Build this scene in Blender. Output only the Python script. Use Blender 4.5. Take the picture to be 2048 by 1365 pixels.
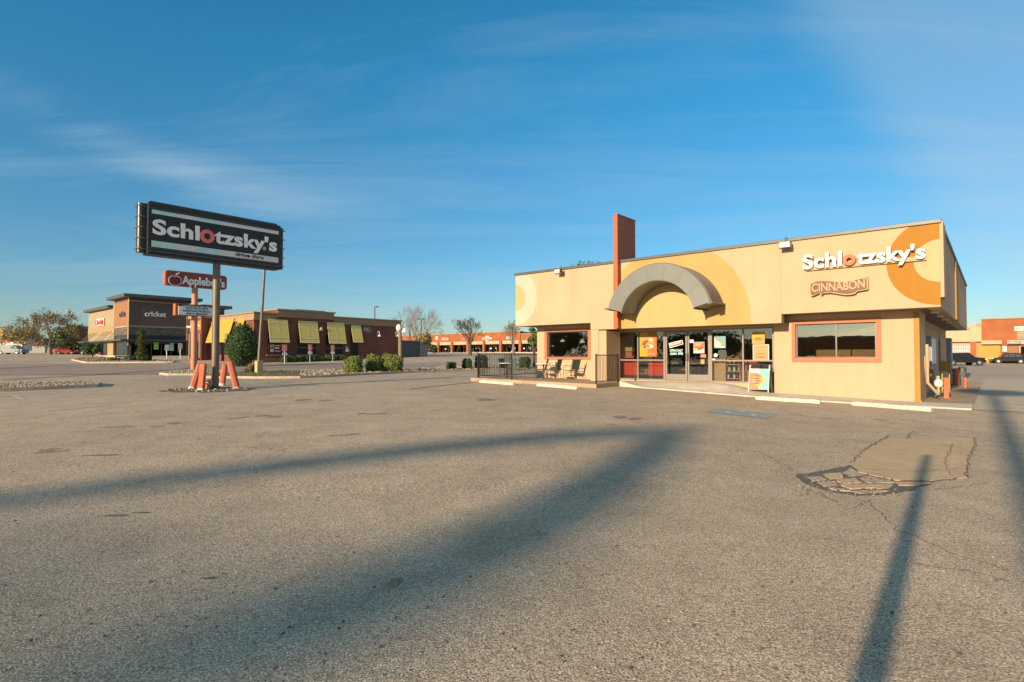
import bpy, bmesh, math, random
from mathutils import Vector, Matrix
for o in list(bpy.data.objects): bpy.data.objects.remove(o, do_unlink=True)
scn = bpy.context.scene
col = scn.collection
rad = math.radians

# ---------------------------------------------------------------- camera
F = 1109.0; EYE = 1.65; PITCH = math.atan(29.5 / F)
cam = bpy.data.cameras.new('camera'); camo = bpy.data.objects.new('camera', cam); col.objects.link(camo)
camo.location = (0, 0, EYE); camo.rotation_euler = (rad(90) + PITCH, 0, 0)
cam.sensor_width = 36; cam.lens = 36 * F / 2048; cam.clip_start = 0.05; cam.clip_end = 6000
scn.camera = camo

# ---------------------------------------------------------------- sun and sky
SUN_EL = rad(15.5); SUN_DIR = Vector((-0.642 * math.cos(SUN_EL), -0.767 * math.cos(SUN_EL), math.sin(SUN_EL)))
sl = bpy.data.lights.new('sun', 'SUN'); sl.energy = 5.0; sl.angle = rad(0.5); sl.color = (1.0, 0.80, 0.56)
so = bpy.data.objects.new('sun', sl); col.objects.link(so)
so.rotation_euler = (-SUN_DIR).to_track_quat('-Z', 'Y').to_euler()
scn.view_settings.view_transform = 'Standard'; scn.view_settings.look = 'None'
scn.view_settings.gamma = 1.0; scn.view_settings.exposure = 0.62
W = bpy.data.worlds.new('World'); scn.world = W; W.use_nodes = True
nt = W.node_tree; nt.nodes.clear()
def N(t, k, **kw):
    n = t.nodes.new(k)
    for a, b in kw.items(): setattr(n, a, b)
    return n
out = N(nt, 'ShaderNodeOutputWorld'); bg = N(nt, 'ShaderNodeBackground'); bg.inputs[1].default_value = 0.106
sky = N(nt, 'ShaderNodeTexSky', sky_type='NISHITA', sun_disc=False, sun_elevation=SUN_EL,
        sun_rotation=rad(219.9), altitude=100, air_density=1.0, dust_density=0.35, ozone_density=2.2)
hs = N(nt, 'ShaderNodeHueSaturation'); hs.inputs['Saturation'].default_value = 1.1; hs.inputs['Value'].default_value = 1.0
tc = N(nt, 'ShaderNodeTexCoord')
sepz = N(nt, 'ShaderNodeSeparateXYZ'); nt.links.new(tc.outputs['Generated'], sepz.inputs[0])
el = N(nt, 'ShaderNodeMapRange'); el.inputs[1].default_value = 0.0; el.inputs[2].default_value = 0.45; nt.links.new(sepz.outputs[2], el.inputs[0])
air = N(nt, 'ShaderNodeMix', data_type='RGBA'); nt.links.new(el.outputs[0], air.inputs[0]); air.inputs[6].default_value = (0.56, 0.62, 0.70, 1); air.inputs[7].default_value = (0.50, 0.98, 1.06, 1)
grade = N(nt, 'ShaderNodeMix', data_type='RGBA', blend_type='MULTIPLY'); grade.inputs[0].default_value = 1; nt.links.new(sky.outputs[0], grade.inputs[6]); nt.links.new(air.outputs[2], grade.inputs[7])
nt.links.new(grade.outputs[2], hs.inputs['Color'])
# thin cirrus: noise on the direction, projected on a high flat layer
sep = N(nt, 'ShaderNodeSeparateXYZ'); nt.links.new(tc.outputs['Generated'], sep.inputs[0])
mx = N(nt, 'ShaderNodeMath', operation='MAXIMUM'); nt.links.new(sep.outputs[2], mx.inputs[0]); mx.inputs[1].default_value = 0.02
ad = N(nt, 'ShaderNodeMath', operation='ADD'); nt.links.new(mx.outputs[0], ad.inputs[0]); ad.inputs[1].default_value = 0.12
dx = N(nt, 'ShaderNodeMath', operation='DIVIDE'); nt.links.new(sep.outputs[0], dx.inputs[0]); nt.links.new(ad.outputs[0], dx.inputs[1])
dy = N(nt, 'ShaderNodeMath', operation='DIVIDE'); nt.links.new(sep.outputs[1], dy.inputs[0]); nt.links.new(ad.outputs[0], dy.inputs[1])
cmb = N(nt, 'ShaderNodeCombineXYZ'); nt.links.new(dx.outputs[0], cmb.inputs[0]); nt.links.new(dy.outputs[0], cmb.inputs[1])
mp = N(nt, 'ShaderNodeMapping'); nt.links.new(cmb.outputs[0], mp.inputs[0])
mp.inputs['Rotation'].default_value = (0, 0, rad(24)); mp.inputs['Scale'].default_value = (0.35, 1.3, 1); mp.inputs['Location'].default_value = (3.1, 1.7, 0)
nz = N(nt, 'ShaderNodeTexNoise'); nz.inputs['Scale'].default_value = 1.1; nz.inputs['Detail'].default_value = 11; nz.inputs['Roughness'].default_value = 0.66; nz.inputs['Distortion'].default_value = 0.9
nt.links.new(mp.outputs[0], nz.inputs['Vector'])
cr = N(nt, 'ShaderNodeMapRange'); cr.inputs[1].default_value = 0.44; cr.inputs[2].default_value = 0.76; cr.inputs[3].default_value = 0; cr.inputs[4].default_value = 0.26
nt.links.new(nz.outputs[0], cr.inputs[0])
# a broad soft veil towards the right of the sky
mp2 = N(nt, 'ShaderNodeMapping'); nt.links.new(cmb.outputs[0], mp2.inputs[0]); mp2.inputs['Scale'].default_value = (0.5, 0.28, 1); mp2.inputs['Rotation'].default_value = (0, 0, rad(-20))
nz2 = N(nt, 'ShaderNodeTexNoise'); nz2.inputs['Scale'].default_value = 1.2; nz2.inputs['Detail'].default_value = 5; nz2.inputs['Roughness'].default_value = 0.5
nt.links.new(mp2.outputs[0], nz2.inputs['Vector'])
def M2(op, a, b=None, c=None):
    n = N(nt, 'ShaderNodeMath', operation=op)
    for i, x in enumerate((a, b, c)):
        if x is None: continue
        if isinstance(x, (int, float)): n.inputs[i].default_value = x
        else: nt.links.new(x, n.inputs[i])
    return n.outputs[0]
yy = M2('MAXIMUM', sep.outputs[1], 0.05); uu = M2('DIVIDE', sep.outputs[0], yy); ww = M2('DIVIDE', sep.outputs[2], yy)
v1 = N(nt, 'ShaderNodeMath', operation='ADD'); nt.links.new(M2('MULTIPLY_ADD', ww, 0.7, uu), v1.inputs[0]); nt.links.new(M2('MULTIPLY', nz2.outputs[0], 0.22), v1.inputs[1])
band = M2('ABSOLUTE', M2('SUBTRACT', ww, M2('MULTIPLY_ADD', M2('MULTIPLY', uu, uu), 0.29, 0.235)))
bm_ = N(nt, 'ShaderNodeMapRange'); bm_.interpolation_type = 'SMOOTHSTEP'; bm_.inputs[1].default_value = 0.07; bm_.inputs[2].default_value = 0.0; bm_.inputs[3].default_value = 0; bm_.inputs[4].default_value = 0.34; nt.links.new(band, bm_.inputs[0])
lf = N(nt, 'ShaderNodeMapRange'); lf.interpolation_type = 'SMOOTHSTEP'; lf.inputs[1].default_value = -0.1; lf.inputs[2].default_value = -0.6; nt.links.new(uu, lf.inputs[0])
streak = M2('MULTIPLY', M2('MULTIPLY', bm_.outputs[0], lf.outputs[0]), M2('MULTIPLY_ADD', nz.outputs[0], 2.6, -0.8))
cr2 = N(nt, 'ShaderNodeMapRange'); cr2.inputs[1].default_value = 0.97; cr2.inputs[2].default_value = 1.17; cr2.inputs[3].default_value = 0; cr2.inputs[4].default_value = 0.26
cr2.interpolation_type = 'SMOOTHSTEP'
nt.links.new(v1.outputs[0], cr2.inputs[0])
sm = N(nt, 'ShaderNodeMath', operation='ADD', use_clamp=True); nt.links.new(cr.outputs[0], sm.inputs[0]); nt.links.new(M2('ADD', cr2.outputs[0], streak), sm.inputs[1])
mixc = N(nt, 'ShaderNodeMix', data_type='RGBA'); nt.links.new(sm.outputs[0], mixc.inputs[0]); nt.links.new(hs.outputs[0], mixc.inputs[6])
mixc.inputs[7].default_value = (3.3, 4.1, 4.6, 1)
nt.links.new(mixc.outputs[2], bg.inputs[0]); nt.links.new(bg.outputs[0], out.inputs[0])

# ---------------------------------------------------------------- where things stand
def ray(px, py):
    cx = (px - 1024) / F; cy = (682.5 - py) / F; c, s = math.cos(PITCH), math.sin(PITCH)
    return Vector((cx, c - cy * s, s + cy * c))
def at(px, py, Y):
    d = ray(px, py); t = Y / d.y
    return Vector((0, 0, EYE)) + d * t
def lerp_tab(tab, y):
    if y <= tab[0][0]: return tab[0][1]
    for (a, b), (c, d) in zip(tab, tab[1:]):
        if y <= c:
            t = (y - a) / (c - a); return b + (d - b) * t
    return tab[-1][1]
TL = [(0, 0), (8, 0), (21.5, .36), (28, .42), (36, .47), (44, .54), (60, .84), (80, 1.62), (110, 1.95), (166, 2.5), (260, 3.0), (6000, 3.0)]
TR = [(0, 0), (10, 0), (18, .08), (28, .12), (60, .14), (84, .2), (100, .6), (166, 1.5), (260, 3.0), (6000, 3.0)]
def G0(x, y):
    if y <= 0: return 0.0
    a = x / max(y, 1); t = min(1, max(0, (a - 0.05) / 0.55)); t = t * t * (3 - 2 * t)
    return lerp_tab(TL, y) * (1 - t) + lerp_tab(TR, y) * t
def G(x, y):
    s = 0.0
    w = 1.5 + max(0, y) * 0.06
    for q, k in ((-1, .25), (0, .5), (1, .25)): s += k * G0(x, y + q * w)
    return s
def gp(px, py):
    d = ray(px, py); t = 1.0; e = Vector((0, 0, EYE)); prev = 0
    while t < 400:
        p = e + d * t
        if p.z <= G(p.x, p.y):
            lo, hi = prev, t
            for _ in range(30):
                m = (lo + hi) / 2; p = e + d * m
                if p.z <= G(p.x, p.y): hi = m
                else: lo = m
            return e + d * hi
        prev = t; t *= 1.01
    return e + d * 400
UX = Vector((0.75401, -0.65687, 0)); UY = Vector((0.65687, 0.75401, 0)); ROT = math.atan2(-0.65687, 0.75401)
class Frame:
    """a building's own axes: X runs right along the front, Y goes back"""
    def __init__(s, px, Y, z=0.0, rot=None):
        s.r = ROT if rot is None else rot
        s.o = Vector(((px - 1024) / F * Y, Y, z)); s.X = Vector((math.cos(s.r), math.sin(s.r), 0)); s.Y = Vector((-math.sin(s.r), math.cos(s.r), 0))
    def front(s, px, py, v):
        d = ray(px, py); e = Vector((0, 0, EYE)); t = (v - (e - s.o).dot(s.Y)) / d.dot(s.Y); p = e + d * t
        return (p - s.o).dot(s.X), p.z
    def w(s, x, y, z=0): return Vector((s.o.x, s.o.y, 0)) + s.X * x + s.Y * y + Vector((0, 0, z))
    def l(s, p):
        q = Vector(p) - s.o
        return q.dot(s.X), q.dot(s.Y)

# ---------------------------------------------------------------- materials
def princ(name):
    m = bpy.data.materials.new(name); m.use_nodes = True; t = m.node_tree; b = t.nodes['Principled BSDF']; return m, t, b
def setp(b, **k):
    for a, v in k.items():
        n = {'rough': 'Roughness', 'metal': 'Metallic', 'spec': 'Specular IOR Level'}[a]; b.inputs[n].default_value = v
def mat(name, c, rough=0.7, var=0.12, scale=3.0, bump=0.0, bscale=60.0, metal=0.0, dirt=0.0, c2=None, spec=0.4, stretch=(1, 1, 1)):
    m, t, b = princ(name); setp(b, rough=rough, metal=metal, spec=spec)
    tcn = N(t, 'ShaderNodeTexCoord'); mpn = N(t, 'ShaderNodeMapping'); mpn.inputs['Scale'].default_value = stretch
    t.links.new(tcn.outputs['Object'], mpn.inputs[0])
    n1 = N(t, 'ShaderNodeTexNoise'); n1.inputs['Scale'].default_value = scale; n1.inputs['Detail'].default_value = 6; n1.inputs['Roughness'].default_value = 0.6
    t.links.new(mpn.outputs[0], n1.inputs['Vector'])
    mr = N(t, 'ShaderNodeMapRange'); mr.inputs[1].default_value = 0.3; mr.inputs[2].default_value = 0.7
    t.links.new(n1.outputs[0], mr.inputs[0])
    mix = N(t, 'ShaderNodeMix', data_type='RGBA'); t.links.new(mr.outputs[0], mix.inputs[0])
    a = c2 or tuple(x * (1 - var) for x in c); d = c if c2 else tuple(min(1, x * (1 + var)) for x in c)
    mix.inputs[6].default_value = (*a, 1); mix.inputs[7].default_value = (*d, 1)
    t.links.new(mix.outputs[2], b.inputs['Base Color'])
    if bump:
        n2 = N(t, 'ShaderNodeTexNoise'); n2.inputs['Scale'].default_value = bscale; n2.inputs['Detail'].default_value = 4
        t.links.new(tcn.outputs['Object'], n2.inputs['Vector'])
        bp = N(t, 'ShaderNodeBump'); bp.inputs['Strength'].default_value = min(1, bump); bp.inputs['Distance'].default_value = 0.02
        t.links.new(n2.outputs[0], bp.inputs['Height']); t.links.new(bp.outputs[0], b.inputs['Normal'])
    return m
def glass(name, tint=(0.35, 0.36, 0.36), ior=1.8, rough=0.0, wave=0.02):
    m = bpy.data.materials.new(name); m.use_nodes = True; t = m.node_tree; t.nodes.clear()
    o = N(t, 'ShaderNodeOutputMaterial'); tr = N(t, 'ShaderNodeBsdfTransparent'); tr.inputs[0].default_value = (*tint, 1)
    gl = N(t, 'ShaderNodeBsdfGlossy'); gl.inputs['Roughness'].default_value = rough; gl.inputs[0].default_value = (.95, .95, .95, 1)
    lw = N(t, 'ShaderNodeLayerWeight'); lw.inputs[0].default_value = .5; pw = N(t, 'ShaderNodeMath', operation='POWER'); t.links.new(lw.outputs['Facing'], pw.inputs[0]); pw.inputs[1].default_value = 4
    fr = N(t, 'ShaderNodeMapRange'); fr.inputs[3].default_value = ior; fr.inputs[4].default_value = .9; t.links.new(pw.outputs[0], fr.inputs[0]); mx = N(t, 'ShaderNodeMixShader')
    n2 = N(t, 'ShaderNodeTexNoise'); n2.inputs['Scale'].default_value = 1.3; tcn = N(t, 'ShaderNodeTexCoord'); t.links.new(tcn.outputs['Object'], n2.inputs['Vector'])
    bp = N(t, 'ShaderNodeBump'); bp.inputs['Strength'].default_value = 0.35; bp.inputs['Distance'].default_value = wave
    t.links.new(n2.outputs[0], bp.inputs['Height']); t.links.new(bp.outputs[0], gl.inputs['Normal'])
    t.links.new(fr.outputs[0], mx.inputs[0]); t.links.new(tr.outputs[0], mx.inputs[1]); t.links.new(gl.outputs[0], mx.inputs[2]); t.links.new(mx.outputs[0], o.inputs[0])
    return m
def leafmat(name, c1, c2, trans=0.25):
    m, t, b = princ(name); setp(b, rough=0.55, spec=0.3)
    oi = N(t, 'ShaderNodeTexCoord'); n1 = N(t, 'ShaderNodeTexNoise'); n1.inputs['Scale'].default_value = 4; n1.inputs['Detail'].default_value = 6
    n1.inputs['Roughness'].default_value = 0.8
    t.links.new(oi.outputs['Object'], n1.inputs['Vector'])
    mr = N(t, 'ShaderNodeMapRange'); mr.inputs[1].default_value = 0.33; mr.inputs[2].default_value = 0.67; t.links.new(n1.outputs[0], mr.inputs[0])
    mix = N(t, 'ShaderNodeMix', data_type='RGBA'); t.links.new(mr.outputs[0], mix.inputs[0]); mix.inputs[6].default_value = (*c1, 1); mix.inputs[7].default_value = (*c2, 1)
    t.links.new(mix.outputs[2], b.inputs['Base Color'])
    return m

M = {}
STU = (0.485, 0.325, 0.195)
M['stucco'] = mat('stucco_cream', STU, .85, .05, 1.5, .3, 140, stretch=(1.3, 1.3, .3))
M['orange'] = mat('paint_orange_trim', (0.40, 0.135, 0.055), .6, .06, 3, .1, 90)
M['amber'] = mat('paint_amber', (0.33, 0.17, 0.03), .7, .08, 3, .1, 90)
M['redfin'] = mat('paint_red_orange', (0.38, 0.095, 0.035), .6, .10, 1.2, .08, 60)
M['coping'] = mat('grey_metal_coping', (0.10, 0.10, 0.09), .45, .12, 2, .05, 20, metal=.2)
M['archgrey'] = mat('grey_painted_metal', (0.165, 0.165, 0.145), .45, .06, 1.5, .04, 30, metal=.1)
M['archdark'] = mat('brown_grey_ribbed_metal', (0.11, 0.095, 0.085), .4, .1, 2, .04, 30, metal=.2)
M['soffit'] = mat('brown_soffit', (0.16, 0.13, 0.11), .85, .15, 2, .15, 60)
M['alum'] = mat('aluminium_frame', (0.24, 0.20, 0.16), .4, .08, 5, .02, 40, metal=.2)
M['bronze'] = mat('dark_bronze_frame', (0.14, 0.11, 0.09), .35, .1, 5, .02, 40, metal=.5)
M['black'] = mat('black_paint', (0.018, 0.018, 0.018), .4, .2, 5)
M['darkgrey'] = mat('dark_grey', (0.06, 0.06, 0.058), .5, .2, 5)
M['midgrey'] = mat('mid_grey', (0.22, 0.215, 0.20), .6, .12, 4, .1)
M['white'] = mat('white_paint', (0.80, 0.78, 0.74), .5, .04, 4)
M['offwhite'] = mat('off_white_panel', (0.42, 0.40, 0.37), .5, .05, 4)
M['letterwhite'] = mat('white_letter_face', (0.48, 0.47, 0.45), .4, .03, 4)
M['red'] = mat('red_panel', (0.55, 0.045, 0.022), .5, .12, 2.5)
M['floor'] = mat('interior_floor', (0.12, 0.08, 0.05), .35, .2, 3)
M['intwall'] = mat('interior_wall', (0.20, 0.15, 0.11), .8, .2, 1)
M['intdark'] = mat('interior_dark', (0.045, 0.04, 0.038), .7, .3, 2)
M['glass'] = glass('window_glass', (.86, .86, .84), .10, wave=.003)
M['glassfar'] = glass('far_window_glass', (.25, .25, .25), .02, wave=.002)
M['glassdark'] = glass('tinted_glass', (.90, .88, .84), .19, wave=.003)
M['conc'] = mat('pale_concrete', (0.52, 0.45, 0.35), .9, .16, 2.5, .35, 45)
M['concpatio'] = mat('patio_concrete', (0.36, 0.255, 0.155), .8, .18, 1.5, .25, 45)
M['curb'] = mat('curb_concrete', (0.46, 0.37, 0.26), .9, .22, 3.5, .5, 35)
M['stop'] = mat('whitewashed_concrete', (0.66, 0.60, 0.50), .85, .0, 9, .5, 40, c2=(0.45, 0.36, 0.26))
M['steelpole'] = mat('weathered_steel_pole', (0.16, 0.12, 0.085), .5, .25, 2, .15, 25, metal=.35, stretch=(3, 3, .6))
M['redpost'] = mat('faded_red_paint_post', (0.55, 0.11, 0.045), .8, .0, 9, .6, 25, c2=(0.40, 0.15, 0.09))
M['teal'] = mat('pale_teal_panel', (0.44, 0.66, 0.60), .5, .05, 4)
M['signgrey'] = mat('pale_grey_panel', (0.66, 0.61, 0.56), .5, .05, 4)
M['pink'] = mat('coral_letter', (0.72, 0.16, 0.13), .5, .05, 4)
M['railing'] = mat('black_railing', (0.025, 0.023, 0.02), .5, .2, 8)
M['mesh'] = mat('green_grey_sling', (0.07, 0.13, 0.11), .7, .2, 12)
M['barkpale'] = mat('pale_bark', (0.22, 0.16, 0.11), .9, .3, 6, .4, 30)
M['bark'] = mat('dark_bark', (0.10, 0.075, 0.055), .9, .3, 6, .4, 30)
M['leafbud'] = leafmat('budding_leaves', (0.20, 0.16, 0.06), (0.40, 0.30, 0.10))
M['leafdark'] = leafmat('dark_green_leaves', (0.022, 0.05, 0.012), (0.07, 0.11, 0.03))
M['leafhedge'] = leafmat('hedge_leaves', (0.07, 0.11, 0.02), (0.24, 0.26, 0.06))
M['leafgreen'] = leafmat('mid_green_leaves', (0.05, 0.10, 0.02), (0.13, 0.18, 0.05))
M['leafpalm'] = leafmat('pale_green_fronds', (0.10, 0.13, 0.03), (0.26, 0.27, 0.09))
M['grass'] = leafmat('dry_grass_blades', (0.10, 0.09, 0.03), (0.34, 0.26, 0.13))
M['lawn'] = leafmat('short_grass', (0.08, 0.09, 0.025), (0.20, 0.18, 0.06))
M['soil'] = mat('mulch_soil', (0.20, 0.14, 0.085), .95, .0, 6, .6, 30, c2=(0.09, 0.065, 0.04))
M['rock'] = mat('pale_gravel_rock', (0.40, 0.32, 0.23), .9, .0, 3, .3, 20, c2=(0.20, 0.15, 0.10))
M['tyre'] = mat('tyre_rubber', (0.02, 0.02, 0.02), .8, .2, 10)
M['rim'] = mat('alloy_rim', (0.5, 0.49, 0.47), .3, .1, 10, metal=.7)
M['yellow'] = mat('yellow_paint', (0.42, 0.28, 0.03), .6, .06, 4)
M['awning'] = mat('yellow_shutter_awning', (0.68, 0.52, 0.14), .6, .08, 6)
M['awningedge'] = mat('pale_yellow_edging', (0.80, 0.70, 0.28), .6, .05, 6)
def brickmat(name, c1, c2, mortar, sc=1.0, w=0.22, h=0.075):
    m, t, b = princ(name); setp(b, rough=.85, spec=.25)
    tcn = N(t, 'ShaderNodeTexCoord'); sp = N(t, 'ShaderNodeSeparateXYZ'); t.links.new(tcn.outputs['Object'], sp.inputs[0])
    a = N(t, 'ShaderNodeMath', operation='ADD'); t.links.new(sp.outputs[0], a.inputs[0]); t.links.new(sp.outputs[1], a.inputs[1])
    cb = N(t, 'ShaderNodeCombineXYZ'); t.links.new(a.outputs[0], cb.inputs[0]); t.links.new(sp.outputs[2], cb.inputs[1])
    br = N(t, 'ShaderNodeTexBrick'); t.links.new(cb.outputs[0], br.inputs['Vector'])
    br.inputs['Scale'].default_value = sc; br.inputs['Brick Width'].default_value = w; br.inputs['Row Height'].default_value = h; br.inputs['Mortar Size'].default_value = 0.006 * (h / .075)
    br.inputs['Color1'].default_value = (*c1, 1); br.inputs['Color2'].default_value = (*c2, 1); br.inputs['Mortar'].default_value = (*mortar, 1)
    n1 = N(t, 'ShaderNodeTexNoise'); n1.inputs['Scale'].default_value = .5; n1.inputs['Detail'].default_value = 5; t.links.new(tcn.outputs['Object'], n1.inputs['Vector'])
    mr = N(t, 'ShaderNodeMapRange'); mr.inputs[1].default_value = .3; mr.inputs[2].default_value = .7; mr.inputs[3].default_value = .82; mr.inputs[4].default_value = 1.12; t.links.new(n1.outputs[0], mr.inputs[0])
    mu = N(t, 'ShaderNodeMix', data_type='RGBA', blend_type='MULTIPLY'); mu.inputs[0].default_value = 1; t.links.new(br.outputs[0], mu.inputs[6]); t.links.new(mr.outputs[0], mu.inputs[7])
    t.links.new(mu.outputs[2], b.inputs['Base Color'])
    return m
M['brick'] = brickmat('red_brown_brick', (.165, .058, .034), (.20, .07, .04), (.16, .09, .065))
M['brickmall'] = brickmat('orange_brown_stucco', (.33, .105, .042), (.31, .098, .038), (.32, .10, .04), h=.6, w=1.2)
M['stone'] = brickmat('stacked_stone', (.22, .165, .13), (.11, .08, .065), (.06, .05, .04), h=.14, w=.55)
M['tan'] = mat('tan_stucco', (0.33, 0.22, 0.11), .85, .06, 1, .2, 80)
M['beige'] = mat('beige_stucco', (0.32, 0.25, 0.15), .85, .06, 1, .2, 80)
M['brownst'] = mat('brown_stucco', (0.13, 0.085, 0.068), .85, .08, 1, .2, 80)
M['tanst'] = mat('clay_stucco', (0.28, 0.13, 0.06), .85, .06, 1, .2, 80)
M['trimtan'] = mat('tan_cornice', (0.32, 0.21, 0.12), .8, .08, 1, .1, 80)
M['lgreen'] = mat('lime_green_poster', (0.25, 0.62, 0.05), .5, .1, 5)
M['maroon'] = mat('maroon_banner', (0.11, 0.02, 0.018), .5, .1, 5)
M['signred'] = mat('dark_red_sign_face', (0.26, 0.055, 0.045), .5, .1, 3)
M['signorange'] = mat('orange_sign_edge', (0.42, 0.12, 0.03), .5, .06, 3)
M['blue'] = mat('faded_blue_paint', (0.17, 0.26, 0.28), .9, .0, 8, .4, 60, c2=(0.34, 0.33, 0.28))
M['fadewhite'] = mat('faded_white_paint', (0.60, 0.56, 0.47), .9, .0, 14, .3, 60, c2=(0.30, 0.26, 0.21))

# ---------------------------------------------------------------- mesh builder
class MB:
    def __init__(s): s.v = []; s.f = []; s.mi = []; s.m = 0
    def face(s, pts):
        i = len(s.v); s.v += [tuple(p) for p in pts]; s.f.append(tuple(range(i, i + len(pts)))); s.mi.append(s.m)
    def idx(s, vs, fs):
        i = len(s.v); s.v += [tuple(p) for p in vs]
        for f in fs: s.f.append(tuple(i + k for k in f)); s.mi.append(s.m)
    def box(s, x0, x1, y0, y1, z0, z1):
        if x0 > x1: x0, x1 = x1, x0
        if y0 > y1: y0, y1 = y1, y0
        if z0 > z1: z0, z1 = z1, z0
        s.idx([(x0, y0, z0), (x1, y0, z0), (x1, y1, z0), (x0, y1, z0), (x0, y0, z1), (x1, y0, z1), (x1, y1, z1), (x0, y1, z1)],
              [(0, 3, 2, 1), (4, 5, 6, 7), (0, 1, 5, 4), (1, 2, 6, 5), (2, 3, 7, 6), (3, 0, 4, 7)]); return s
    def prism(s, poly, y0, y1):
        """poly of (x,z), extruded from y0 to y1"""
        n = len(poly); vs = [(x, y0, z) for x, z in poly] + [(x, y1, z) for x, z in poly]
        s.idx(vs, [tuple(range(n)), tuple(range(2 * n - 1, n - 1, -1))] + [((i + 1) % n, i, i + n, (i + 1) % n + n) for i in range(n)]); return s
    def slab(s, poly, z0, z1):
        """poly of (x,y), extruded up"""
        n = len(poly); vs = [(x, y, z0) for x, y in poly] + [(x, y, z1) for x, y in poly]
        s.idx(vs, [tuple(range(n - 1, -1, -1)), tuple(range(n, 2 * n))] + [(i, (i + 1) % n, (i + 1) % n + n, i + n) for i in range(n)]); return s
    def tube(s, pts, rs, n=8, cap=True):
        pts = [Vector(p) for p in pts]
        if not hasattr(rs, '__len__'): rs = [rs] * len(pts)
        base = len(s.v); pu = None
        for i, p in enumerate(pts):
            d = (pts[min(i + 1, len(pts) - 1)] - pts[max(i - 1, 0)]).normalized()
            if pu is None: pu = d.orthogonal().normalized()
            u = (pu - d * pu.dot(d)).normalized(); pu = u; w = d.cross(u)
            for k in range(n):
                a = 2 * math.pi * k / n; s.v.append(tuple(p + (u * math.cos(a) + w * math.sin(a)) * rs[i]))
        for i in range(len(pts) - 1):
            for k in range(n):
                k2 = (k + 1) % n; s.f.append((base + i * n + k, base + i * n + k2, base + (i + 1) * n + k2, base + (i + 1) * n + k)); s.mi.append(s.m)
        if cap:
            s.f.append(tuple(base + k for k in range(n - 1, -1, -1))); s.mi.append(s.m)
            s.f.append(tuple(base + (len(pts) - 1) * n + k for k in range(n))); s.mi.append(s.m)
        return s
    def sqtube(s, p0, p1, w, d=None):
        p0 = Vector(p0); p1 = Vector(p1); d = d or w; ax = (p1 - p0).normalized()
        u = ax.cross(Vector((0, 0, 1)));
        if u.length < 1e-3: u = Vector((1, 0, 0))
        u.normalize(); q = ax.cross(u); vs = []
        for p in (p0, p1):
            for a, b in ((-1, -1), (1, -1), (1, 1), (-1, 1)): vs.append(p + u * a * w / 2 + q * b * d / 2)
        s.idx(vs, [(0, 1, 2, 3), (7, 6, 5, 4), (1, 0, 4, 5), (2, 1, 5, 6), (3, 2, 6, 7), (0, 3, 7, 4)]); return s
    def ring(s, cx, cz, r, R, y0, y1, a0=0, a1=2 * math.pi, n=40):
        closed = abs(a1 - a0 - 2 * math.pi) < 1e-6
        for i in range(n):
            t0 = a0 + (a1 - a0) * i / n; t1 = a0 + (a1 - a0) * (i + 1) / n
            P = lambda q, t, y: (cx + q * math.cos(t), y, cz + q * math.sin(t))
            s.face([P(r, t0, y0), P(R, t0, y0), P(R, t1, y0), P(r, t1, y0)]); s.face([P(r, t1, y1), P(R, t1, y1), P(R, t0, y1), P(r, t0, y1)])
            s.face([P(R, t0, y0), P(R, t0, y1), P(R, t1, y1), P(R, t1, y0)])
            if r > 0: s.face([P(r, t1, y0), P(r, t1, y1), P(r, t0, y1), P(r, t0, y0)])
        if not closed and r > 0:
            for t in (a0, a1): s.face([P(r, t, y0), P(R, t, y0), P(R, t, y1), P(r, t, y1)])
        return s
    def ball(s, c, rx, ry=None, rz=None, n=10, m=6, f=None):
        ry = ry or rx; rz = rz or rx; base = len(s.v)
        for i in range(m + 1):
            th = math.pi * i / m
            for k in range(n):
                ph = 2 * math.pi * k / n; q = 1 if f is None else f(th, ph)
                s.v.append((c[0] + rx * q * math.sin(th) * math.cos(ph), c[1] + ry * q * math.sin(th) * math.sin(ph), c[2] + rz * q * math.cos(th)))
        for i in range(m):
            for k in range(n):
                k2 = (k + 1) % n; s.f.append((base + i * n + k, base + (i + 1) * n + k, base + (i + 1) * n + k2, base + i * n + k2)); s.mi.append(s.m)
        return s
    def build(s, name, mats, parent=None, loc=(0, 0, 0), rz=0, smooth=False, bevel=0, label=None):
        me = bpy.data.meshes.new(name); me.from_pydata(s.v, [], s.f)
        if not isinstance(mats, (list, tuple)): mats = [mats]
        for q in mats: me.materials.append(q)
        me.polygons.foreach_set('material_index', s.mi)
        bm = bmesh.new(); bm.from_mesh(me)
        bmesh.ops.remove_doubles(bm, verts=bm.verts, dist=1e-5)
        if not getattr(s, 'nonorm', False): bmesh.ops.recalc_face_normals(bm, faces=bm.faces)
        bm.to_mesh(me); bm.free()
        if smooth:
            me.polygons.foreach_set('use_smooth', [True] * len(me.polygons))
            me.set_sharp_from_angle(angle=rad(smooth if smooth > 1 else 40))
        o = bpy.data.objects.new(name, me); col.objects.link(o); o.location = loc; o.rotation_euler = (0, 0, rz)
        if parent: o.parent = parent
        if bevel:
            b = o.modifiers.new('bevel', 'BEVEL'); b.width = bevel; b.segments = 2; b.limit_method = 'ANGLE'; b.angle_limit = rad(50)
        if label: o['label'] = label
        return o
def tag(o, label, cat, group=None, kind=None):
    o['label'] = label; o['category'] = cat
    if group: o['group'] = group
    if kind: o['kind'] = kind
    return o
def thing(name, label, cat, loc=(0, 0, 0), rz=0, group=None):
    o = bpy.data.objects.new(name, None); col.objects.link(o); o.empty_display_size = .2
    o.location = loc; o.rotation_euler = (0, 0, rz); return tag(o, label, cat, group)
def struct(o): o['kind'] = 'structure'; return o
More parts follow.
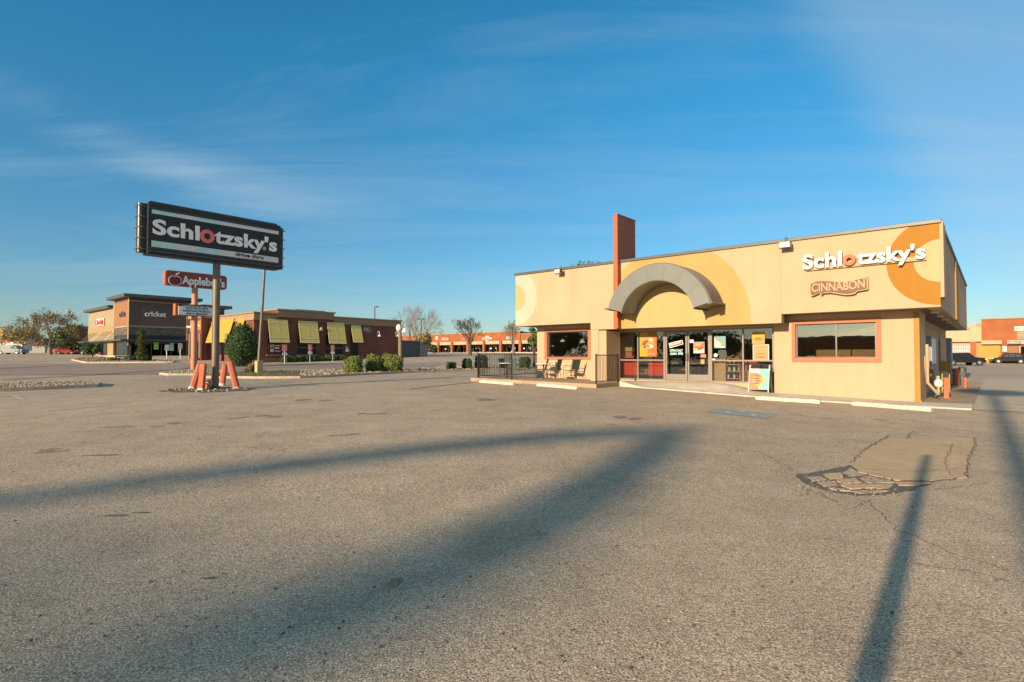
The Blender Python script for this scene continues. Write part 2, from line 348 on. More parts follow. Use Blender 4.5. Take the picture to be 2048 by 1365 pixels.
def copy_thing(root, loc, rz=None, label=None, scale=None):
    r = root.copy(); col.objects.link(r); r.location = loc
    if rz is not None: r.rotation_euler = (0, 0, rz)
    if scale: r.scale = scale
    if label: r['label'] = label
    for ch in list(root.children):
        c = ch.copy(); col.objects.link(c); c.parent = r
        for g in ch.children:
            d = g.copy(); col.objects.link(d); d.parent = c
    return r
def text(name, s, x0, x1, z0, z1, y, m, parent=None, depth=0.01, bold=0.02, shear=0.0, spacing=1.0, hold=None, res=3, label=None):
    """lettering in the XZ plane, facing -Y, stretched to the box; '~~~' gives strokes too far off to read"""
    if s[0] == '~':
        R = random.Random(len(s) + int(abs(x0) * 10)); mb = MB(); n = len(s); cw = (x1 - x0) / n; H = z1 - z0; t = min(cw * .28, H * .2)
        for i in range(n):
            a = x0 + i * cw; b = a + cw * .78; k = R.random(); mb.box(a, a + t, y - depth, y, z0, z1 if k < .7 else z0 + H * .7)
            zz = z0 + H * R.choice((.0, .4, .8)); mb.box(a + t, b, y - depth, y, zz, zz + H * .18)
            if k < .5: mb.box(b - t, b, y - depth * .99, y, z0 + H * .2, z0 + H * R.uniform(.5, .78))
        return mb.build(name, m, parent, label=label)
    cu = bpy.data.curves.new(name, 'FONT'); cu.body = s; cu.size = 1; cu.offset = bold; cu.extrude = .5; cu.resolution_u = res; cu.shear = shear; cu.space_character = spacing
    ob = bpy.data.objects.new(name, cu); col.objects.link(ob)
    dg = bpy.context.evaluated_depsgraph_get(); dg.update()
    me = bpy.data.meshes.new_from_object(ob.evaluated_get(dg)); bpy.data.objects.remove(ob, do_unlink=True)
    xs = [v.co.x for v in me.vertices]; ys = [v.co.y for v in me.vertices]
    ax, bx, ay, by = min(xs), max(xs), min(ys), max(ys)
    for v in me.vertices:
        x, yy, z = v.co
        v.co = (x0 + (x - ax) / (bx - ax) * (x1 - x0), y - (z + .5) * depth, z0 + (yy - ay) / (by - ay) * (z1 - z0))
    me.materials.clear(); me.materials.append(m); me.name = name
    o = bpy.data.objects.new(name, me); col.objects.link(o)
    if parent: o.parent = parent
    if label: o['label'] = label
    return o
# ---------------------------------------------------------------- ground
def asphalt(name, c, c2, grain=1.0, cracks=1.0, stain=1.0, bumpk=1.0):
    m, t, b = princ(name); setp(b, rough=.88, spec=.25)
    tcn = N(t, 'ShaderNodeTexCoord'); co = tcn.outputs['Object']
    def noise(sc, det, ro=.6, vec=co, dist=0):
        n = N(t, 'ShaderNodeTexNoise'); n.inputs['Scale'].default_value = sc; n.inputs['Detail'].default_value = det; n.inputs['Roughness'].default_value = ro
        n.inputs['Distortion'].default_value = dist; t.links.new(vec, n.inputs['Vector']); return n.outputs[0]
    def rng(x, a, bb, c0, d0):
        n = N(t, 'ShaderNodeMapRange'); n.inputs[1].default_value = a; n.inputs[2].default_value = bb; n.inputs[3].default_value = c0; n.inputs[4].default_value = d0
        t.links.new(x, n.inputs[0]); return n.outputs[0]
    def mul(x, y):
        n = N(t, 'ShaderNodeMath', operation='MULTIPLY'); t.links.new(x, n.inputs[0])
        if isinstance(y, float): n.inputs[1].default_value = y
        else: t.links.new(y, n.inputs[1])
        return n.outputs[0]
    big = rng(noise(.09, 6, .62), .32, .68, 0, 1)
    mix = N(t, 'ShaderNodeMix', data_type='RGBA'); t.links.new(big, mix.inputs[0]); mix.inputs[6].default_value = (*c, 1); mix.inputs[7].default_value = (*c2, 1)
    med = rng(noise(1.1, 6, .7, dist=.4), .3, .72, 1 - .14 * stain, 1 + .12 * stain)
    fine = noise(78, 2.5, .7); ag = rng(fine, .36, .66, 1 - .72 * grain * .8, 1 + .72 * grain * .8)
    vo = N(t, 'ShaderNodeTexVoronoi'); vo.inputs['Scale'].default_value = 55; t.links.new(co, vo.inputs['Vector'])
    vs = N(t, 'ShaderNodeSeparateColor'); t.links.new(vo.outputs['Color'], vs.inputs[0]); st = rng(vs.outputs[0], 0, 1, 1 - .25 * grain, 1 + .25 * grain)
    f = mul(mul(med, ag), st)
    # cracks
    wob = N(t, 'ShaderNodeTexNoise'); wob.inputs['Scale'].default_value = 1.2; wob.inputs['Detail'].default_value = 5; t.links.new(co, wob.inputs['Vector'])
    vm = N(t, 'ShaderNodeVectorMath', operation='MULTIPLY_ADD'); t.links.new(wob.outputs[1], vm.inputs[0]); vm.inputs[1].default_value = (.9, .9, .9); t.links.new(co, vm.inputs[2])
    v2 = N(t, 'ShaderNodeTexVoronoi', feature='DISTANCE_TO_EDGE'); v2.inputs['Scale'].default_value = .24; t.links.new(vm.outputs[0], v2.inputs['Vector'])
    msk = rng(noise(.25, 3), .50, .66, 0, .008)
    dv = N(t, 'ShaderNodeMath', operation='SUBTRACT'); t.links.new(msk, dv.inputs[0]); t.links.new(v2.outputs[0], dv.inputs[1])
    ck = rng(dv.outputs[0], 0, .004, 1, 1 - .38 * cracks); f = mul(f, ck)
    v3 = N(t, 'ShaderNodeTexVoronoi', feature='DISTANCE_TO_EDGE'); v3.inputs['Scale'].default_value = 2.1; t.links.new(vm.outputs[0], v3.inputs['Vector'])
    d3 = N(t, 'ShaderNodeMath', operation='SUBTRACT'); t.links.new(rng(noise(.33, 4, .6), .55, .70, 0, .035), d3.inputs[0]); t.links.new(v3.outputs[0], d3.inputs[1])
    f = mul(f, rng(d3.outputs[0], 0, .02, 1, 1 - .34 * cracks))
    # oil and patch spots
    sp = rng(noise(.8, 3, .5, dist=1.5), .70, .76, 1, 1 - .30 * stain); f = mul(f, sp)
    mu = N(t, 'ShaderNodeMix', data_type='RGBA', blend_type='MULTIPLY'); mu.inputs[0].default_value = 1; t.links.new(mix.outputs[2], mu.inputs[6]); t.links.new(f, mu.inputs[7])
    t.links.new(mu.outputs[2], b.inputs['Base Color'])
    hsum = N(t, 'ShaderNodeMath', operation='MULTIPLY_ADD'); t.links.new(fine, hsum.inputs[0]); hsum.inputs[1].default_value = 1.0; t.links.new(mul(ck, 0.6), hsum.inputs[2])
    h2 = N(t, 'ShaderNodeMath', operation='MULTIPLY_ADD'); t.links.new(noise(22, 3), h2.inputs[0]); h2.inputs[1].default_value = .8; t.links.new(hsum.outputs[0], h2.inputs[2])
    bp = N(t, 'ShaderNodeBump'); bp.inputs['Strength'].default_value = min(1, .75 * bumpk); bp.inputs['Distance'].default_value = .016
    t.links.new(h2.outputs[0], bp.inputs['Height']); t.links.new(bp.outputs[0], b.inputs['Normal'])
    return m
M['lot'] = asphalt('weathered_asphalt', (.575, .425, .285), (.445, .33, .22), grain=1.1, bumpk=1.3, stain=1.3)
M['lotred'] = asphalt('reddish_asphalt', (.33, .235, .175), (.42, .305, .225), cracks=1.6)
M['drive'] = asphalt('pale_concrete_drive', (.55, .44, .33), (.47, .38, .28), grain=.45, cracks=1.0, bumpk=.4)
M['oil'] = asphalt('oil_stained_asphalt', (.34, .25, .17), (.29, .215, .15), grain=1.2, bumpk=1.2)
M['sealed'] = asphalt('dark_tar_asphalt', (.13, .11, .09), (.20, .165, .13), grain=.8, cracks=.5)
M['patchm'] = asphalt('tan_patch_asphalt', (.62, .42, .24), (.46, .32, .19), grain=.5, cracks=.4)

xs = sorted(set([i * 1.0 for i in range(-40, 61)] + [-3000, -1500, -800, -400, -250, -180, -140, -110, -90, -75, -65, -57, -51, -47, -43] + [62, 65, 69, 74, 80, 87, 95, 105, 118, 135, 160, 200, 260, 400, 800, 1500, 3000]))
ys = sorted(set([i * 1.0 for i in range(-4, 71)] + [-400, -150, -70, -30, -12] + [72, 75, 78, 82, 86, 91, 97, 104, 112, 121, 131, 142, 155, 170, 190, 215, 250, 300, 400, 600, 1000, 1800, 3500]))
mb = MB(); nx = len(xs)
vv = [(x, y, G(x, y)) for y in ys for x in xs]
ff = [(j * nx + i, j * nx + i + 1, (j + 1) * nx + i + 1, (j + 1) * nx + i) for j in range(len(ys) - 1) for i in range(nx - 1)]
mb.idx(vv, ff); g = mb.build('ground', M['lot'], smooth=80); struct(g)
def sheet(name, pts, m, off=.012, n=14, k=14, kind='structure', jag=0.0, parent=None):
    """a thin layer over the ground between four world corners"""
    a, b, c, d = [Vector((p[0], p[1], 0)) for p in pts]; mb = MB(); R = random.Random(len(name)); vs = []
    for j in range(k + 1):
        for i in range(n + 1):
            s, t = i / n, j / k; p = (a * (1 - s) + b * s) * (1 - t) + (d * (1 - s) + c * s) * t
            if jag and (i in (0, n) or j in (0, k)): p += Vector((R.uniform(-jag, jag), R.uniform(-jag, jag), 0))
            vs.append((p.x, p.y, G(p.x, p.y) + off))
    mb.idx(vs, [(j * (n + 1) + i, j * (n + 1) + i + 1, (j + 1) * (n + 1) + i + 1, (j + 1) * (n + 1) + i) for j in range(k) for i in range(n)])
    o = mb.build(name, m, smooth=80)
    if kind: o['kind'] = kind
    return o
def q(*pp): return [gp(*p) for p in pp]
# neighbour's reddish lot beyond the island, and the concrete drive on the right
a_ = gp(-60, 762); b_ = gp(640, 741.5)
sheet('neighbour_lot', [(-75, 27, 0), (-7.5, 37.5, 0), (-7, 58, 0), (-85, 58, 0)], M['lotred'], off=.02, n=50, k=26)
def drivepoly():
    C = Frame(1840, 18.1)
    return [C.w(1.3, -1.2), C.w(7.5, -1.2), C.w(7.5, 26), C.w(1.3, 26)]
sheet('concrete_drive', drivepoly(), M['drive'], off=.012, n=16, k=40)

# ---------------------------------------------------------------- the sandwich restaurant
B = Frame(1840, 18.1); BX = lambda px, v, py=700: B.front(px, py, v)[0]
rest = thing('restaurant_building', 'long cream stucco restaurant with a grey half-ring canopy, red-orange fin and painted rings', 'restaurant', B.o, ROT)
ZB, ZM, ZT = 3.15, 2.83, 5.73         # soffit, lower mid fascia, top of stucco
XL = BX(1031, -1.0); XR = 0.62; BACK = 20.0
XC = [BX(1563, -1.0, 645), BX(1181, -1.0, 650)]   # where the fascia drops lower
# fascia with painted rings: rings are paint on the stucco
def fascia_mat():
    m, t, b = princ('fascia_stucco_with_painted_rings'); setp(b, rough=.85, spec=.25)
    tcn = N(t, 'ShaderNodeTexCoord'); sp = N(t, 'ShaderNodeSeparateXYZ'); t.links.new(tcn.outputs['Object'], sp.inputs[0])
    n1 = N(t, 'ShaderNodeTexNoise'); n1.inputs['Scale'].default_value = .9; n1.inputs['Detail'].default_value = 6; t.links.new(tcn.outputs['Object'], n1.inputs['Vector'])
    mr = N(t, 'ShaderNodeMapRange'); mr.inputs[1].default_value = .3; mr.inputs[2].default_value = .7; mr.inputs[3].default_value = .94; mr.inputs[4].default_value = 1.05; t.links.new(n1.outputs[0], mr.inputs[0])
    cur = None
    base = (*STU, 1)
    def dist(cx, cz):
        cm = N(t, 'ShaderNodeCombineXYZ'); t.links.new(sp.outputs[0], cm.inputs[0]); t.links.new(sp.outputs[2], cm.inputs[1])
        d = N(t, 'ShaderNodeVectorMath', operation='DISTANCE'); t.links.new(cm.outputs[0], d.inputs[0]); d.inputs[1].default_value = (cx, cz, 0); return d.outputs['Value']
    def step(x, v, op='LESS_THAN'):
        n = N(t, 'ShaderNodeMath', operation=op); t.links.new(x, n.inputs[0]); n.inputs[1].default_value = v; return n.outputs[0]
    def mulm(a, c):
        n = N(t, 'ShaderNodeMath', operation='MULTIPLY'); t.links.new(a, n.inputs[0]); t.links.new(c, n.inputs[1]); return n.outputs[0]
    def lay(prev, mask, c):
        n = N(t, 'ShaderNodeMix', data_type='RGBA'); t.links.new(mask, n.inputs[0])
        if prev is None: n.inputs[6].default_value = base
        else: t.links.new(prev, n.inputs[6])
        n.inputs[7].default_value = (*c, 1); return n.outputs[2]
    d1 = dist(-8.2, 3.05); right_of_fin = step(sp.outputs[0], -10.45, 'GREATER_THAN')
    cur = lay(cur, mulm(step(d1, 3.2), right_of_fin), (.435, .275, .10)); cur = lay(cur, step(d1, 1.53), (.44, .32, .14))
    d2 = dist(.62, 4.58); cur = lay(cur, step(d2, 1.37), (.34, .152, .024)); cur = lay(cur, step(d2, .655), (.45, .345, .18))
    d3 = dist(XL, 4.58); cur = lay(cur, step(d3, 1.38), (.46, .39, .29)); cur = lay(cur, step(d3, .65), (.43, .315, .15))
    # rain streaks under the coping
    mp_ = N(t, 'ShaderNodeMapping'); mp_.inputs['Scale'].default_value = (1.6, 1.6, .12); t.links.new(tcn.outputs['Object'], mp_.inputs[0])
    n2 = N(t, 'ShaderNodeTexNoise'); n2.inputs['Scale'].default_value = 1.5; n2.inputs['Detail'].default_value = 4; t.links.new(mp_.outputs[0], n2.inputs['Vector'])
    m2 = N(t, 'ShaderNodeMapRange'); m2.inputs[1].default_value = .55; m2.inputs[2].default_value = .8; m2.inputs[3].default_value = 1; m2.inputs[4].default_value = .91; t.links.new(n2.outputs[0], m2.inputs[0])
    mm = mulm(mr.outputs[0], m2.outputs[0])
    mu = N(t, 'ShaderNodeMix', data_type='RGBA', blend_type='MULTIPLY'); mu.inputs[0].default_value = 1; t.links.new(cur, mu.inputs[6]); t.links.new(mm, mu.inputs[7])
    t.links.new(mu.outputs[2], b.inputs['Base Color'])
    n3 = N(t, 'ShaderNodeTexNoise'); n3.inputs['Scale'].default_value = 130; t.links.new(tcn.outputs['Object'], n3.inputs['Vector'])
    bp = N(t, 'ShaderNodeBump'); bp.inputs['Strength'].default_value = .25; bp.inputs['Distance'].default_value = .01; t.links.new(n3.outputs[0], bp.inputs['Height']); t.links.new(bp.outputs[0], b.inputs['Normal'])
    return m
M['fascia'] = fascia_mat()
T = .35
mb = MB(); mb.box(XL, XC[1], -1, -1 + T, ZB, ZT); mb.box(XC[1], XC[0], -1, -1 + T, ZM, ZT); mb.box(XC[0], XR, -1, -1 + T, ZB, ZT)
mb.build('fascia', M['fascia'], rest, bevel=.01)
mb = MB(); mb.box(XR - T, XR - .003, -1 + T, BACK, ZB, ZT)
o = mb.build('side_fascia', M['stucco'], rest)
mb = MB(); mb.box(XL + .003, XL + T, -1 + T, BACK, ZB, ZT); mb.box(XL + T, XR - T, BACK - T, BACK, ZB, ZT); mb.build('rear_fascia', M['stucco'], rest)
# a tall pale crown panel leaning at the right end, and a brown stripe further back
mb = MB(); mb.box(XR, XR + .05, 7.3, 8.6, ZB + .02, ZT - .1); mb.build('painted_stripe', M['amber'], rest, label='brown vertical stripe on the shaded side fascia')
mb = MB(); mb.box(XR, XR + .09, -.985, .1, ZB + .3, ZT + .06); mb.build('corner_panel', M['stucco'], rest)
# coping
mb = MB(); mb.box(XL - .04, XR + .05, -1.06, -.6, ZT + .003, ZT + .12); mb.box(XR - .4, XR + .05, -.6, BACK, ZT + .003, ZT + .12); mb.box(XL - .04, XL + .4, -.6, BACK, ZT + .003, ZT + .12)
mb.build('coping', M['coping'], rest, bevel=.01)
mb = MB(); mb.box(XL + T, XR - T, -1 + T, BACK - T, 5.0, 5.1); mb.build('roof', M['midgrey'], rest)
# soffit sheets
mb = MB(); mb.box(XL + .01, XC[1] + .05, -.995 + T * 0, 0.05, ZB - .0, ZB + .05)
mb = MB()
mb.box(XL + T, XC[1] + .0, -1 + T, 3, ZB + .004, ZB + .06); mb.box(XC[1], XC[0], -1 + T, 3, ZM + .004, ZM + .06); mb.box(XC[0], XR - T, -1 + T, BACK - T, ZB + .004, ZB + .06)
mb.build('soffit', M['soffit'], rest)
for i in range(4): mb = MB(); mb.box(.32 - .1, .32 + .1, 1.2 + i * 2.6, 1.45 + i * 2.6, ZB - .035, ZB + .003); mb.build('soffit_light', M['white'], rest)
# right front block
XS0 = BX(1548, 0); XW = [B.front(1583.3, 642, 0), B.front(1763.5, 725.4, 0)]
def wall_with_window(x0, x1, z0, z1, wx0, wx1, wz0, wz1, y0, y1, name='front_wall', m=None):
    mb = MB(); mb.box(x0, wx0, y0, y1, z0, z1); mb.box(wx1, x1, y0, y1, z0, z1); mb.box(wx0, wx1, y0, y1, z0, wz0); mb.box(wx0, wx1, y0, y1, wz1, z1)
    return mb.build(name, m or M['stucco'], rest)
def orange_window(px0, py0, px1, py1, ipx0, ipy0, ipx1, ipy1, v, mull=None):
    a = B.front(px0, py0, v); c = B.front(px1, py1, v); i0 = B.front(ipx0, ipy0, v); i1 = B.front(ipx1, ipy1, v)
    x0, x1, z1, z0 = a[0], c[0], a[1], c[1]; ix0, ix1, iz1, iz0 = i0[0], i1[0], i0[1], i1[1]
    mb = MB(); y0, y1 = v - .035, v + .12
    mb.box(x0, ix0, y0, v, z0, z1); mb.box(ix1, x1, y0, v, z0, z1); mb.box(ix0, ix1, y0, v, z0, iz0); mb.box(ix0, ix1, y0, v, iz1, z1)
    mb.box(ix0 - .01, ix0, v, v + .2, iz0, iz1); mb.box(ix1, ix1 + .01, v, v + .2, iz0, iz1); mb.box(ix0, ix1, v, v + .2, iz1, iz1 + .01); mb.box(ix0, ix1, v, v + .2, iz0 - .01, iz0)
    w = mb.build('window', M['orange'], rest, bevel=.004)
    mb = MB(); e = .045; ya, yb = v + .09, v + .15
    mb.box(ix0, ix0 + e, ya, yb, iz0, iz1); mb.box(ix1 - e, ix1, ya, yb, iz0, iz1); mb.box(ix0 + e, ix1 - e, ya, yb, iz1 - e, iz1); mb.box(ix0 + e, ix1 - e, ya, yb, iz0, iz0 + e)
    if mull: mb.box(mull - .022, mull + .022, ya, yb, iz0 + e, iz1 - e)
    mb.build('frame', M['bronze'], w)
    mb = MB(); mb.box(ix0 + .02, ix1 - .02, v + .115, v + .125, iz0 + .02, iz1 - .02); mb.build('pane', M['glassdark'], w)
    return ix0, ix1, iz0, iz1
XWL0 = BX(1074.5, 0); XWL1 = BX(1183, 0)
r = orange_window(1583.3, 642, 1763.5, 725.4, 1590.5, 649.8, 1753, 717, 0, mull=BX(1671.5, 0))
wall_with_window(XS0, 0, -.3, ZB + .003, *r, -.0, .2)
r2 = orange_window(1089.4, 660, 1181.3, 720, 1094.5, 665, 1176.4, 715, 0)
wall_with_window(XWL0, XWL1 + .5, .2, ZB + .003, *r2, -.0, .2)
mb = MB(); mb.box(XS0 - .0, -.16, -.05, -.002, ZB - .1, ZB + .002); mb.build('trim', M['stucco'], rest, bevel=.006); mb = MB(); mb.box(XWL0 - .03, XWL1, -.05, -.002, ZB - .1, ZB + .002); mb.build('trim', M['stucco'], rest, bevel=.006)
mb = MB(); mb.box(-.155, .0, -.03, .12, -.2, ZB - .1); mb.box(-.19, .03, -.06, .14, .0, .2); mb.build('corner_trim', M['amber'], rest, bevel=.008)
# pier left of the shop front
XP0, XP1 = BX(1181, -1), BX(1212, -1); XP2 = BX(1197, -1)
mb = MB(); mb.box(XP0, XP2, -.997, .25, .3, ZM - .003); mb.box(XP2, XP1, -.97, .25, .3, ZM - .05); mb.build('pier', M['stucco'], rest, bevel=.008)
# body: side, rear, inner walls
mb = MB(); mb.box(-.2, .0, .2, 2.2, -.3, ZB); mb.box(-.55, -.35, 2.2, BACK - .5, -.3, ZB); mb.box(-.55, 0, 2.0, 2.2, -.3, ZB)
mb.box(XWL0, XWL0 + .2, .2, BACK - .5, .2, ZB); mb.box(XWL0, -.55, BACK - .6, BACK - .4, .2, ZB)
mb.build('side_wall', M['stucco'], rest)
mb = MB(); mb.box(XWL0 + .2, -.57, 7.0, 7.1, .5, ZM); mb.box(-4.3, -4.2, .3, 7, .5, ZM); mb.build('inner_wall', M['intwall'], rest)
mb = MB(); mb.box(XWL0 + .2, -.57, .36, 7.0, .45, .575); mb.build('inner_floor', M['floor'], rest)
mb = MB(); mb.box(XWL0 + .2, -.57, .36, 7.0, ZM - .02, ZM); mb.build('ceiling', M['intdark'], rest)
mb = MB(); mb.box(XP1 - .2, XS0 + .2, .24, .4, ZM - .07, ZM + .0); mb.box(XP1 - .2, XS0 + .2, .25, .42, .15, .565); mb.build('front_base', M['stucco'], rest)
# ---- shop front
SV = .30
sx = {k: B.front(k, 700, SV)[0] for k in (1230, 1276.5, 1329.5, 1333.5, 1373.6, 1376.6, 1418, 1422.5, 1486.6, 1548)}
SZ0, SZ1 = .57, 2.76; RZ = B.front(1300, 720.7, SV)[1]
sf = MB(); w = .028
def vbar(x, z0=SZ0, z1=SZ1, ww=w): sf.box(x - ww, x + ww, SV - .05, SV + .05, z0, z1)
XD0, XD1 = sx[1329.5], sx[1422.5]
for x in (sx[1230], sx[1276.5], sx[1486.6]): vbar(x)
vbar(XD0, ww=.045); vbar(XD1, ww=.045); vbar(sx[1548] - .02)
for a, b in ((sx[1230], sx[1276.5]), (sx[1276.5], XD0), (XD1, sx[1486.6]), (sx[1486.6], sx[1548])):
    o_ = .028 if a != XD1 else .045; p_ = .045 if b == XD0 else .028
    for z in ((SZ0, SZ0 + .06), (RZ - .03, RZ + .03), (SZ1 - .05, SZ1)): sf.box(a + o_, b - p_, SV - .045, SV + .045, *z)
sf.box(XD0 + .045, XD1 - .045, SV - .045, SV + .045, SZ1 - .06, SZ1)
front = sf.build('shop_front', M['alum'], rest, bevel=.004)
for a, b in ((sx[1230], sx[1276.5]), (sx[1276.5], XD0), (XD1, sx[1486.6]), (sx[1486.6], sx[1548])):
    mb = MB(); mb.box(a + .02, b - .02, SV - .004, SV + .004, SZ0 + .03, SZ1 - .02); mb.build('pane', M['glass'], front)
xm = (sx[1373.6] + sx[1376.6]) / 2
doors = []
for a, b, hs_ in ((XD0 + .05, xm - .012, 1), (xm + .012, XD1 - .05, -1)):
    mb = MB(); y0, y1 = SV - .03, SV + .03; z0, z1 = SZ0 + .01, SZ1 - .07
    mb.box(a, a + .07, y0, y1, z0, z1); mb.box(b - .07, b, y0, y1, z0, z1); mb.box(a + .07, b - .07, y0, y1, z1 - .07, z1); mb.box(a + .07, b - .07, y0, y1, z0, z0 + .28)
    d = mb.build('door', M['midgrey'] if 0 else M['alum'], rest, bevel=.004); doors.append(d)
    mb = MB(); mb.box(a + .06, b - .06, SV - .004, SV + .004, z0 + .27, z1 - .06); mb.build('pane', M['glass'], d)
    hx = b - .04 if hs_ > 0 else a + .04
    mb = MB(); mb.tube([(hx, SV - .03, 1.42), (hx, SV - .10, 1.45), (hx, SV - .10, 1.72), (hx, SV - .03, 1.75)], .012, 6); mb.build('handle', M['black'], d, smooth=60)
def rect(mb, px0, py0, px1, py1, v, th=.006):
    a = B.front(px0, py0, v); c = B.front(px1, py1, v); mb.box(a[0], c[0], v - th, v, c[1], a[1]); return a[0], c[0], c[1], a[1]
# writing on the doors
mb = MB(); x0, z1 = B.front(1338.5, 686, SV - .012); x1, z0 = B.front(1364.5, 696, SV - .012)
sg = MB(); sg.m = 0
def tilt(pts, y): sg.face([(p[0], y, p[1]) for p in pts])
P4 = lambda l, v: [B.front(a, b, v) for a, b in l]
sg.m = 0; tilt(P4([(1337.5, 687), (1364.5, 680.5), (1366.5, 689), (1339.5, 696.5)], SV - .012), SV - .012)
sg.m = 1; tilt(P4([(1338.6, 688), (1363.8, 682), (1365.4, 688.5), (1340.2, 695)], SV - .014), SV - .014)
sg.nonorm = True
d0 = doors[0]
sg.build('sticker', [M['white'], M['red']], d0)
tx = text('lettering', "Schlotzsky's", 0, .5, 0, .1, 0, M['white'], d0, .002, .03)
c0 = P4([(1340.2, 693.3)], SV - .016)[0]; ang = math.atan2(B.front(1364, 687, SV)[1] - c0[1], B.front(1364, 687, SV)[0] - c0[0])
for v in tx.data.vertices:
    x, y, z = v.co; v.co = (c0[0] + x * 1.02 * math.cos(ang) - z * math.sin(ang), SV - .016 + y, c0[1] + .0 + x * 1.02 * math.sin(ang) + z * math.cos(ang))
l0 = B.front(1339.5, 704, SV - .01); l1 = B.front(1365.5, 698.8, SV - .01)
text('lettering', 'OPEN DAILY', l0[0], l1[0], l0[1], l1[1], SV - .008, M['teal'], d0, .002, .03)
l0 = B.front(1340.5, 710.5, SV - .01); l1 = B.front(1365.5, 705.2, SV - .01)
text('lettering', '10AM- 9PM', l0[0], l1[0], l0[1], l1[1], SV - .008, M['teal'], d0, .002, .03)
# writing, stickers and posters on the glass
def poster(label, px0, py0, px1, py1, mats, art, v=SV - .012, y=None):
    a = B.front(px0, py0, v); c = B.front(px1, py1, v); W_, H_ = c[0] - a[0], a[1] - c[1]
    o = thing('poster', label, 'poster', B.w(a[0], v - .008, c[1]), ROT, 'posters on the restaurant glass')
    mb = MB(); mb.m = 0; mb.box(0, W_, 0, .006, 0, H_); mb.build('sheet', mats[0], o)
    mb = MB(); art(mb, W_, H_); mb.nonorm = True; mb.build('print', mats[1:], o)
    return o, W_, H_
def fq(mb, x0, x1, z0, z1, y=-.002): mb.face([(x0, y, z0), (x1, y, z0), (x1, y, z1), (x0, y, z1)])
def fdisc(mb, cx, cz, r, y=-.003, n=22, wob=0, seed=1, rz=None):
    R = random.Random(seed); rz = rz or r
    mb.face([(cx + r * (1 + R.uniform(-wob, wob)) * math.cos(2 * math.pi * i / n), y, cz + rz * (1 + R.uniform(-wob, wob)) * math.sin(2 * math.pi * i / n)) for i in range(n)])
PO = mat('poster_orange', (.45, .12, .02), .4, .08, 8); PY = mat('poster_yellow', (.48, .27, .02), .4, .06, 8); PB = mat('poster_brown', (.20, .06, .02), .5, .4, 30)
PT = mat('poster_tan', (.36, .24, .09), .4, .1, 8); PG = mat('poster_teal', (.14, .32, .31), .4, .06, 8); PW = mat('poster_white', (.46, .44, .40), .4, .05, 8); PF = mat('poster_food', (.45, .22, .05), .5, .3, 25)
def art1(mb, w, h):
    mb.m = 0; fq(mb, w * .48, w, 0, h)
    mb.m = 1; fdisc(mb, w * .5, h * .55, w * .36, -.004)
    R = random.Random(4)
    for i in range(9): mb.m = 2 if i % 2 else 3; fdisc(mb, w * R.uniform(.22, .75), h * R.uniform(.36, .74), w * R.uniform(.07, .17), -.005 - i * .0006, 9, .3, i, w * R.uniform(.04, .08))
    mb.m = 3
    for i in range(5): fq(mb, w * (.55 + i * .07), w * (.59 + i * .07), h * .1, h * .13, -.004)
poster('tall poster, yellow left half and orange right half with a round plate of food', 1279.3, 664.7, 1313.7, 713.6, [PY, PO, PF, PB, PW], art1)
def art2(mb, w, h):
    mb.m = 0; fq(mb, w * .03, w * .97, h * .42, h * .97); mb.m = 1
    for i in range(3): fq(mb, w * .12, w * (.8 - i * .1), h * (.86 - i * .1), h * (.90 - i * .1), -.003)
    R = random.Random(2)
    for i in range(7): mb.m = 2 if i % 2 else 3; fdisc(mb, w * R.uniform(.15, .85), h * R.uniform(.25, .5), w * .12, -.004 - i * .0006, 9, .3, i, w * .07)
poster('small orange poster with a white lower band on the right-hand glass door', 1387, 684.5, 1409, 707, [PW, PO, PW, PF, PB], art2, SV - .04)
def art3(mb, w, h):
    mb.m = 0; mb.face([(0, -.002, h * .1), (w * .9, -.002, 0), (w * .7, -.002, h * .3), (0, -.002, h * .9)]); mb.m = 1
    for i in range(3): fq(mb, w * .1, w * (.5 + .08 * i), h * (.84 - i * .13), h * (.88 - i * .13), -.003)
    mb.m = 2; fdisc(mb, w * .75, h * .33, w * .13, -.004, 9, .3, 3, w * .22)
poster('square mint green poster with orange writing beside the doors', 1428.5, 673.3, 1451.5, 696.5, [PG, PW, PO, PF], art3)
def art4(mb, w, h):
    mb.m = 0; fdisc(mb, w * .52, h * .35, w * .38, -.003, 16, .05, 1, h * .24); mb.m = 1
    for i in range(5): fdisc(mb, w * (.3 + i * .1), h * (.35 + .05 * (i % 3)), w * .07, -.004 - i * .0005, 8, .3, i)
    fq(mb, w * .1, w * .45, h * .82, h * .85)
poster('square yellow poster with a bowl of food at the top of the last pane', 1504, 664, 1529.5, 688, [PY, PF, PB, PW], art4)
def art5(mb, w, h):
    mb.m = 2; fq(mb, w * .06, w * .94, h * .04, h * .95, -.001); mb.m = 0
    for i in range(3): fdisc(mb, w * .5, h * (.12 + i * .12), w * .4, -.004 - i * .001, 18, .12, i, h * .07)
    mb.m = 1; fdisc(mb, w * .45, h * .2, w * .3, -.008, 12, .2, 8, h * .03); fdisc(mb, w * .5, h * .42, w * .28, -.0085, 12, .2, 9, h * .02); fq(mb, w * .25, w * .75, h * .58, h * .59, -.004); fq(mb, w * .3, w * .7, h * .86, h * .87, -.004)
poster('larger tan poster of a stacked sandwich below the yellow one', 1505.5, 689.5, 1538.5, 721, [PW, PF, PB, PT], art5)
for r_, v_, m_, l_ in (((1379.5, 680, 1387, 686), SV - .012, M['white'], 'small white sticker'), ((1401.5, 709, 1412, 715.5), SV - .042, M['pink'], 'red sticker'), ((1401.3, 719, 1409, 728.5), SV - .042, PT, 'cream sticker')):
    st = MB(); rect(st, *r_, v_, .004); st.build('sticker', m_, doors[1], label=l_)
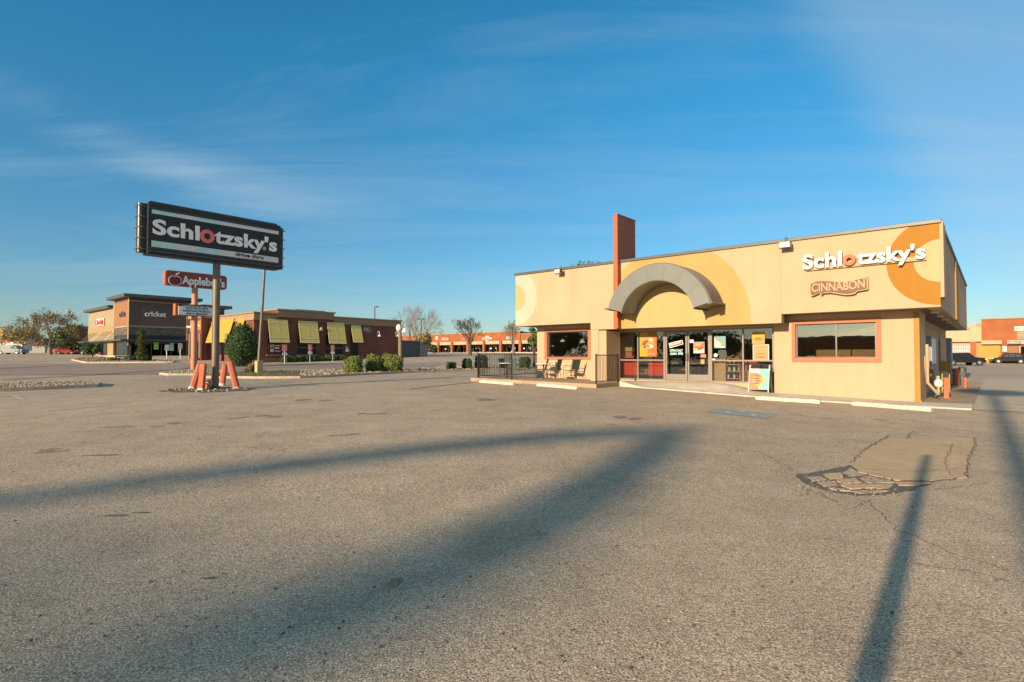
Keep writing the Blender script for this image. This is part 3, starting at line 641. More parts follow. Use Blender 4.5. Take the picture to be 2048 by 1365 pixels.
st = MB(); a, b, c = P4([(1318.7, 666.5), (1318.7, 676), (1326, 671)], SV - .012); st.face([(p[0], SV - .012, p[1]) for p in (b, c, a)]); st.nonorm = True; st.build('sticker', M['teal'], front, label='pale green triangle sticker')
st = MB(); x_, z_ = B.front(1431.3, 711, SV - .012); fdisc(st, x_, z_, .075, SV - .012); st.nonorm = True; st.build('sticker', M['white'], front, label='small round white sticker')
st = MB(); rect(st, 1423.5, 718, 1430, 721.5, SV - .012, .004); st.build('sticker', M['white'], front, label='small white rectangular sticker')
# ---- fin
WO = mat('orange_wood', (.55, .20, .05), .5, .2, 9)
mb = MB(); fx0, fx1 = -10.67, -10.45; mb.box(fx0, fx1, -1.3, .30, ZM + .01, 7.82)
mb.build('fin', M['redfin'], rest, bevel=.012)
mb = MB(); mb.box(fx0 - .015, fx1 + .015, -1.315, .315, 7.78, 7.84); mb.build('fin_cap', M['redfin'], rest)
# ---- half ring canopy
ACX, ACZ, Ar, AR = -8.2, 3.03, 1.58, 2.25; A0, A1 = rad(15.5), rad(164.5)
mb = MB(); mb.ring(ACX, ACZ, Ar, AR, -2.24, -1.0, A0, A1, 48); arch = mb.build('half_ring_canopy', M['archgrey'], rest)
mb = MB()
for i in range(6):
    y = -2.17 + i * .21; mb.ring(ACX, ACZ, AR + .002, AR + .04, y, y + .10, A0, A1, 48)
mb.build('ribbed_metal', M['archdark'], arch, smooth=40)
mb = MB()
for sgn, a in ((1, A0), (-1, A1)):
    ca, sa = math.cos(a), math.sin(a)
    def PP(r_, off): return (ACX + r_ * ca + sa * off * sgn, ACZ + r_ * sa - ca * off * sgn)
    mb = MB(); mb.prism([PP(AR - .10, .0), PP(AR + .10, .0), PP(AR + .10, .07), PP(AR - .10, .07)], -2.30, -1.0)
    mb.prism([PP(Ar - .02, .0), PP(Ar + .04, .0), PP(Ar + .04, .05), PP(Ar - .02, .05)], -2.25, -1.0); mb.build('end_flange', M['archdark'], arch)
pass
mb = MB(); mb.ring(ACX, ACZ, Ar + .02, AR - .02, -2.262, -2.242, A0, A1, 48); mb.build('face_panel', M['archgrey'], arch, smooth=20)
for k in range(1, 7):
    t_ = A0 + (A1 - A0) * k / 7; mb = MB(); c_, s_ = math.cos(t_), math.sin(t_)
    mb.face([(ACX + r_ * c_ - w_ * s_, -2.2655, ACZ + r_ * s_ + w_ * c_) for r_, w_ in ((Ar + .03, -.005), (AR - .03, -.005), (AR - .03, .005), (Ar + .03, .005))]); mb.nonorm = True; mb.build('seam', M['archdark'], arch)
for z_ in (4.3, 5.9, 7.1): mb = MB(); mb.box(fx0 - .004, fx1 + .004, -1.304, .304, z_, z_ + .008); mb.build('seam', M['soffit'], rest)
# booths and a low partition added behind the right window, coloured like its reflection
for i, px_ in enumerate((1610, 1660, 1715)):
    x_ = B.front(px_, 700, 1.5)[0]; o = thing('booth', ['orange booth left of the middle bar of the right window', 'orange booth behind the middle bar of the right window', 'orange booth at the right side of the right window'][i], 'booth', B.w(x_, 1.5, .3), ROT, 'booths behind the right window')
    mb = MB(); mb.box(-.35, .35, 0, .12, 0, 1.35); mb.build('backrest', WO, o, bevel=.02); mb = MB(); mb.box(-.35, .35, .12, .6, .3, .75); mb.build('seat', M['red'], o, bevel=.02)
mb = MB(); mb.box(XS0 + .2, -.6, 3.2, 3.3, .3, ZM); mb.build('inner_wall', M['tan'], rest); mb = MB(); mb.box(XS0 + .2, -.25, .25, 3.2, .2, .3); mb.build('inner_floor', M['floor'], rest)
# ---- flood lights on the fascia
def flood(px, py, wd):
    x, z = B.front(px, py, -1.25); mb = MB(); mb.prism([(x - wd, z - .11), (x + wd, z - .11), (x + wd * .92, z + .11), (x - wd * .92, z + .11)], -1.42, -1.20)
    l = mb.build('flood_light', M['bronze'], rest, bevel=.01); mb = MB(); mb.box(x - wd * .82, x + wd * .82, -1.43, -1.421, z - .085, z + .085); mb.build('lens', M['signgrey'], l)
    mb = MB(); mb.tube([(x, -1.0, z + .03), (x, -1.22, z + .03)], .03, 8); mb.tube([(x, -1.3, z + .1), (x, -1.3, z + .26), (x, -1.05, z + .30)], .015, 6); mb.build('bracket', M['bronze'], l)
flood(1118, 544, .17); flood(1571.5, 491, .20)
# ---- raised letters
v = -1.06
sign = thing('wall_sign', "raised white letters reading Schlotzsky's with a coral ring for the o, on the cream fascia", 'sign', B.w(0, 0, 0), ROT)
bz = (B.front(1640, 535, v)[1] + B.front(1840, 521.5, v)[1]) / 2
def SX(px): return B.front(px, 520, v)[0]
zt = B.front(1679.5, 503, v)[1]
text('lettering', 'Schl', SX(1607), SX(1685.3), bz - .012, zt, v - .03, M['letterwhite'], sign, .11, .034, res=6, spacing=1.04)
cx = (SX(1687) + SX(1712.7)) / 2; rr = (SX(1712.7) - SX(1687)) / 2
mb = MB(); mb.ring(cx, bz + rr * .93, rr * .42, rr, v - .15, v - .03, n=40); mb.build('ring_letter', M['pink'] if 0 else M['orange'], sign, smooth=40, label='coral orange ring standing for the o')
text('lettering', "tzsky's", SX(1715), SX(1852.2), B.front(1806, 531.5, v)[1], B.front(1827, 489, v)[1], v - .03, M['letterwhite'], sign, .11, .034, res=6, spacing=1.04)
mb = MB(); mb.box(SX(1611), SX(1853), v - .03, -1.0, bz - .045, bz + .09); mb.build('raceway', M['stucco'], sign)
# cinnamon bun shop plaque
v = -1.1
pl = thing('wall_plaque', 'wavy brown wall plaque reading CINNABON below the white letters', 'sign', B.w(0, 0, 0), ROT)
xa, xb = B.front(1619.5, 580, v)[0], B.front(1735.5, 580, v)[0]
za = lambda px, py: B.front(px, py, v)[1]
def wav(t): return .028 * math.sin(t * 2 * math.pi + .6)
ztop = [za(1619.5, 567), za(1735.5, 554)]; zbot = [za(1619.5, 592), za(1735.5, 581)]
poly = [B.front(1560 + x_ / 6.0235, 430 + y_ / 6.0235, -1.14) for x_, y_ in ((360, 965), (385, 985), (478, 942), (498, 975), (520, 948), (600, 940), (700, 955), (780, 968), (860, 965), (915, 948), (925, 925), (1062, 900), (1055, 742), (1000, 755), (940, 770), (830, 795), (720, 805), (600, 790), (500, 785), (420, 795), (358, 830))]
mb = MB(); mb.prism(poly, -1.14, -1.0); mb.build('backing', mat('plaque_brown', (.13, .042, .012), .5, .3, 6), pl, smooth=20)
cxp = sum(p[0] for p in poly) / len(poly); czp = sum(p[1] for p in poly) / len(poly)
mb = MB(); n = len(poly); inn = [(cxp + (x - cxp) * .965, czp + (z - czp) * .86) for x, z in poly]
for i in range(n):
    j = (i + 1) % n; mb.face([(poly[i][0], -1.15, poly[i][1]), (poly[j][0], -1.15, poly[j][1]), (inn[j][0], -1.15, inn[j][1]), (inn[i][0], -1.15, inn[i][1])])
mb.nonorm = True
GOLD = mat('plaque_gold', (.40, .25, .11), .5, .1, 6); mb.build('border', GOLD, pl)
text('lettering', 'CINNABON', xa + .07, xb - .07, (zbot[0] + zbot[1]) / 2 + .09, (ztop[0] + ztop[1]) / 2 - .06, -1.14, GOLD, pl, .02, .02, res=5)
for vv_ in pl.children[-1].data.vertices:
    t = (vv_.co.x - xa) / (xb - xa); vv_.co.z += wav(t) * .8 + (t - .5) * (ztop[1] - ztop[0]) * .9
# ---- patio, walk
def walk_mesh(name, X_, Y_, zf, m, depth=.5, parent=None):
    mb = MB(); nx, ny = len(X_), len(Y_); vs = [(x, y, zf(x, y)) for y in Y_ for x in X_]
    mb.idx(vs, [(j * nx + i, j * nx + i + 1, (j + 1) * nx + i + 1, (j + 1) * nx + i) for j in range(ny - 1) for i in range(nx - 1)])
    ed = [(x, Y_[0]) for x in X_] + [(X_[-1], y) for y in Y_[1:]] + [(x, Y_[-1]) for x in X_[-2::-1]] + [(X_[0], y) for y in Y_[-2:0:-1]]
    for i in range(len(ed)):
        a, b = ed[i], ed[(i + 1) % len(ed)]
        mb.face([(a[0], a[1], zf(*a)), (a[0], a[1], zf(*a) - depth), (b[0], b[1], zf(*b) - depth), (b[0], b[1], zf(*b))])
    o = mb.build(name, m, None, (B.o.x, B.o.y, 0), ROT, smooth=40); return struct(o)
def GW(x, y):
    p = B.w(x, y); return G(p.x, p.y)
PX0, PX1, PY0 = -17.55, -10.35, -3.2
zp = lambda x, y: .50 + .07 * (-x - 10.4) / 7
fr_ = lambda a, b, n: [a + (b - a) * i / n for i in range(n + 1)]
walk_mesh('patio_slab', fr_(PX0, PX1, 8), fr_(PY0, .0, 4), zp, M['concpatio'])
def tab(t, x): return lerp_tab(t, x)
BKT = [(-10.35, .53), (-7, .555), (-6.3, .53), (-5.0, .30), (-4.5, .25), (0, .14), (1.3, .13)]
def zw(x, y):
    f = GW(x, -1.35) + (.045 if x > -9.4 else .045 + (-9.4 - x) / .95 * (.50 - .31)); t = min(1, max(0, (y + 1.35) / 1.2)); t = t * t * (3 - 2 * t)
    return f * (1 - t) + tab(BKT, x) * t
walk_mesh('sidewalk', fr_(-10.35, 1.3, 44), fr_(-1.35, .25, 14), zw, M['conc'])
walk_mesh('side_walkway', fr_(0.0, 1.3, 3), fr_(.25, 12, 10), lambda x, y: .135 + .0 * y + max(0, y - 2) * .004, M['concpatio'])
# ---- railings
def railing(p0, p1, z, h, label, n):
    a = B.w(*p0, z); b = B.w(*p1, z); L_ = (b - a).length; ang = math.atan2(b.y - a.y, b.x - a.x)
    o = thing('railing', label, 'railing', a, ang, 'patio railings'); mb = MB(); mb.box(0, L_, -.012, .012, .09, .12); mb.build('rail', M['railing'], o); mb = MB(); mb.box(0, L_, -.018, .018, h - .04, h); mb.build('rail', M['railing'], o)
    for x in (0, L_): mb = MB(); mb.box(x - .025, x + .025, -.025, .025, -.02, h + .03); mb.build('post', M['railing'], o)
    mb = MB()
    for i in range(1, n): x = L_ * i / n; mb.box(x - .008, x + .008, -.008, .008, .12, h - .04)
    mb.build('balusters', M['railing'], o); return o
railing((-17.4, -2.85), (-15.2, -2.85), .56, 1.2, 'short black railing along the front left edge of the patio', 20)
railing((-17.4, -2.80), (-17.4, 3.0), .56, 1.2, 'long black railing down the far left side of the patio, behind the chairs', 46)
railing((-10.42, -3.1), (-10.42, -1.35), .50, 1.2, 'short black railing at the patio end nearest the shop front', 15)
# ---- tables and chairs
def table(x, y, label):
    o = thing('patio_table', label, 'table', B.w(x, y, zp(x, y)), ROT, 'patio tables'); mb = MB(); mb.tube([(0, 0, .70), (0, 0, .735)], .38, 24); mb.build('table_top', M['signgrey'], o, smooth=40)
    mb = MB(); mb.tube([(0, 0, .03), (0, 0, .70)], .04, 10); mb.build('leg', M['darkgrey'], o, smooth=40)
    mb = MB()
    for k in range(4): a = k * math.pi / 2 + .4; mb.sqtube((0, 0, .03), (.3 * math.cos(a), .3 * math.sin(a), .015), .05, .03)
    mb.build('foot', M['darkgrey'], o); return o
table(B.front(1087, 740, -1.0)[0], -1.0, 'round patio table in front of the left window, beside the green chair')
table(B.front(981, 740, -1.3)[0] + 1.4, -1.6, 'round patio table just behind the front left railing')
table(-15.9, .9, 'round patio table at the back of the patio against the long railing')
def chair(x, y, rz, label, first=[None]):
    if first[0]:
        return copy_thing(first[0], B.w(x, y, zp(x, y)), rz, label)
    o = thing('patio_chair', label, 'chair', B.w(x, y, zp(x, y)), rz, 'green sling patio chairs'); first[0] = o
    mb = MB(); mb.idx([(-.25, -.24, .44), (.25, -.24, .44), (.25, .22, .41), (-.25, .22, .41), (-.25, -.24, .42), (.25, -.24, .42), (.25, .22, .39), (-.25, .22, .39)], [(0, 1, 2, 3), (7, 6, 5, 4), (0, 4, 5, 1), (1, 5, 6, 2), (2, 6, 7, 3), (3, 7, 4, 0)]); mb.build('seat', M['mesh'], o)
    mb = MB(); mb.idx([(-.24, .22, .46), (.24, .22, .46), (.24, .34, .95), (-.24, .34, .95), (-.24, .24, .46), (.24, .24, .46), (.24, .36, .95), (-.24, .36, .95)], [(0, 1, 2, 3), (7, 6, 5, 4), (0, 4, 5, 1), (1, 5, 6, 2), (2, 6, 7, 3), (3, 7, 4, 0)]); mb.build('backrest', M['mesh'], o)
    for sx_ in (-1, 1):
        mb = MB(); X = .27 * sx_; mb.tube([(X, -.26, 0), (X, -.24, .62), (X, -.15, .66), (X, .25, .64)], .014, 6); mb.build('armrest', M['darkgrey'], o, smooth=50)
        mb = MB(); mb.tube([(X, .30, 0), (X, .20, .42), (X, .35, .98)], .014, 6); mb.build('leg', M['darkgrey'], o, smooth=50)
    return o
cx_ = B.front(1112, 740, -1.3)[0]
chair(cx_, -1.5, ROT + rad(-75), 'green sling chair right of the table in front of the left window')
chair(cx_ + .5, -.75, ROT + rad(-100), 'green sling chair close to the wall under the left window')
chair(-15.6, -1.9, ROT + rad(160), 'green sling chair seen from behind through the front left railing')
chair(-14.9, -1.0, ROT + rad(-60), 'green sling chair just left of the corner of the left window wall')
chair(-15.0, 1.6, ROT + rad(20), 'green sling chair at the back of the patio by the long railing')
chair(-16.8, -1.4, ROT + rad(100), 'green sling chair in the corner where the two left railings meet')
# ---- sandwich board
o = thing('sandwich_board', 'folding A-frame board, orange and teal with a picture of food, beside the last shop pane', 'sign', B.w(B.front(1520.5, 780, -.35)[0], -.35, zw(B.front(1520.5, 780, -.35)[0], -.35) + .0), ROT + rad(4))
def lean(sg, mats, art=None):
    H = 1.02; wd = .36; mb = MB(); y0, y1 = sg * .32, sg * .06; th = .02
    def P(x, z, k=0): t = z / H; return (x, y0 + (y1 - y0) * t + k, z)
    mb.m = 0
    for xx in (-wd, wd - .03): mb.idx([P(xx, 0), P(xx + .03, 0), P(xx + .03, H), P(xx, H), P(xx, 0, th), P(xx + .03, 0, th), P(xx + .03, H, th), P(xx, H, th)], [(0, 1, 2, 3), (7, 6, 5, 4), (0, 4, 5, 1), (1, 5, 6, 2), (2, 6, 7, 3), (3, 7, 4, 0)])
    mb.build('frame', M['signgrey'] if 0 else PW, o)
    mb = MB(); k = -.003 * (-sg) - (0 if sg < 0 else -.022)
    e = -.004 if sg < 0 else th + .004
    def panel(x0, x1, z0, z1, mi, e2=0): mb.m = mi; mb.face([P(x0, z0, e + e2), P(x1, z0, e + e2), P(x1, z1, e + e2), P(x0, z1, e + e2)])
    panel(-.34, .0, .1, .88, 0); panel(0, .34, .1, .88, 1); panel(-.34, .0, .72, .88, 3, -.002 if sg < 0 else .002)
    if sg < 0:
        mb.m = 2; mb.face([P(.0 + .22 * math.cos(a * .3142), .45 + .22 * math.sin(a * .3142), -.008) for a in range(20)]); mb.m = 4; R = random.Random(3)
        for i in range(4): cxx, czz = -.08 + .05 * (i % 2), .34 + i * .09; mb.face([P(cxx + .13 * math.cos(a * .7) * R.uniform(.8, 1.2), czz + .035 * math.sin(a * .7), -.010 - i * .001) for a in range(9)])
    mb.nonorm = True; mb.build('panel', [PO, PG, PY, PW, PB], o)
lean(-1, None); lean(1, None)
# ---- inside the shop front
def bthing(name, label, cat, x, y, z=.575, rz=0, group=None): return thing(name, label, cat, B.w(x, y, z), ROT + rz, group)
for i, (a, b, lab) in enumerate(((1232, 1273, 'red booth back behind the first lower pane'), (1294, 1327, 'red booth back behind the second lower pane'))):
    xa, xb = B.front(a, 735, .5)[0], B.front(b, 735, .5)[0]; o = bthing('booth', lab, 'booth', (xa + xb) / 2, .62, .575, 0, 'red booths behind the lower panes')
    w_ = (xb - xa) / 2; mb = MB(); mb.box(-w_, w_, 0, .08, .17, .86); mb.build('backrest', M['red'], o, bevel=.02); mb = MB(); mb.box(-w_, w_, .09, .6, .3, .42); mb.build('seat', M['red'], o, bevel=.03)
    mb = MB(); mb.box(-w_ + .05, w_ - .05, .02, .5, 0, .17); mb.build('plinth', M['intdark'], o)
xa = B.front(1248, 700, .7)[0]
o = bthing('bread_box', 'yellow box on a brown crate in the first upper pane', 'box', xa, .72, 1.63); mb = MB(); mb.box(-.42, .42, 0, .4, .22, .42); mb.build('lid', PT, o, bevel=.01); mb = MB(); mb.box(-.38, .38, .02, .38, 0, .20); mb.build('crate', mat('crate_brown', (.30, .16, .06), .7, .3, 8), o, bevel=.01)
mb = MB(); mb.box(-.5, .5, -.05, .55, -.08, 0); mb.build('shelf', M['red'], o)
# notice board, ladder shelf, red table, stacked trays
o = bthing('notice_board', 'tall tan board standing behind the pane right of the doors', 'board', B.front(1438.5, 740, .5)[0], .5); mb = MB(); mb.box(-.26, .26, 0, .05, 0, .95); mb.build('panel', mat('board_tan', (.42, .29, .14), .7, .1, 3), o); mb = MB(); mb.box(-.28, .28, -.02, .08, .95, 1.0); mb.build('top', M['midgrey'], o)
mb = MB(); mb.prism([(-.12, 1.003), (.3, 1.003), (.27, 1.3), (.1, 1.36), (-.05, 1.3)], .05, .3); mb.build('register', M['midgrey'], o)
o = bthing('ladder_shelf', 'orange wooden ladder shelf holding jars, behind the glass right of the doors', 'shelf', B.front(1466, 740, .65)[0], .62)
mb = MB()
for sx_ in (-1, 1): mb.sqtube((sx_ * .33, 0, 0), (sx_ * .20, .05, 1.05), .04, .03); mb.sqtube((sx_ * .33, .4, 0), (sx_ * .20, .12, 1.05), .04, .03)
mb.build('side_rail', WO, o)
for z_, w_ in ((.12, .32), (.42, .28), (.70, .24), (.95, .2)):
    mb = MB(); mb.box(-w_, w_, .0, .3, z_, z_ + .03); mb.build('shelf', WO, o)
R = random.Random(5)
for z_, w_ in ((.15, .26), (.45, .22), (.73, .2)):
    mb = MB()
    for k in range(3): x_ = -w_ + .05 + k * (w_ - .02); mb.tube([(x_, .1, z_), (x_, .1, z_ + .13), (x_, .1, z_ + .16)], [.045, .045, .03], 10)
    mb.build('jar', [PF, PW, M['red']][int(z_ * 10) % 3], o, smooth=40)
o = bthing('counter_table', 'red topped table behind the last lower pane', 'table', B.front(1515, 740, .9)[0], .85); mb = MB(); mb.box(-.55, .5, 0, .5, .70, .86); mb.build('table_top', M['red'], o, bevel=.01)
for x_ in (-.48, .43):
    mb = MB(); mb.box(x_, x_ + .06, .05, .11, 0, .70); mb.build('leg', M['red'], o)
o = bthing('tray_stack', 'stack of yellow and tan trays on the floor behind the last pane', 'trays', B.front(1497, 750, .7)[0], .62)
for k in range(5): mb = MB(); mb.box(-.25 + .01 * (k % 2), .22, 0, .3, k * .10, k * .10 + .085); mb.build('tray', PT if k % 2 else PY, o, bevel=.01)
# dining tables and chairs further in, behind the doors
for i, (px_, y_) in enumerate(((1352, 2.2), (1398, 2.0), (1345, 4.0), (1410, 4.2), (1300, 3.4), (1450, 3.6))):
    x_ = B.front(px_, 730, y_)[0]; o = bthing('dining_table', ['yellow topped dining table seen through the left door', 'dining table seen through the right door', 'rear dining table behind the left door', 'rear dining table behind the right door', 'dining table behind the second pane', 'dining table behind the ladder shelf'][i], 'table', x_, y_, .575, 0, 'dining tables inside')
    mb = MB(); mb.box(-.38, .38, -.38, .38, .72, .76); mb.build('table_top', M['yellow'] if i % 2 == 0 else WO, o); mb = MB(); mb.tube([(0, 0, 0), (0, 0, .72)], .035, 8); mb.build('leg', M['black'], o)
    for sgn in (-1, 1):
        o2 = bthing('dining_chair', 'dark dining chair %s the %s' % ('left of' if sgn < 0 else 'right of', ['yellow table seen through the left door', 'table seen through the right door', 'rear table behind the left door', 'rear table behind the right door', 'table behind the second pane', 'table behind the ladder shelf'][i]), 'chair', x_ + sgn * .62, y_, .575, 0, 'dining chairs inside')
        mb = MB(); mb.box(-.2, .2, -.2, .2, .43, .47); mb.build('seat', M['yellow'] if (i + sgn) % 3 == 0 else M['black'], o2); mb = MB(); mb.box(sgn * .2 - .02, sgn * .2 + .02, -.2, .2, .5, .95); mb.build('backrest', M['black'], o2)
        mb = MB()
        for a, b in ((-1, -1), (1, -1), (1, 1), (-1, 1)): mb.tube([(a * .18, b * .18, 0), (a * .17, b * .17, .43)], .014, 6)
        mb.build('legs', M['alum'], o2)
for px_, py_, lab in ((1126, 684, 'white enamel pendant lamp nearer the middle of the left window'), (1166, 686, 'white enamel pendant lamp at the right side of the left window')):
    x_, z_ = B.front(px_, py_, 1.2); o = thing('pendant_lamp', lab, 'lamp', B.w(x_, 1.2, z_), ROT, 'pendant lamps in the left window')
    mb = MB(); mb.tube([(0, 0, 0), (0, 0, .03), (0, 0, .10), (0, 0, .16), (0, 0, .24)], [.155, .15, .075, .04, .02], 20, cap=False); mb.build('lamp_shade', M['white'], o, smooth=60); mb = MB(); mb.tube([(0, 0, .24), (0, 0, max(.3, 2.8 - z_))], .006, 5); mb.build('cord', M['black'], o)
# ---- wheel stops
for i, (a, b, lab) in enumerate((((958, 765.5), (1025, 771), 'white concrete wheel stop furthest left, in front of the patio railing'), ((1073, 772.5), (1153, 779.5), 'white concrete wheel stop in front of the patio table and chairs'),
                               ((1511, 799.5), (1640, 808), 'white concrete wheel stop between the sandwich board and the right window'), ((1703, 811), (1862, 824), 'worn white concrete wheel stop at the right corner of the restaurant'))):
    p, r_ = gp(*a), gp(*b); L_ = (r_ - p).length; ang = math.atan2(r_.y - p.y, r_.x - p.x)
    mb = MB(); R = random.Random(i); segs = 14
    prof = [(-.0, 0), (.17, 0), (.165, .07), (.125, .125), (.04, .125), (.0, .07)]
    vs = []
    for j in range(segs + 1):
        t = j / segs; e = .02 if j in (0, segs) else 0
        for (y, z) in prof: vs.append((L_ * t, y + R.uniform(-.006, .006), z * (1 - (.15 if e else 0)) + (R.uniform(-.007, .007) if z > 0 else 0)))
    k = len(prof); mb.idx(vs, [(j * k + a_, j * k + (a_ + 1) % k, (j + 1) * k + (a_ + 1) % k, (j + 1) * k + a_) for j in range(segs) for a_ in range(k)] + [tuple(range(k - 1, -1, -1)), tuple(segs * k + a_ for a_ in range(k))])
    o = mb.build('wheel_stop', M['stop'], None, p + Vector((0, 0, -.005)), ang, smooth=30); o.rotation_euler = (0, -math.atan2(r_.z - p.z, L_), ang)
    tag(o, lab, 'wheel stop', 'wheel stops in front of the restaurant')
# ---- things down the right side
def onside(px, py, u):
    """depth along a plane X=u"""
    d = ray(px, py); e = Vector((0, 0, EYE)); t = (u - (e - B.o).dot(UX)) / d.dot(UX); p = e + d * t
    return (p - B.o).dot(UY), p.z
y0_, zz1 = onside(1866, 683, .0); y1_, _ = onside(1878.5, 683, .0); _, zz0 = onside(1866, 727, 0)
o = thing('poster_case', 'grey poster frame on the shaded side wall above the pipes', 'frame', B.w(-.35, 3.2, 1.25), ROT); mb = MB(); mb.box(0, .42, 0, 2.2, 0, 1.15); mb.build('frame', M['midgrey'], o); mb = MB(); mb.box(.42, .43, .1, 2.1, .1, 1.05); mb.build('print', M['signgrey'], o)
o = thing('utility_cabinet', 'brown metal cabinet on the side wall below the grey frame', 'cabinet', B.w(-.35, 4.2, .5), ROT); mb = MB(); mb.box(0, .35, 0, 1.2, 0, .6); mb.build('body', M['amber'] if 0 else mat('cabinet_brown', (.22, .11, .05), .6, .2, 5), o, bevel=.01); mb = MB(); mb.box(.35, .36, .05, 1.15, .05, .55); mb.build('door', M['soffit'], o)
# gas meter and pipes
o = thing('gas_meter', 'pale painted gas meter with bent pipes low on the side wall', 'meter', B.w(.0, 2.6, .14), ROT)
mb = MB(); mb.ball((.3, 0, .52), .14, .16, .17, 12, 8); mb.build('meter_body', M['signgrey'], o, smooth=60)
mb = MB(); mb.tube([(.0, -1.2, 1.5), (.06, -1.2, .55), (.15, -1.0, .45), (.3, -.2, .12), (.3, 0, .12), (.3, 0, .4)], .035, 8); mb.tube([(.3, .0, .6), (.3, .35, .75), (.3, .4, 0)], .03, 8); mb.tube([(.1, -1.5, 1.9), (.1, -1.5, .6), (.35, -1.1, .2)], .05, 8); mb.build('pipe', M['stucco'], o, smooth=60)
def stake(name, label, cat, px, pyb, pyt, w_, m, Y=None, group=None, round_=True):
    p = gp(px, pyb) if Y is None else at(px, pyb, Y); h = (pyb - pyt) / F * p.y; o = thing(name, label, cat, p, ROT, group); mb = MB()
    if round_: mb.tube([(0, 0, -.05), (0, 0, h - w_ * .3), (0, 0, h - w_ * .08), (0, 0, h)], [w_ / 2, w_ / 2, w_ * .4, w_ * .15], 14)
    else: mb.box(-w_ / 2, w_ / 2, -w_ / 2, w_ / 2, -.05, h)
    mb.build('shaft', m, o, smooth=40); return o, h, p
MP = mat('pale_green_post_paint', (.34, .33, .22), .8, .2, 6, .2)
stake('bollard', 'pale green steel bollard guarding the gas meter', 'bollard', 1877, 799, 752, .11, MP, group='bollards beside the drive-through')
oo, h_, p_ = stake('bollard', 'orange square post nearest the camera beside the side wall', 'bollard', 1893.5, 800, 756, .14, M['redpost'], group='bollards beside the drive-through', round_=False)
mb = MB(); mb.box(-.16, .16, -.16, .16, 0, .06); mb.build('base', M['redpost'], oo)
stake('bollard', 'thick orange bollard behind the menu board', 'bollard', 1912.5, 771, 737, .30, M['redpost'], group='bollards beside the drive-through')
oo, h_, p_ = stake('bollard', 'thin orange post on a round foot beside the black speaker post', 'bollard', 1931, 779.5, 755, .12, M['redpost'], group='bollards beside the drive-through'); mb = MB(); mb.tube([(0, 0, 0), (0, 0, .05)], .22, 14); mb.build('base', M['redpost'], oo)
oo, h_, p_ = stake('speaker_post', 'black round-topped drive-through speaker post', 'speaker post', 1925, 771, 734, .36, M['darkgrey'])
mb = MB(); mb.ring(0, h_ * .62, 0, .12, -.2, -.17, n=16); mb.build('grille', M['black'], oo)
# yellow hand truck like stand
p = gp(1892, 786); o = thing('delivery_cart', 'yellow upright stand leaning beside the side wall', 'cart', p, ROT); mb = MB()
for x_ in (-.12, .12): mb.tube([(x_, 0, 0), (x_, .1, 1.35)], .025, 6)
for z_ in (.2, .6, 1.0, 1.3): mb.tube([(-.12, .1 * z_ / 1.35, z_), (.12, .1 * z_ / 1.35, z_)], .02, 6)
mb.build('frame', M['yellow'], o); mb = MB(); mb.box(-.16, .16, -.1, .12, .9, 1.32); mb.build('panel', M['amber'], o)
# menu board
p = gp(1900, 771); o = thing('menu_board', 'tall blue-grey drive-through menu board at the far end of the side wall', 'menu board', p, ROT); h0 = (771 - 677) / F * p.y
mb = MB(); mb.box(-.1, .1, -.5, .5, h0 * .28, h0); mb.build('cabinet', M['midgrey'], o, bevel=.02)
BL = mat('menu_panel_blue', (.18, .22, .30), .4, .35, 6)
for k in range(3): mb = MB(); a = h0 * (.32 + .22 * k); mb.box(-.08, .08, -.515, -.50, a, a + h0 * .19); mb.box(.1, .108, -.45, .45, a, a + h0 * .19); mb.build('menu_panel', BL, o)
for y_ in (-.4, .4): mb = MB(); mb.box(-.05, .05, y_ - .05, y_ + .05, -.05, h0 * .28); mb.build('post', M['midgrey'], o)
SR = ROT + math.pi / 2     # signs and walls that look along the restaurant's front
# ---------------------------------------------------------------- pylon sign of the restaurant
S = Frame(431, 21.5, 0, SR); base = gp(431, 778); SZ = G(S.o.x, S.o.y)
def SP(px, py, v=-.31): return S.front(px, py, v)
py_ = thing('pylon_sign', "tall black pole sign reading Schlotzsky's drive thru with teal and grey bands", 'pole sign', (S.o.x, S.o.y, SZ), SR)
def rel(z): return z - SZ
mb = MB(); zb_ = SP(431, 520)[1]; mb.tube([(0, 0, -.1), (0, 0, rel(zb_) + .05)], .135, 20); mb.build('pole', M['steelpole'], py_, smooth=60)
mb = MB(); mb.tube([(0, 0, -.05), (0, 0, .10), (0, 0, .14)], [.24, .2, .14], 14); mb.build('pole_foot', M['darkgrey'], py_, smooth=60)
a = SP(304.6, 420.3); b = SP(556.5, 524.8); a2 = SP(559, 461.6); b2 = SP(303, 494.5)
x0 = (a[0] + b2[0]) / 2; x1 = (a2[0] + b[0]) / 2; z1 = rel((a[1] + a2[1]) / 2); z0 = rel((b[1] + b2[1]) / 2)
mb = MB(); mb.box(x0 - .12, x1 + .10, -.27, .27, z0 - .28, z1 + .25); cab = mb.build('cabinet', M['black'], py_, bevel=.03)
mb = MB(); mb.box(x0 - .10, x1 + .08, -.285, -.272, z1 + .03, z1 + .06); mb.box(x0 - .10, x1 + .08, -.285, -.272, z0 - .06, z0 - .03); mb.box(x0 - .05, x1 + .05, -.30, -.272, z0 - .18, z0 - .12); mb.build('edge_trim', M['darkgrey'], cab)
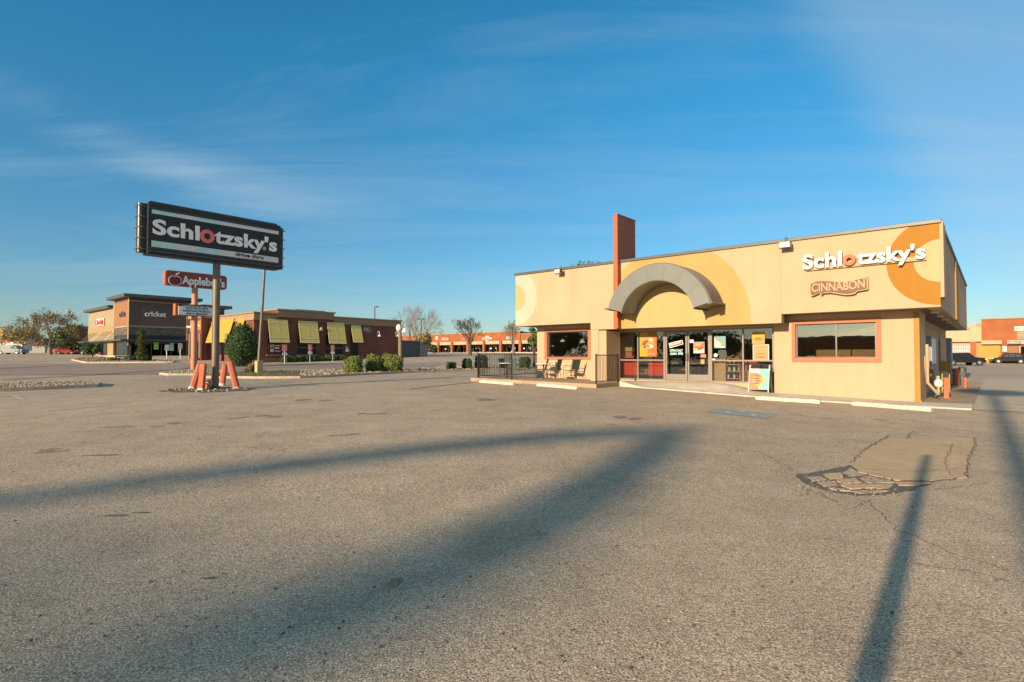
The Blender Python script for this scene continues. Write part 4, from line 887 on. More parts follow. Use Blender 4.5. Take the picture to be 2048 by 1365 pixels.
# end tubes with rings of neon guard
for xx, lab in ((x0 - .24, 'left'), (x1 + .20, 'right')):
    mb = MB(); mb.tube([(xx, 0, z0 - .22), (xx, 0, z1 + .20)], .15 if lab == 'left' else .12, 20); e = mb.build('end_tube', mat('bronze_tube_' + lab, (.055, .042, .028), .3, .25, 2, metal=.5), py_, smooth=60)
    mb = MB(); mb.box(xx - .03, xx + .12 * (1 if lab == 'left' else -1), -.15, .15, z0 - .2, z1 + .18); mb.build('end_plate', M['black'], py_)
    for k in range(5):
        mb = MB(); zc = z0 - .1 + (z1 - z0 + .2) * k / 4; pts = [(xx + .2 * math.cos(t), .2 * math.sin(t), zc + .02 * math.sin(t * 2)) for t in [2 * math.pi * i / 18 for i in range(19)]]
        mb.tube(pts, .012, 5, cap=False); mb.build('ring', M['alum'], e, smooth=60)
H = z1 - z0; L_ = x1 - x0; fy = -.275
mb = MB()
def sq(xa, xb, za, zb, mi, sl=0, y=fy - .004):
    mb.m = mi; mb.face([(xa, y, za), (xb, y, za), (xb + sl, y, zb), (xa + sl, y, zb)])
tb0, tb1 = z1 - H * .105, z1; lb0, lb1 = z0, z0 + H * .165
sq(x0, x0 + L_ * .50, tb0, tb1, 0); sq(x0 + L_ * .50, x1, tb0, tb1, 1); sq(x0, x0 + L_ * .48, lb0, lb1, 0, 0); mb.m = 1; mb.face([(x0 + L_ * .48, fy - .004, lb0), (x1, fy - .004, lb0), (x1, fy - .004, lb1), (x0 + L_ * .505, fy - .004, lb1)])
mb.m = 0; mb.face([(x0 + L_ * .48, fy - .0045, lb0), (x0 + L_ * .505, fy - .0045, lb1), (x0 + L_ * .48, fy - .0045, lb1)])
mb.m = 1; cxs = x0 + L_ * .25; mb.face([(cxs + L_ * .09 * math.cos(t), fy - .008, lb1 + H * .14 * math.sin(t)) for t in [math.pi + math.pi * i / 14 for i in range(15)]])
mb.face([(x0 + L_ * .17, fy - .008, tb0), (x0 + L_ * .33, fy - .008, tb0), (x0 + L_ * .29, fy - .008, tb1), (x0 + L_ * .20, fy - .008, tb1)])
mb.nonorm = True; mb.build('sign_face', [M['teal'], M['signgrey']], py_)
bzl = z0 + H * .335
bw = SP(430, 500)[0]
def sxx(px): return SP(px, 480)[0]
text('lettering', 'Schl', sxx(305.5), sxx(399.5), rel(SP(350, 475)[1]) - .0, rel(SP(367, 447)[1]), fy - .012, M['white'], py_, .012, .034, res=6, spacing=1.04)
cx = (sxx(400) + sxx(429.5)) / 2; r0 = (sxx(429.5) - sxx(400)) / 2; cz = rel(SP(414.5, 473)[1])
mb = MB(); mb.ring(cx, cz, r0 * .45, r0, fy - .03, fy - .004, n=32); mb.build('ring_letter', M['pink'], py_, smooth=40)
text('lettering', "tzsky's", sxx(429.5), sxx(554.5), rel(SP(515, 507)[1]), rel(SP(490, 465)[1]) - .03, fy - .012, M['white'], py_, .012, .034, res=6, spacing=1.04)
text('lettering', 'drive thru', sxx(472), sxx(528), lb0 + H * .045, lb0 + H * .155, fy - .009, M['black'], py_, .004, .03, res=4)
text('lettering', '®', sxx(526.5), sxx(533), rel(SP(530, 501)[1]), rel(SP(530, 494)[1]), fy - .012, M['white'], py_, .004, .01, res=4)
mb = MB(); mb.box(x0 - .02, x1 + .02, -.1, .1, z1 + .25, z1 + .34); mb.build('top_rail', M['darkgrey'], cab)
# shaded broken ground round the pole, stones
def blob(name, c, rx, ry, m, off, kind='structure', seed=1, n=28, rot=0):
    R = random.Random(seed); mb = MB(); vs = [(c[0], c[1], G(c[0], c[1]) + off)]
    for i in range(n):
        t = 2 * math.pi * i / n; k = R.uniform(.8, 1.15); x, y = rx * k * math.cos(t), ry * k * math.sin(t); x, y = x * math.cos(rot) - y * math.sin(rot), x * math.sin(rot) + y * math.cos(rot)
        vs.append((c[0] + x, c[1] + y, G(c[0] + x, c[1] + y) + off * .6))
    mb.idx(vs, [(0, i + 1, (i + 1) % n + 1) for i in range(n)]); o = mb.build(name, m); o['kind'] = kind; return o
blob('dirt_patch', (S.o.x - .1, S.o.y - .15), 1.7, 1.25, M['soil'], .03, seed=3)
def stones(name, pts, smin, smax, m, seed=1):
    R = random.Random(seed); mb = MB()
    for p in pts:
        s_ = R.uniform(smin, smax); f = R.random() * 6
        mb.ball((p[0], p[1], p[2] + s_ * .3), s_, s_ * R.uniform(.7, 1.1), s_ * R.uniform(.45, .7), 6, 4, lambda th, ph: 1 + .2 * math.sin(3 * ph + f) * math.sin(th))
    o = mb.build(name, m); o['kind'] = 'stuff'; return o
R = random.Random(7); pts = []
for i in range(70):
    a_, r_ = R.uniform(0, 6.28), 1.5 * math.sqrt(R.random()); x, y = S.o.x - .1 + r_ * math.cos(a_), S.o.y - .3 + r_ * .8 * math.sin(a_); pts.append((x, y, G(x, y) + .02))
stones('rubble', pts, .02, .065, M['rock'])
def post(name, label, cat, p0, p1, w_, m, group, top=True, n=8):
    o = thing(name, label, cat, p0, 0, group); d = p1 - p0; mb = MB(); dn = d.normalized()
    mb.tube([-dn * .1, d * .3, d - dn * .05, d - dn * .015, d], [w_ / 2, w_ / 2 * 1.03, w_ / 2, w_ / 2 * .9, w_ / 2 * .7], n); s_ = mb.build('shaft', m, o, smooth=35)
    mb = MB(); mb.tube([-dn * .02, dn * .1], [w_ / 2 * 1.25, w_ / 2 * 1.08], n); mb.build('footing', M['conc'], o, smooth=30); return o
def bp(px, py, Y): return at(px, py, Y)
GRP = 'faded red posts round the black pole sign'
p = gp(384, 779); post('guard_post', 'faded red post on the far left of the pole, leaning right at its top', 'bollard', p, at(400.5, 729, p.y + .25), .24, M['redpost'], GRP)
p = gp(402, 781.5); post('guard_post', 'faded red post standing nearly upright just left of the pole', 'bollard', p, at(407, 728, p.y), .25, M['redpost'], GRP, n=4)
p = gp(444, 772); post('guard_post', 'faded red post just right of the pole, leaning right at its top', 'bollard', p, at(450, 729, p.y + .1), .24, M['redpost'], GRP)
p = gp(474, 779); post('guard_post', 'faded red post furthest right of the pole, leaning left at its top', 'bollard', p, at(460, 724, p.y - .1), .25, M['redpost'], GRP)
p = gp(409, 779); post('guard_post', 'broken red post lying on the ground against the pole', 'bollard', p + Vector((0, 0, .14)), at(424, 765, p.y + .7), .30, M['redpost'], GRP)

# ---------------------------------------------------------------- neighbour's pole sign
A = Frame(388, 42, 0, SR); AZ = G(A.o.x, A.o.y)
o = thing('pylon_sign', "maroon pole sign reading Applebee's over a letter board, behind the black sign", 'pole sign', (A.o.x, A.o.y, AZ), SR)
AP = lambda px, py: A.front(px, py, -.3); ra = lambda z: z - AZ
x0, z1 = AP(331, 541); x1, z0 = AP(454, 579); z1, z0 = ra(z1), ra(z0) + .0
PPK = mat('salmon_pole_paint', (.50, .20, .12), .6, .15, 3)
mb = MB(); mb.tube([(0, 0, -.1), (0, 0, z0 + .1)], .21, 16); mb.build('pole', PPK, o, smooth=60)
def rbox(x0, x1, z0, z1, r, n=5):
    P = []
    for cx_, cz_, a0 in ((x1 - r, z1 - r, 0), (x0 + r, z1 - r, 90), (x0 + r, z0 + r, 180), (x1 - r, z0 + r, 270)):
        for i in range(n + 1): t = rad(a0 + 90 * i / n); P.append((cx_ + r * math.cos(t), cz_ + r * math.sin(t)))
    return P
mb = MB(); mb.prism(rbox(x0, x1, z0 - .05, z1 + .05, .22), -.26, .26); mb.build('cabinet', M['signorange'], o, smooth=30)
mb = MB(); mb.prism(rbox(x0 + .05, x1 - .05, z0, z1, .2), -.30, -.26); mb.build('sign_face', M['signred'], o, smooth=30)
ac = (AP(350, 560)); ax_, az_ = ac[0], ra(ac[1]); ar = .44
mb = MB(); pts = [(ax_ + ar * (math.cos(t)) * (1 - .10 * abs(math.sin(t)) ** 8), az_ - .06 + ar * .92 * math.sin(t) - (.10 * math.exp(-((t - math.pi / 2) / .35) ** 2)) + .06 * math.exp(-((t - 3 * math.pi / 2) / .2) ** 2)) for t in [2 * math.pi * i / 36 for i in range(36)]]
mb.prism(pts, -.32, -.30); mb.build('apple_outline', M['white'], o)
mb = MB(); pts = [(ax_ + (x - ax_) * .88, az_ - .06 + (z - az_ + .06) * .87) for x, z in pts]; mb.prism(pts, -.335, -.32); mb.build('apple', mat('apple_red', (.20, .02, .02), .4, .2, 3), o)
mb = MB(); mb.prism([(ax_ + .02, az_ + .34), (ax_ + .12, az_ + .50), (ax_ + .30, az_ + .60), (ax_ + .25, az_ + .45), (ax_ + .12, az_ + .36)], -.33, -.30); mb.build('leaf', M['white'], o)
text('lettering', "Applebee's", AP(364, 560)[0], AP(449.5, 560)[0], ra(AP(400, 576)[1]) - .02, ra(AP(380, 552.5)[1]), -.30, M['white'], o, .03, .03, res=4)
x0, z1 = AP(357.5, 608); x1, z0 = AP(428, 633); z1, z0 = ra(z1), ra(z0)
mb = MB(); mb.box(x0 - .2, x1 + .05, -.25, .25, z0 - .05, z1 + .02); mb.build('letter_board', M['signorange'], o)
mb = MB(); hb = z0 + (z1 - z0) * .80; mb.m = 0; mb.box(x0, x1, -.30, -.25, z0, hb); mb.m = 1; mb.box(x0, x1, -.30, -.25, hb, z1); mb.build('board_face', [mat('marquee_pale', (.80, .80, .75), .4, .06, 3), M['maroon']], o)
text('lettering', 'NEIGHBORHOOD GRILL & BAR', x0 + .3, x1 - .25, hb + .04, z1 - .06, -.30, M['signgrey'], o, .01, .02)
hh = (hb - z0)
for k, (s_, e0, e1) in enumerate((('HALF PRICE APPS', .45, .45), ('EVERYDAY FROM 2-5', .3, .25), ('AND 9 - MIDNIGHT', .5, .45))):
    text('lettering', s_, x0 + e0, x1 - e1, hb - hh * (.32 * k + .30), hb - hh * (.32 * k + .07), -.30, M['black'], o, .01, .03)

# ---------------------------------------------------------------- landscaped islands
def inset(P, d):
    n = len(P); out_ = []
    for i in range(n):
        a, b, c = Vector(P[i - 1]), Vector(P[i]), Vector(P[(i + 1) % n]); e1 = (b - a).normalized(); e2 = (c - b).normalized(); n1 = Vector((-e1.y, e1.x)); n2 = Vector((-e2.y, e2.x)); m_ = (n1 + n2)
        if m_.length < 1e-4: m_ = n1
        m_.normalize(); out_.append(tuple(b + m_ * d / max(.4, m_.dot(n1))))
    return out_
def dens(P, step=1.0):
    o_ = []
    for i in range(len(P)):
        a, b = Vector(P[i]), Vector(P[(i + 1) % len(P)]); k = max(1, int((b - a).length / step))
        for j in range(k): o_.append(tuple(a + (b - a) * j / k))
    return o_
def island(P, fill, h=.13, curbm=None, w_=.16, seed=1, name='kerb'):
    P = [(p[0], p[1]) for p in P]
    ar_ = sum(P[i][0] * P[(i + 1) % len(P)][1] - P[(i + 1) % len(P)][0] * P[i][1] for i in range(len(P)))
    if ar_ < 0: P = P[::-1]
    Q = inset(P, w_); n0 = len(P); P2, Q2 = [], []
    for i in range(n0):
        a, b = Vector(P[i]), Vector(P[(i + 1) % n0]); c, d = Vector(Q[i]), Vector(Q[(i + 1) % n0]); k = max(1, int((b - a).length / 1.5))
        for j in range(k): P2.append(a + (b - a) * j / k); Q2.append(c + (d - c) * j / k)
    n = len(P2); mb = MB(); R = random.Random(seed); vs = []
    for a, b in zip(P2, Q2):
        j_ = R.uniform(-.012, .012); vs += [(a.x, a.y, G(a.x, a.y) - .1), (a.x + j_, a.y + j_, G(a.x, a.y) + h + j_), (b.x, b.y, G(b.x, b.y) + h + j_), (b.x, b.y, G(b.x, b.y) - .1)]
    fs = []
    for i in range(n):
        j = (i + 1) % n
        for k in range(4): fs.append((i * 4 + k, j * 4 + k, j * 4 + (k + 1) % 4, i * 4 + (k + 1) % 4))
    mb.idx(vs, fs); o = struct(mb.build(name, curbm or M['curb'], smooth=30))
    mb = MB(); mb.face([(b.x, b.y, G(b.x, b.y) + h - .02) for b in Q2]); f_ = mb.build('planting_bed', fill)
    bm = bmesh.new(); bm.from_mesh(f_.data); bmesh.ops.triangulate(bm, faces=bm.faces); bm.to_mesh(f_.data); bm.free(); struct(f_)
    return [tuple(b) for b in Q2]
def inside(P, x, y):
    c = False
    for i in range(len(P)):
        (x1, y1), (x2, y2) = P[i - 1], P[i]
        if (y1 > y) != (y2 > y) and x < (x2 - x1) * (y - y1) / (y2 - y1) + x1: c = not c
    return c
def scatter(P, n, seed, h):
    R = random.Random(seed); xs_, ys_ = [p[0] for p in P], [p[1] for p in P]; out_ = []
    while len(out_) < n:
        x, y = R.uniform(min(xs_), max(xs_)), R.uniform(min(ys_), max(ys_))
        if inside(P, x, y): out_.append((x, y, G(x, y) + h))
    return out_
I1 = [gp(*a) for a in ((412, 757), (523, 758), (600, 757), (640, 755.5), (700, 752), (800, 747), (870, 744.5), (945, 742), (1075, 738), (1075, 735), (945, 736.5), (800, 739.5), (640, 743), (540, 744.5), (440, 747))]
I1 = [(p.x, p.y) for p in I1]
Q1 = island(I1, M['soil'], .12)
far = [p for p in scatter(Q1, 1500, 4, .09) if (p[0] / p[1]) > -.38]; stones('gravel', far, .03, .10, M['rock'], 2)
near = [p for p in scatter(Q1, 420, 5, .10) if (p[0] / p[1]) <= -.38]
def tuft_field(name, pts, h, m, seed=1, blades=9, spread=.12):
    R = random.Random(seed); mb = MB()
    for p in pts:
        for k in range(blades):
            a_ = R.uniform(0, 6.28); dx_, dy_ = math.cos(a_), math.sin(a_); r_ = R.uniform(0, spread); x, y = p[0] + dx_ * r_, p[1] + dy_ * r_; hh_ = h * R.uniform(.5, 1.1); ln = R.uniform(.1, .6) * hh_; w_ = .012 + h * .03
            mb.face([(x - dy_ * w_, y + dx_ * w_, p[2]), (x + dy_ * w_, y - dx_ * w_, p[2]), (x + dx_ * ln, y + dy_ * ln, p[2] + hh_)])
    mb.nonorm = True; o = mb.build(name, m); o['kind'] = 'stuff'; return o
tuft_field('grass', near, .10, M['lawn'], 3, 14, .25)
I2 = [gp(*a) for a in ((318, 750), (335, 751.5), (400, 751), (470, 749), (472, 745), (400, 743), (350, 744))]; I2 = [(p.x, p.y) for p in I2]
Q2_ = island(I2, M['soil'], .12, seed=2); stones('gravel', scatter(Q2_, 420, 6, .10), .03, .09, M['rock'], 5)
I3 = [gp(*a) for a in ((-90, 790), (-60, 787), (60, 781.5), (195, 775), (203, 770), (170, 767), (60, 771), (-60, 776), (-90, 778))]; I3 = [(p.x, p.y) for p in I3]
Q3 = island(I3, M['soil'], .14, seed=3); stones('gravel', scatter(Q3, 900, 7, .12), .02, .06, M['rock'], 6)
I4 = [gp(*a) for a in ((143, 721), (172, 727), (260, 726.5), (345, 726), (352, 723), (300, 719.5), (200, 716.5), (160, 717))]; I4 = [(p.x, p.y) for p in I4]
Q4 = island(I4, M['soil'], .15, seed=4); stones('gravel', scatter(Q4, 260, 8, .12), .05, .12, M['rock'], 7)

# ---------------------------------------------------------------- foliage builders
def leafquad(mb, p, nrm, s, R):
    u = nrm.orthogonal().normalized(); a_ = R.uniform(0, 6.28); u = (Matrix.Rotation(a_, 3, nrm) @ u); w_ = nrm.cross(u)
    mb.face([p - u * s, p + w_ * s * .5, p + u * s, p - w_ * s * .5])
def shrub_mesh(rx, ry, rz, n, s, seed, shape='ball', cz=None, core=.80, jitter=.22):
    """leaves in a thick shell over a lumpy core of leaves"""
    R = random.Random(seed); mb = MB(); cz = rz if cz is None else cz
    def radius(d):
        if shape == 'box':
            q_ = (abs(d.x) ** 5 + abs(d.y) ** 5 + abs(d.z) ** 5) ** (-1 / 5)
        else: q_ = 1
        return q_ * (1 + .06 * math.sin(5 * d.x + seed) + .05 * math.sin(7 * d.y + 2 * d.z * 3 + seed) + .04 * math.sin(11 * d.z + 4 * d.x))
    def f(th, ph): return core * radius(Vector((math.sin(th) * math.cos(ph), math.sin(th) * math.sin(ph), math.cos(th))))
    mb.ball((0, 0, cz), rx, ry, rz, 18, 12, f)
    for i in range(n):
        d = Vector((R.gauss(0, 1), R.gauss(0, 1), R.gauss(0, 1))).normalized(); k = radius(d) * (R.uniform(.80, 1.0) + (R.random() ** 4) * jitter) * (1 - .10 * max(0, math.sin(4.3 * d.x + 3.1 * d.z + seed * 1.7)))
        p = Vector((d.x * rx * k, d.y * ry * k, cz + d.z * rz * k))
        if p.z < .02: p.z = R.uniform(0, .1)
        nr = (d + Vector((R.gauss(0, .6), R.gauss(0, .6), R.gauss(0, .6)))).normalized(); leafquad(mb, p, nr, s * R.uniform(.6, 1.2), R)
    mb.nonorm = True; return mb
def shrub(name, label, cat, px0, px1, pyt, pyb, m, n, s, seed, group=None, shape='ball', Y=None, depth=1.0, cz=None, **kw):
    pxc = (px0 + px1) / 2; p = gp(pxc, pyb) if Y is None else at(pxc, pyb, Y)
    if Y is not None: p.z = G(p.x, p.y)
    w_ = (px1 - px0) / F * p.y / 2; h = (pyb - pyt) / F * p.y; p = p + Vector((0, w_ * .5 * depth, -.03))
    o = thing(name, label, cat, p, 0, group); mb = shrub_mesh(w_, w_ * depth, h / 2, n, s, seed, shape, **kw); mb.build('foliage', m, o)
    mb = MB(); mb.tube([(0, 0, -.05), (0, 0, h * .4)], .05, 6); mb.build('stem', M['bark'], o); return o
HG = 'clipped hedges along the strip between the lots'
shrub('box_hedge', 'clipped box hedge, leftmost of the three near the wooden pole', 'hedge', 688.5, 720.5, 714, 748.5, M['leafhedge'], 5200, .055, 1, HG, 'box')
shrub('box_hedge', 'clipped box hedge, middle one of the three near the wooden pole', 'hedge', 730, 761.5, 710.5, 746.5, M['leafhedge'], 5200, .055, 2, HG, 'box')
shrub('box_hedge', 'widest clipped box hedge, right one of the three in front of the wooden pole', 'hedge', 762, 800.5, 709, 746, M['leafhedge'], 6000, .055, 3, HG, 'box')
shrub('box_hedge', 'small dark clipped hedge standing alone left of the patio', 'hedge', 893, 909.5, 725, 741.5, M['leafdark'], 2500, .07, 4, HG, 'box')
shrub('box_hedge', 'rounded dark hedge just left of the patio railing', 'hedge', 925.5, 942, 718, 740.5, M['leafdark'], 3000, .07, 5, HG, 'box')
shrub('box_hedge', 'dark hedge behind the left post of the patio railing', 'hedge', 951, 974, 711, 739.5, M['leafdark'], 3200, .07, 6, HG, 'box')
shrub('box_hedge', 'dark hedge seen through the long side railing of the patio', 'hedge', 1040, 1060, 715, 738.5, M['leafdark'], 2600, .08, 7, HG, 'box')
shrub('tall_shrub', 'tall oval dark green shrub in front of the brick restaurant corner', 'shrub', 445, 509, 641, 727, M['leafdark'], 11000, .085, 8, cz=None, Y=50, jitter=.16)
# dry grass clump
p = gp(492.5, 749) + Vector((0, .8, 0)); o = thing('grass_clump', 'round pale dry grass clump beside the concrete lamp base', 'plant', p, 0); R = random.Random(12); mb = MB()
for i in range(1500):
    a_, el = R.uniform(0, 6.28), R.uniform(.15, 1.5); L2 = R.uniform(.5, .85); d = Vector((math.cos(a_) * math.cos(el), math.sin(a_) * math.cos(el), math.sin(el))); p0 = Vector((math.cos(a_), math.sin(a_), 0)) * R.uniform(0, .2); w_ = Vector((-math.sin(a_), math.cos(a_), 0)) * .008
    m_ = p0 + d * L2 * .6; e_ = p0 + d * L2 + Vector((0, 0, -.22 * L2)) * math.cos(el); mb.face([p0 - w_, p0 + w_, m_ + w_, m_ - w_]); mb.face([m_ - w_, m_ + w_, e_])
mb.nonorm = True; mb.build('blades', M['grass'], o)
# ---------------------------------------------------------------- trees
def tree(name, label, base, H, spread, seed, leaf=None, nleaf=0, ls=.12, trunk=.25, forks=5, depth=6, bark='barkpale', group='trees', trunkfrac=.22, twig=.012, up=.35, lean=0, cat='tree', leafband=(0, 1), ang=.75, ratio=.74, W_=None):
    R = random.Random(seed); o = thing(name, label, cat, base, 0, group); tips = []
    mb = MB(); tb = MB()
    top = Vector((lean * H * .2, 0, H * trunkfrac)); tb.tube([(0, 0, -.3), (0, 0, .05), top * .5 + Vector((.03 * H * R.uniform(-1, 1) * .3, 0, 0)), top], [trunk * 1.4, trunk * 1.1, trunk * .92, trunk * .85], 8)
    def grow(p, d, L_, r_, k):
        segs = 3 if k > 1 else 2; pts = [p]; rs = [r_]; q_ = p; dd = d.copy()
        for i in range(segs):
            dd = (dd + Vector((R.gauss(0, .16), R.gauss(0, .16), R.gauss(0, .10) + up * .12))).normalized(); q_ = q_ + dd * L_ / segs; pts.append(q_); rs.append(max(twig * .7, r_ * (1 - .38 * (i + 1) / segs)))
        mb.tube(pts, rs, 5 if k > 3 else (4 if k > 1 else 3), cap=False)
        if k <= 2: tips.extend([(pts[-1], dd), (pts[1], dd)])
        if k <= 0: return
        nb = R.choice((2, 3, 3)) if k > 1 else 3
        for b_ in range(nb):
            ax = Vector((R.gauss(0, 1), R.gauss(0, 1), R.gauss(0, 1))).normalized(); nd = (Matrix.Rotation(R.uniform(.25, ang) * (1 if b_ else .5), 3, dd.cross(ax).normalized()) @ dd)
            s0 = pts[-1] if b_ < 2 else pts[-2]; grow(s0, (nd + Vector((0, 0, up * .25))).normalized(), L_ * R.uniform(ratio - .1, ratio + .08), rs[-1] * R.uniform(.6, .8), k - 1)
    tot = sum(ratio ** i for i in range(depth + 1)); L0 = (H * (1 - trunkfrac)) / tot * 1.22
    for i in range(forks):
        a_ = 2 * math.pi * i / forks + R.uniform(-.3, .3); tl = spread * R.uniform(.55, 1.1) if i else .15
        grow(top - Vector((0, 0, R.uniform(0, .10) * H * trunkfrac)), Vector((math.cos(a_) * tl, math.sin(a_) * tl, 1)).normalized(), L0 * R.uniform(.85, 1.1), trunk * .6, depth)
    zmax = max(v[2] for v in mb.v); rr_ = sorted(math.hypot(v[0], v[1]) for v in mb.v if v[2] > top.z); k = (W_ / 2) / rr_[int(len(rr_) * .97)] if W_ else H / zmax
    mb.v = [(x * (1 + (k - 1) * min(1, (z - top.z) / (.12 * H))), y * (1 + (k - 1) * min(1, (z - top.z) / (.12 * H))), top.z + (z - top.z) * (H - top.z) / (zmax - top.z)) if z > top.z else (x, y, z) for x, y, z in mb.v]
    tb.build('trunk', M[bark], o, smooth=50)
    mb.nonorm = True; mb.build('branches', M[bark], o)
    if leaf:
        lm = MB()
        for i in range(nleaf):
            p, d = R.choice(tips); z_ = top.z + (p.z - top.z) * (H - top.z) / (zmax - top.z); pp = Vector((p.x * k, p.y * k, z_)) + Vector((R.gauss(0, 1), R.gauss(0, 1), R.gauss(0, 1))) * ls * 1.8
            if not (leafband[0] * H <= pp.z <= leafband[1] * H): continue
            leafquad(lm, pp, Vector((R.gauss(0, 1), R.gauss(0, 1), R.gauss(0, 1) + .5)).normalized(), ls * R.uniform(.6, 1.2), R)
        lm.nonorm = True; lm.build('leaves', M[leaf], o)
    return o
def tb(px, pyb, pyt, Y, **kw):
    p = at(px, pyb, Y); p.z = G(p.x, p.y) if 'z' not in kw else kw['z']; return p, (at(px, pyt, Y).z - p.z)
p, h = tb(100, 711, 615, 105); tree('budding_tree', 'large spreading tree with sparse yellow-green buds at the far left', p, h, 1.35, 3, 'leafbud', 3600, .17, .42, 6, 6, 'barkpale', 'far trees', .16, .03, up=.22, ang=.8, W_=12.6)
p, h = tb(46, 706, 655, 120); tree('budding_tree', 'lower yellow-leaved tree behind the lamp posts at the far left', p, h, 1.4, 8, 'leafbud', 2600, .26, .3, 5, 5, 'barkpale', 'far trees', .2, .035, up=.15)
def leafy(name, label, px, pyb, pyt, Y, wpx, leaf, n, ls, seed, group='far trees', bark='bark', tf=.25):
    p, h = tb(px, pyb, pyt, Y); o = thing(name, label, 'tree', p, 0, group); R = random.Random(seed); w_ = wpx / F * Y / 2
    mb = MB(); mb.tube([(0, 0, -.2), (0, 0, h * .25), (.1, 0, h * .6)], [h * .04, h * .03, h * .015], 7); mb.build('trunk', M[bark], o, smooth=50)
    lm = MB(); cl = []
    for i in range(26):
        a_ = R.uniform(0, 6.28); t = R.uniform(0, 1); rr_ = w_ * math.sqrt(R.random()) * (1 - .5 * abs(t - .4)); cl.append((Vector((rr_ * math.cos(a_), rr_ * math.sin(a_), h * (tf + (1 - tf) * (.1 + .75 * t)))), R.uniform(.12, .24) * min(h, 2 * w_)))
    for i in range(n):
        c, r_ = R.choice(cl); d = Vector((R.gauss(0, 1), R.gauss(0, 1), R.gauss(0, 1))).normalized(); p_ = c + d * r_ * R.uniform(.6, 1.08); p_.z = min(p_.z, h); leafquad(lm, p_, (d + Vector((R.gauss(0, .5), R.gauss(0, .5), R.gauss(0, .5)))).normalized(), ls * R.uniform(.6, 1.3), R)
    lm.nonorm = True; lm.build('leaves', M[leaf], o)
    mb = MB()
    for c, r_ in cl[::2]: mb.tube([(0, 0, h * .3), tuple(c * .6 + Vector((0, 0, h * .1))), tuple(c)], [h * .014, h * .009, h * .004], 4)
    mb.build('branches', M[bark], o); return o
leafy('oak_tree', 'dark green leafy tree left of the stone-fronted shop', 150, 711, 651, 112, 62, 'leafgreen', 5200, .30, 21)
leafy('oak_tree', 'small dark tree with a straight trunk on the planted strip before the shops', 185, 724, 685, 74, 34, 'leafdark', 2600, .13, 22, 'small trees before the shops')
leafy('oak_tree', 'dark far tree behind the yellow round sign at the far left', 20, 706, 662, 150, 60, 'leafdark', 1800, .4, 24)
leafy('oak_tree', 'far tree between the budding tree and the shops', 128, 706, 668, 150, 50, 'leafdark', 2200, .35, 25)
p, h = tb(830, 709, 606, 118); tree('bare_tree', 'large bare fan-shaped tree behind the grey enclosure', p, h, 1.5, 17, None, 0, .1, .42, 11, 5, 'barkpale', 'bare trees before the shops', .12, .022, up=.22, ang=.6, W_=12.6)
p, h = tb(940, 713, 632, 92); tree('bare_tree', 'medium bare tree in front of the orange shops, left of the patio', p, h, 1.3, 11, None, 0, .1, .30, 6, 6, 'bark', 'bare trees before the shops', .30, .017, up=.18, ang=.75, W_=6.2)
p, h = tb(1027, 714, 636, 88); tree('bare_tree', 'slender bare tree rising behind the patio railing', p, h, .8, 14, None, 0, .1, .22, 5, 6, 'barkpale', 'bare trees before the shops', .26, .015, up=.3, ang=.62, W_=3.6)
p, h = tb(867, 714, 686, 100); leafy('ball_tree', 'small round-topped tree on thin trunks right of the grey enclosure', 867, 714, 690, 96, 15, 'leafdark', 900, .16, 31, 'small trees before the shops')
# leafy tree behind the restaurant, tips above the parapet
for px_, pt_, Y_, sd, lab in ((1165, 520, 46, 41, 'green tree behind the restaurant, its top twigs just above the roof edge'), ):
    leafy('backyard_tree', lab, px_, 728, pt_, Y_, 150, 'leafgreen', 5200, .12, sd, 'trees behind the restaurant')
leafy('backyard_tree', 'low green tree at the left end of the restaurant, under the soffit', 1068, 735, 654, 47, 26, 'leafgreen', 1500, .11, 42, 'trees behind the restaurant', tf=.55)
# palm-like plant and bushes on the far strip
p = gp(283, 724); o = thing('yucca_plant', 'tall pale green feathery plant on the strip before the stone shop', 'plant', p, 0); R = random.Random(9); h = 64 / F * p.y; mb = MB(); mb.tube([(0, 0, 0), (.05, 0, h * .8)], [.14, .06], 7); mb.build('stem', M['bark'], o)
mb = MB()
for i in range(2600):
    t = R.random(); z_ = h * (.12 + .86 * t); a_ = R.uniform(0, 6.28); ln = (.55 + .75 * math.sin(t * 9) ** 2 * (1 - t * .5)) * R.uniform(.5, 1); d = Vector((math.cos(a_), math.sin(a_), R.uniform(-.1, .9))).normalized(); p0 = Vector((0, 0, z_)); w_ = Vector((-math.sin(a_), math.cos(a_), 0)) * .03
    mb.face([p0 - w_, p0 + d * ln * .6 - w_ + Vector((0, 0, 0)), p0 + d * ln + Vector((0, 0, -.15 * ln)), p0 + d * ln * .6 + w_])
mb.nonorm = True; mb.build('fronds', M['leafpalm'], o)
BG = 'low bushes before the shops'
shrub('low_bush', 'low bush left of the feathery plant, nearest the small tree', 'bush', 203, 232, 715, 723.5, M['leafhedge'], 1200, .11, 51, BG)
shrub('low_bush', 'low dark bush directly left of the feathery plant', 'bush', 247, 270, 711.5, 723.5, M['leafdark'], 1200, .12, 52, BG)
shrub('low_bush', 'dark bush at the foot of the feathery plant', 'bush', 273, 297, 706, 724, M['leafdark'], 1500, .12, 53, BG)
# ---------------------------------------------------------------- brick restaurant
def zrel(fr): return fr.gz
AF = Frame(507.6, 60); A2 = Frame(507.6, 60, 0, SR); AF.gz = .80
ab = thing('brick_restaurant', 'low dark red brick restaurant with yellow shutter awnings and a stepped parapet', 'restaurant', (AF.o.x, AF.o.y, 0), SR)
q2 = lambda px, py, v=0: A2.front(px, py, v)
LEN = q2(801.9, 680)[0]; zl = q2(530, 627.5)[1]; zh = q2(610, 624)[1]; gz = q2(560, 727)[1] - .3
xa, xb = q2(554.5, 650)[0], q2(667, 650)[0]
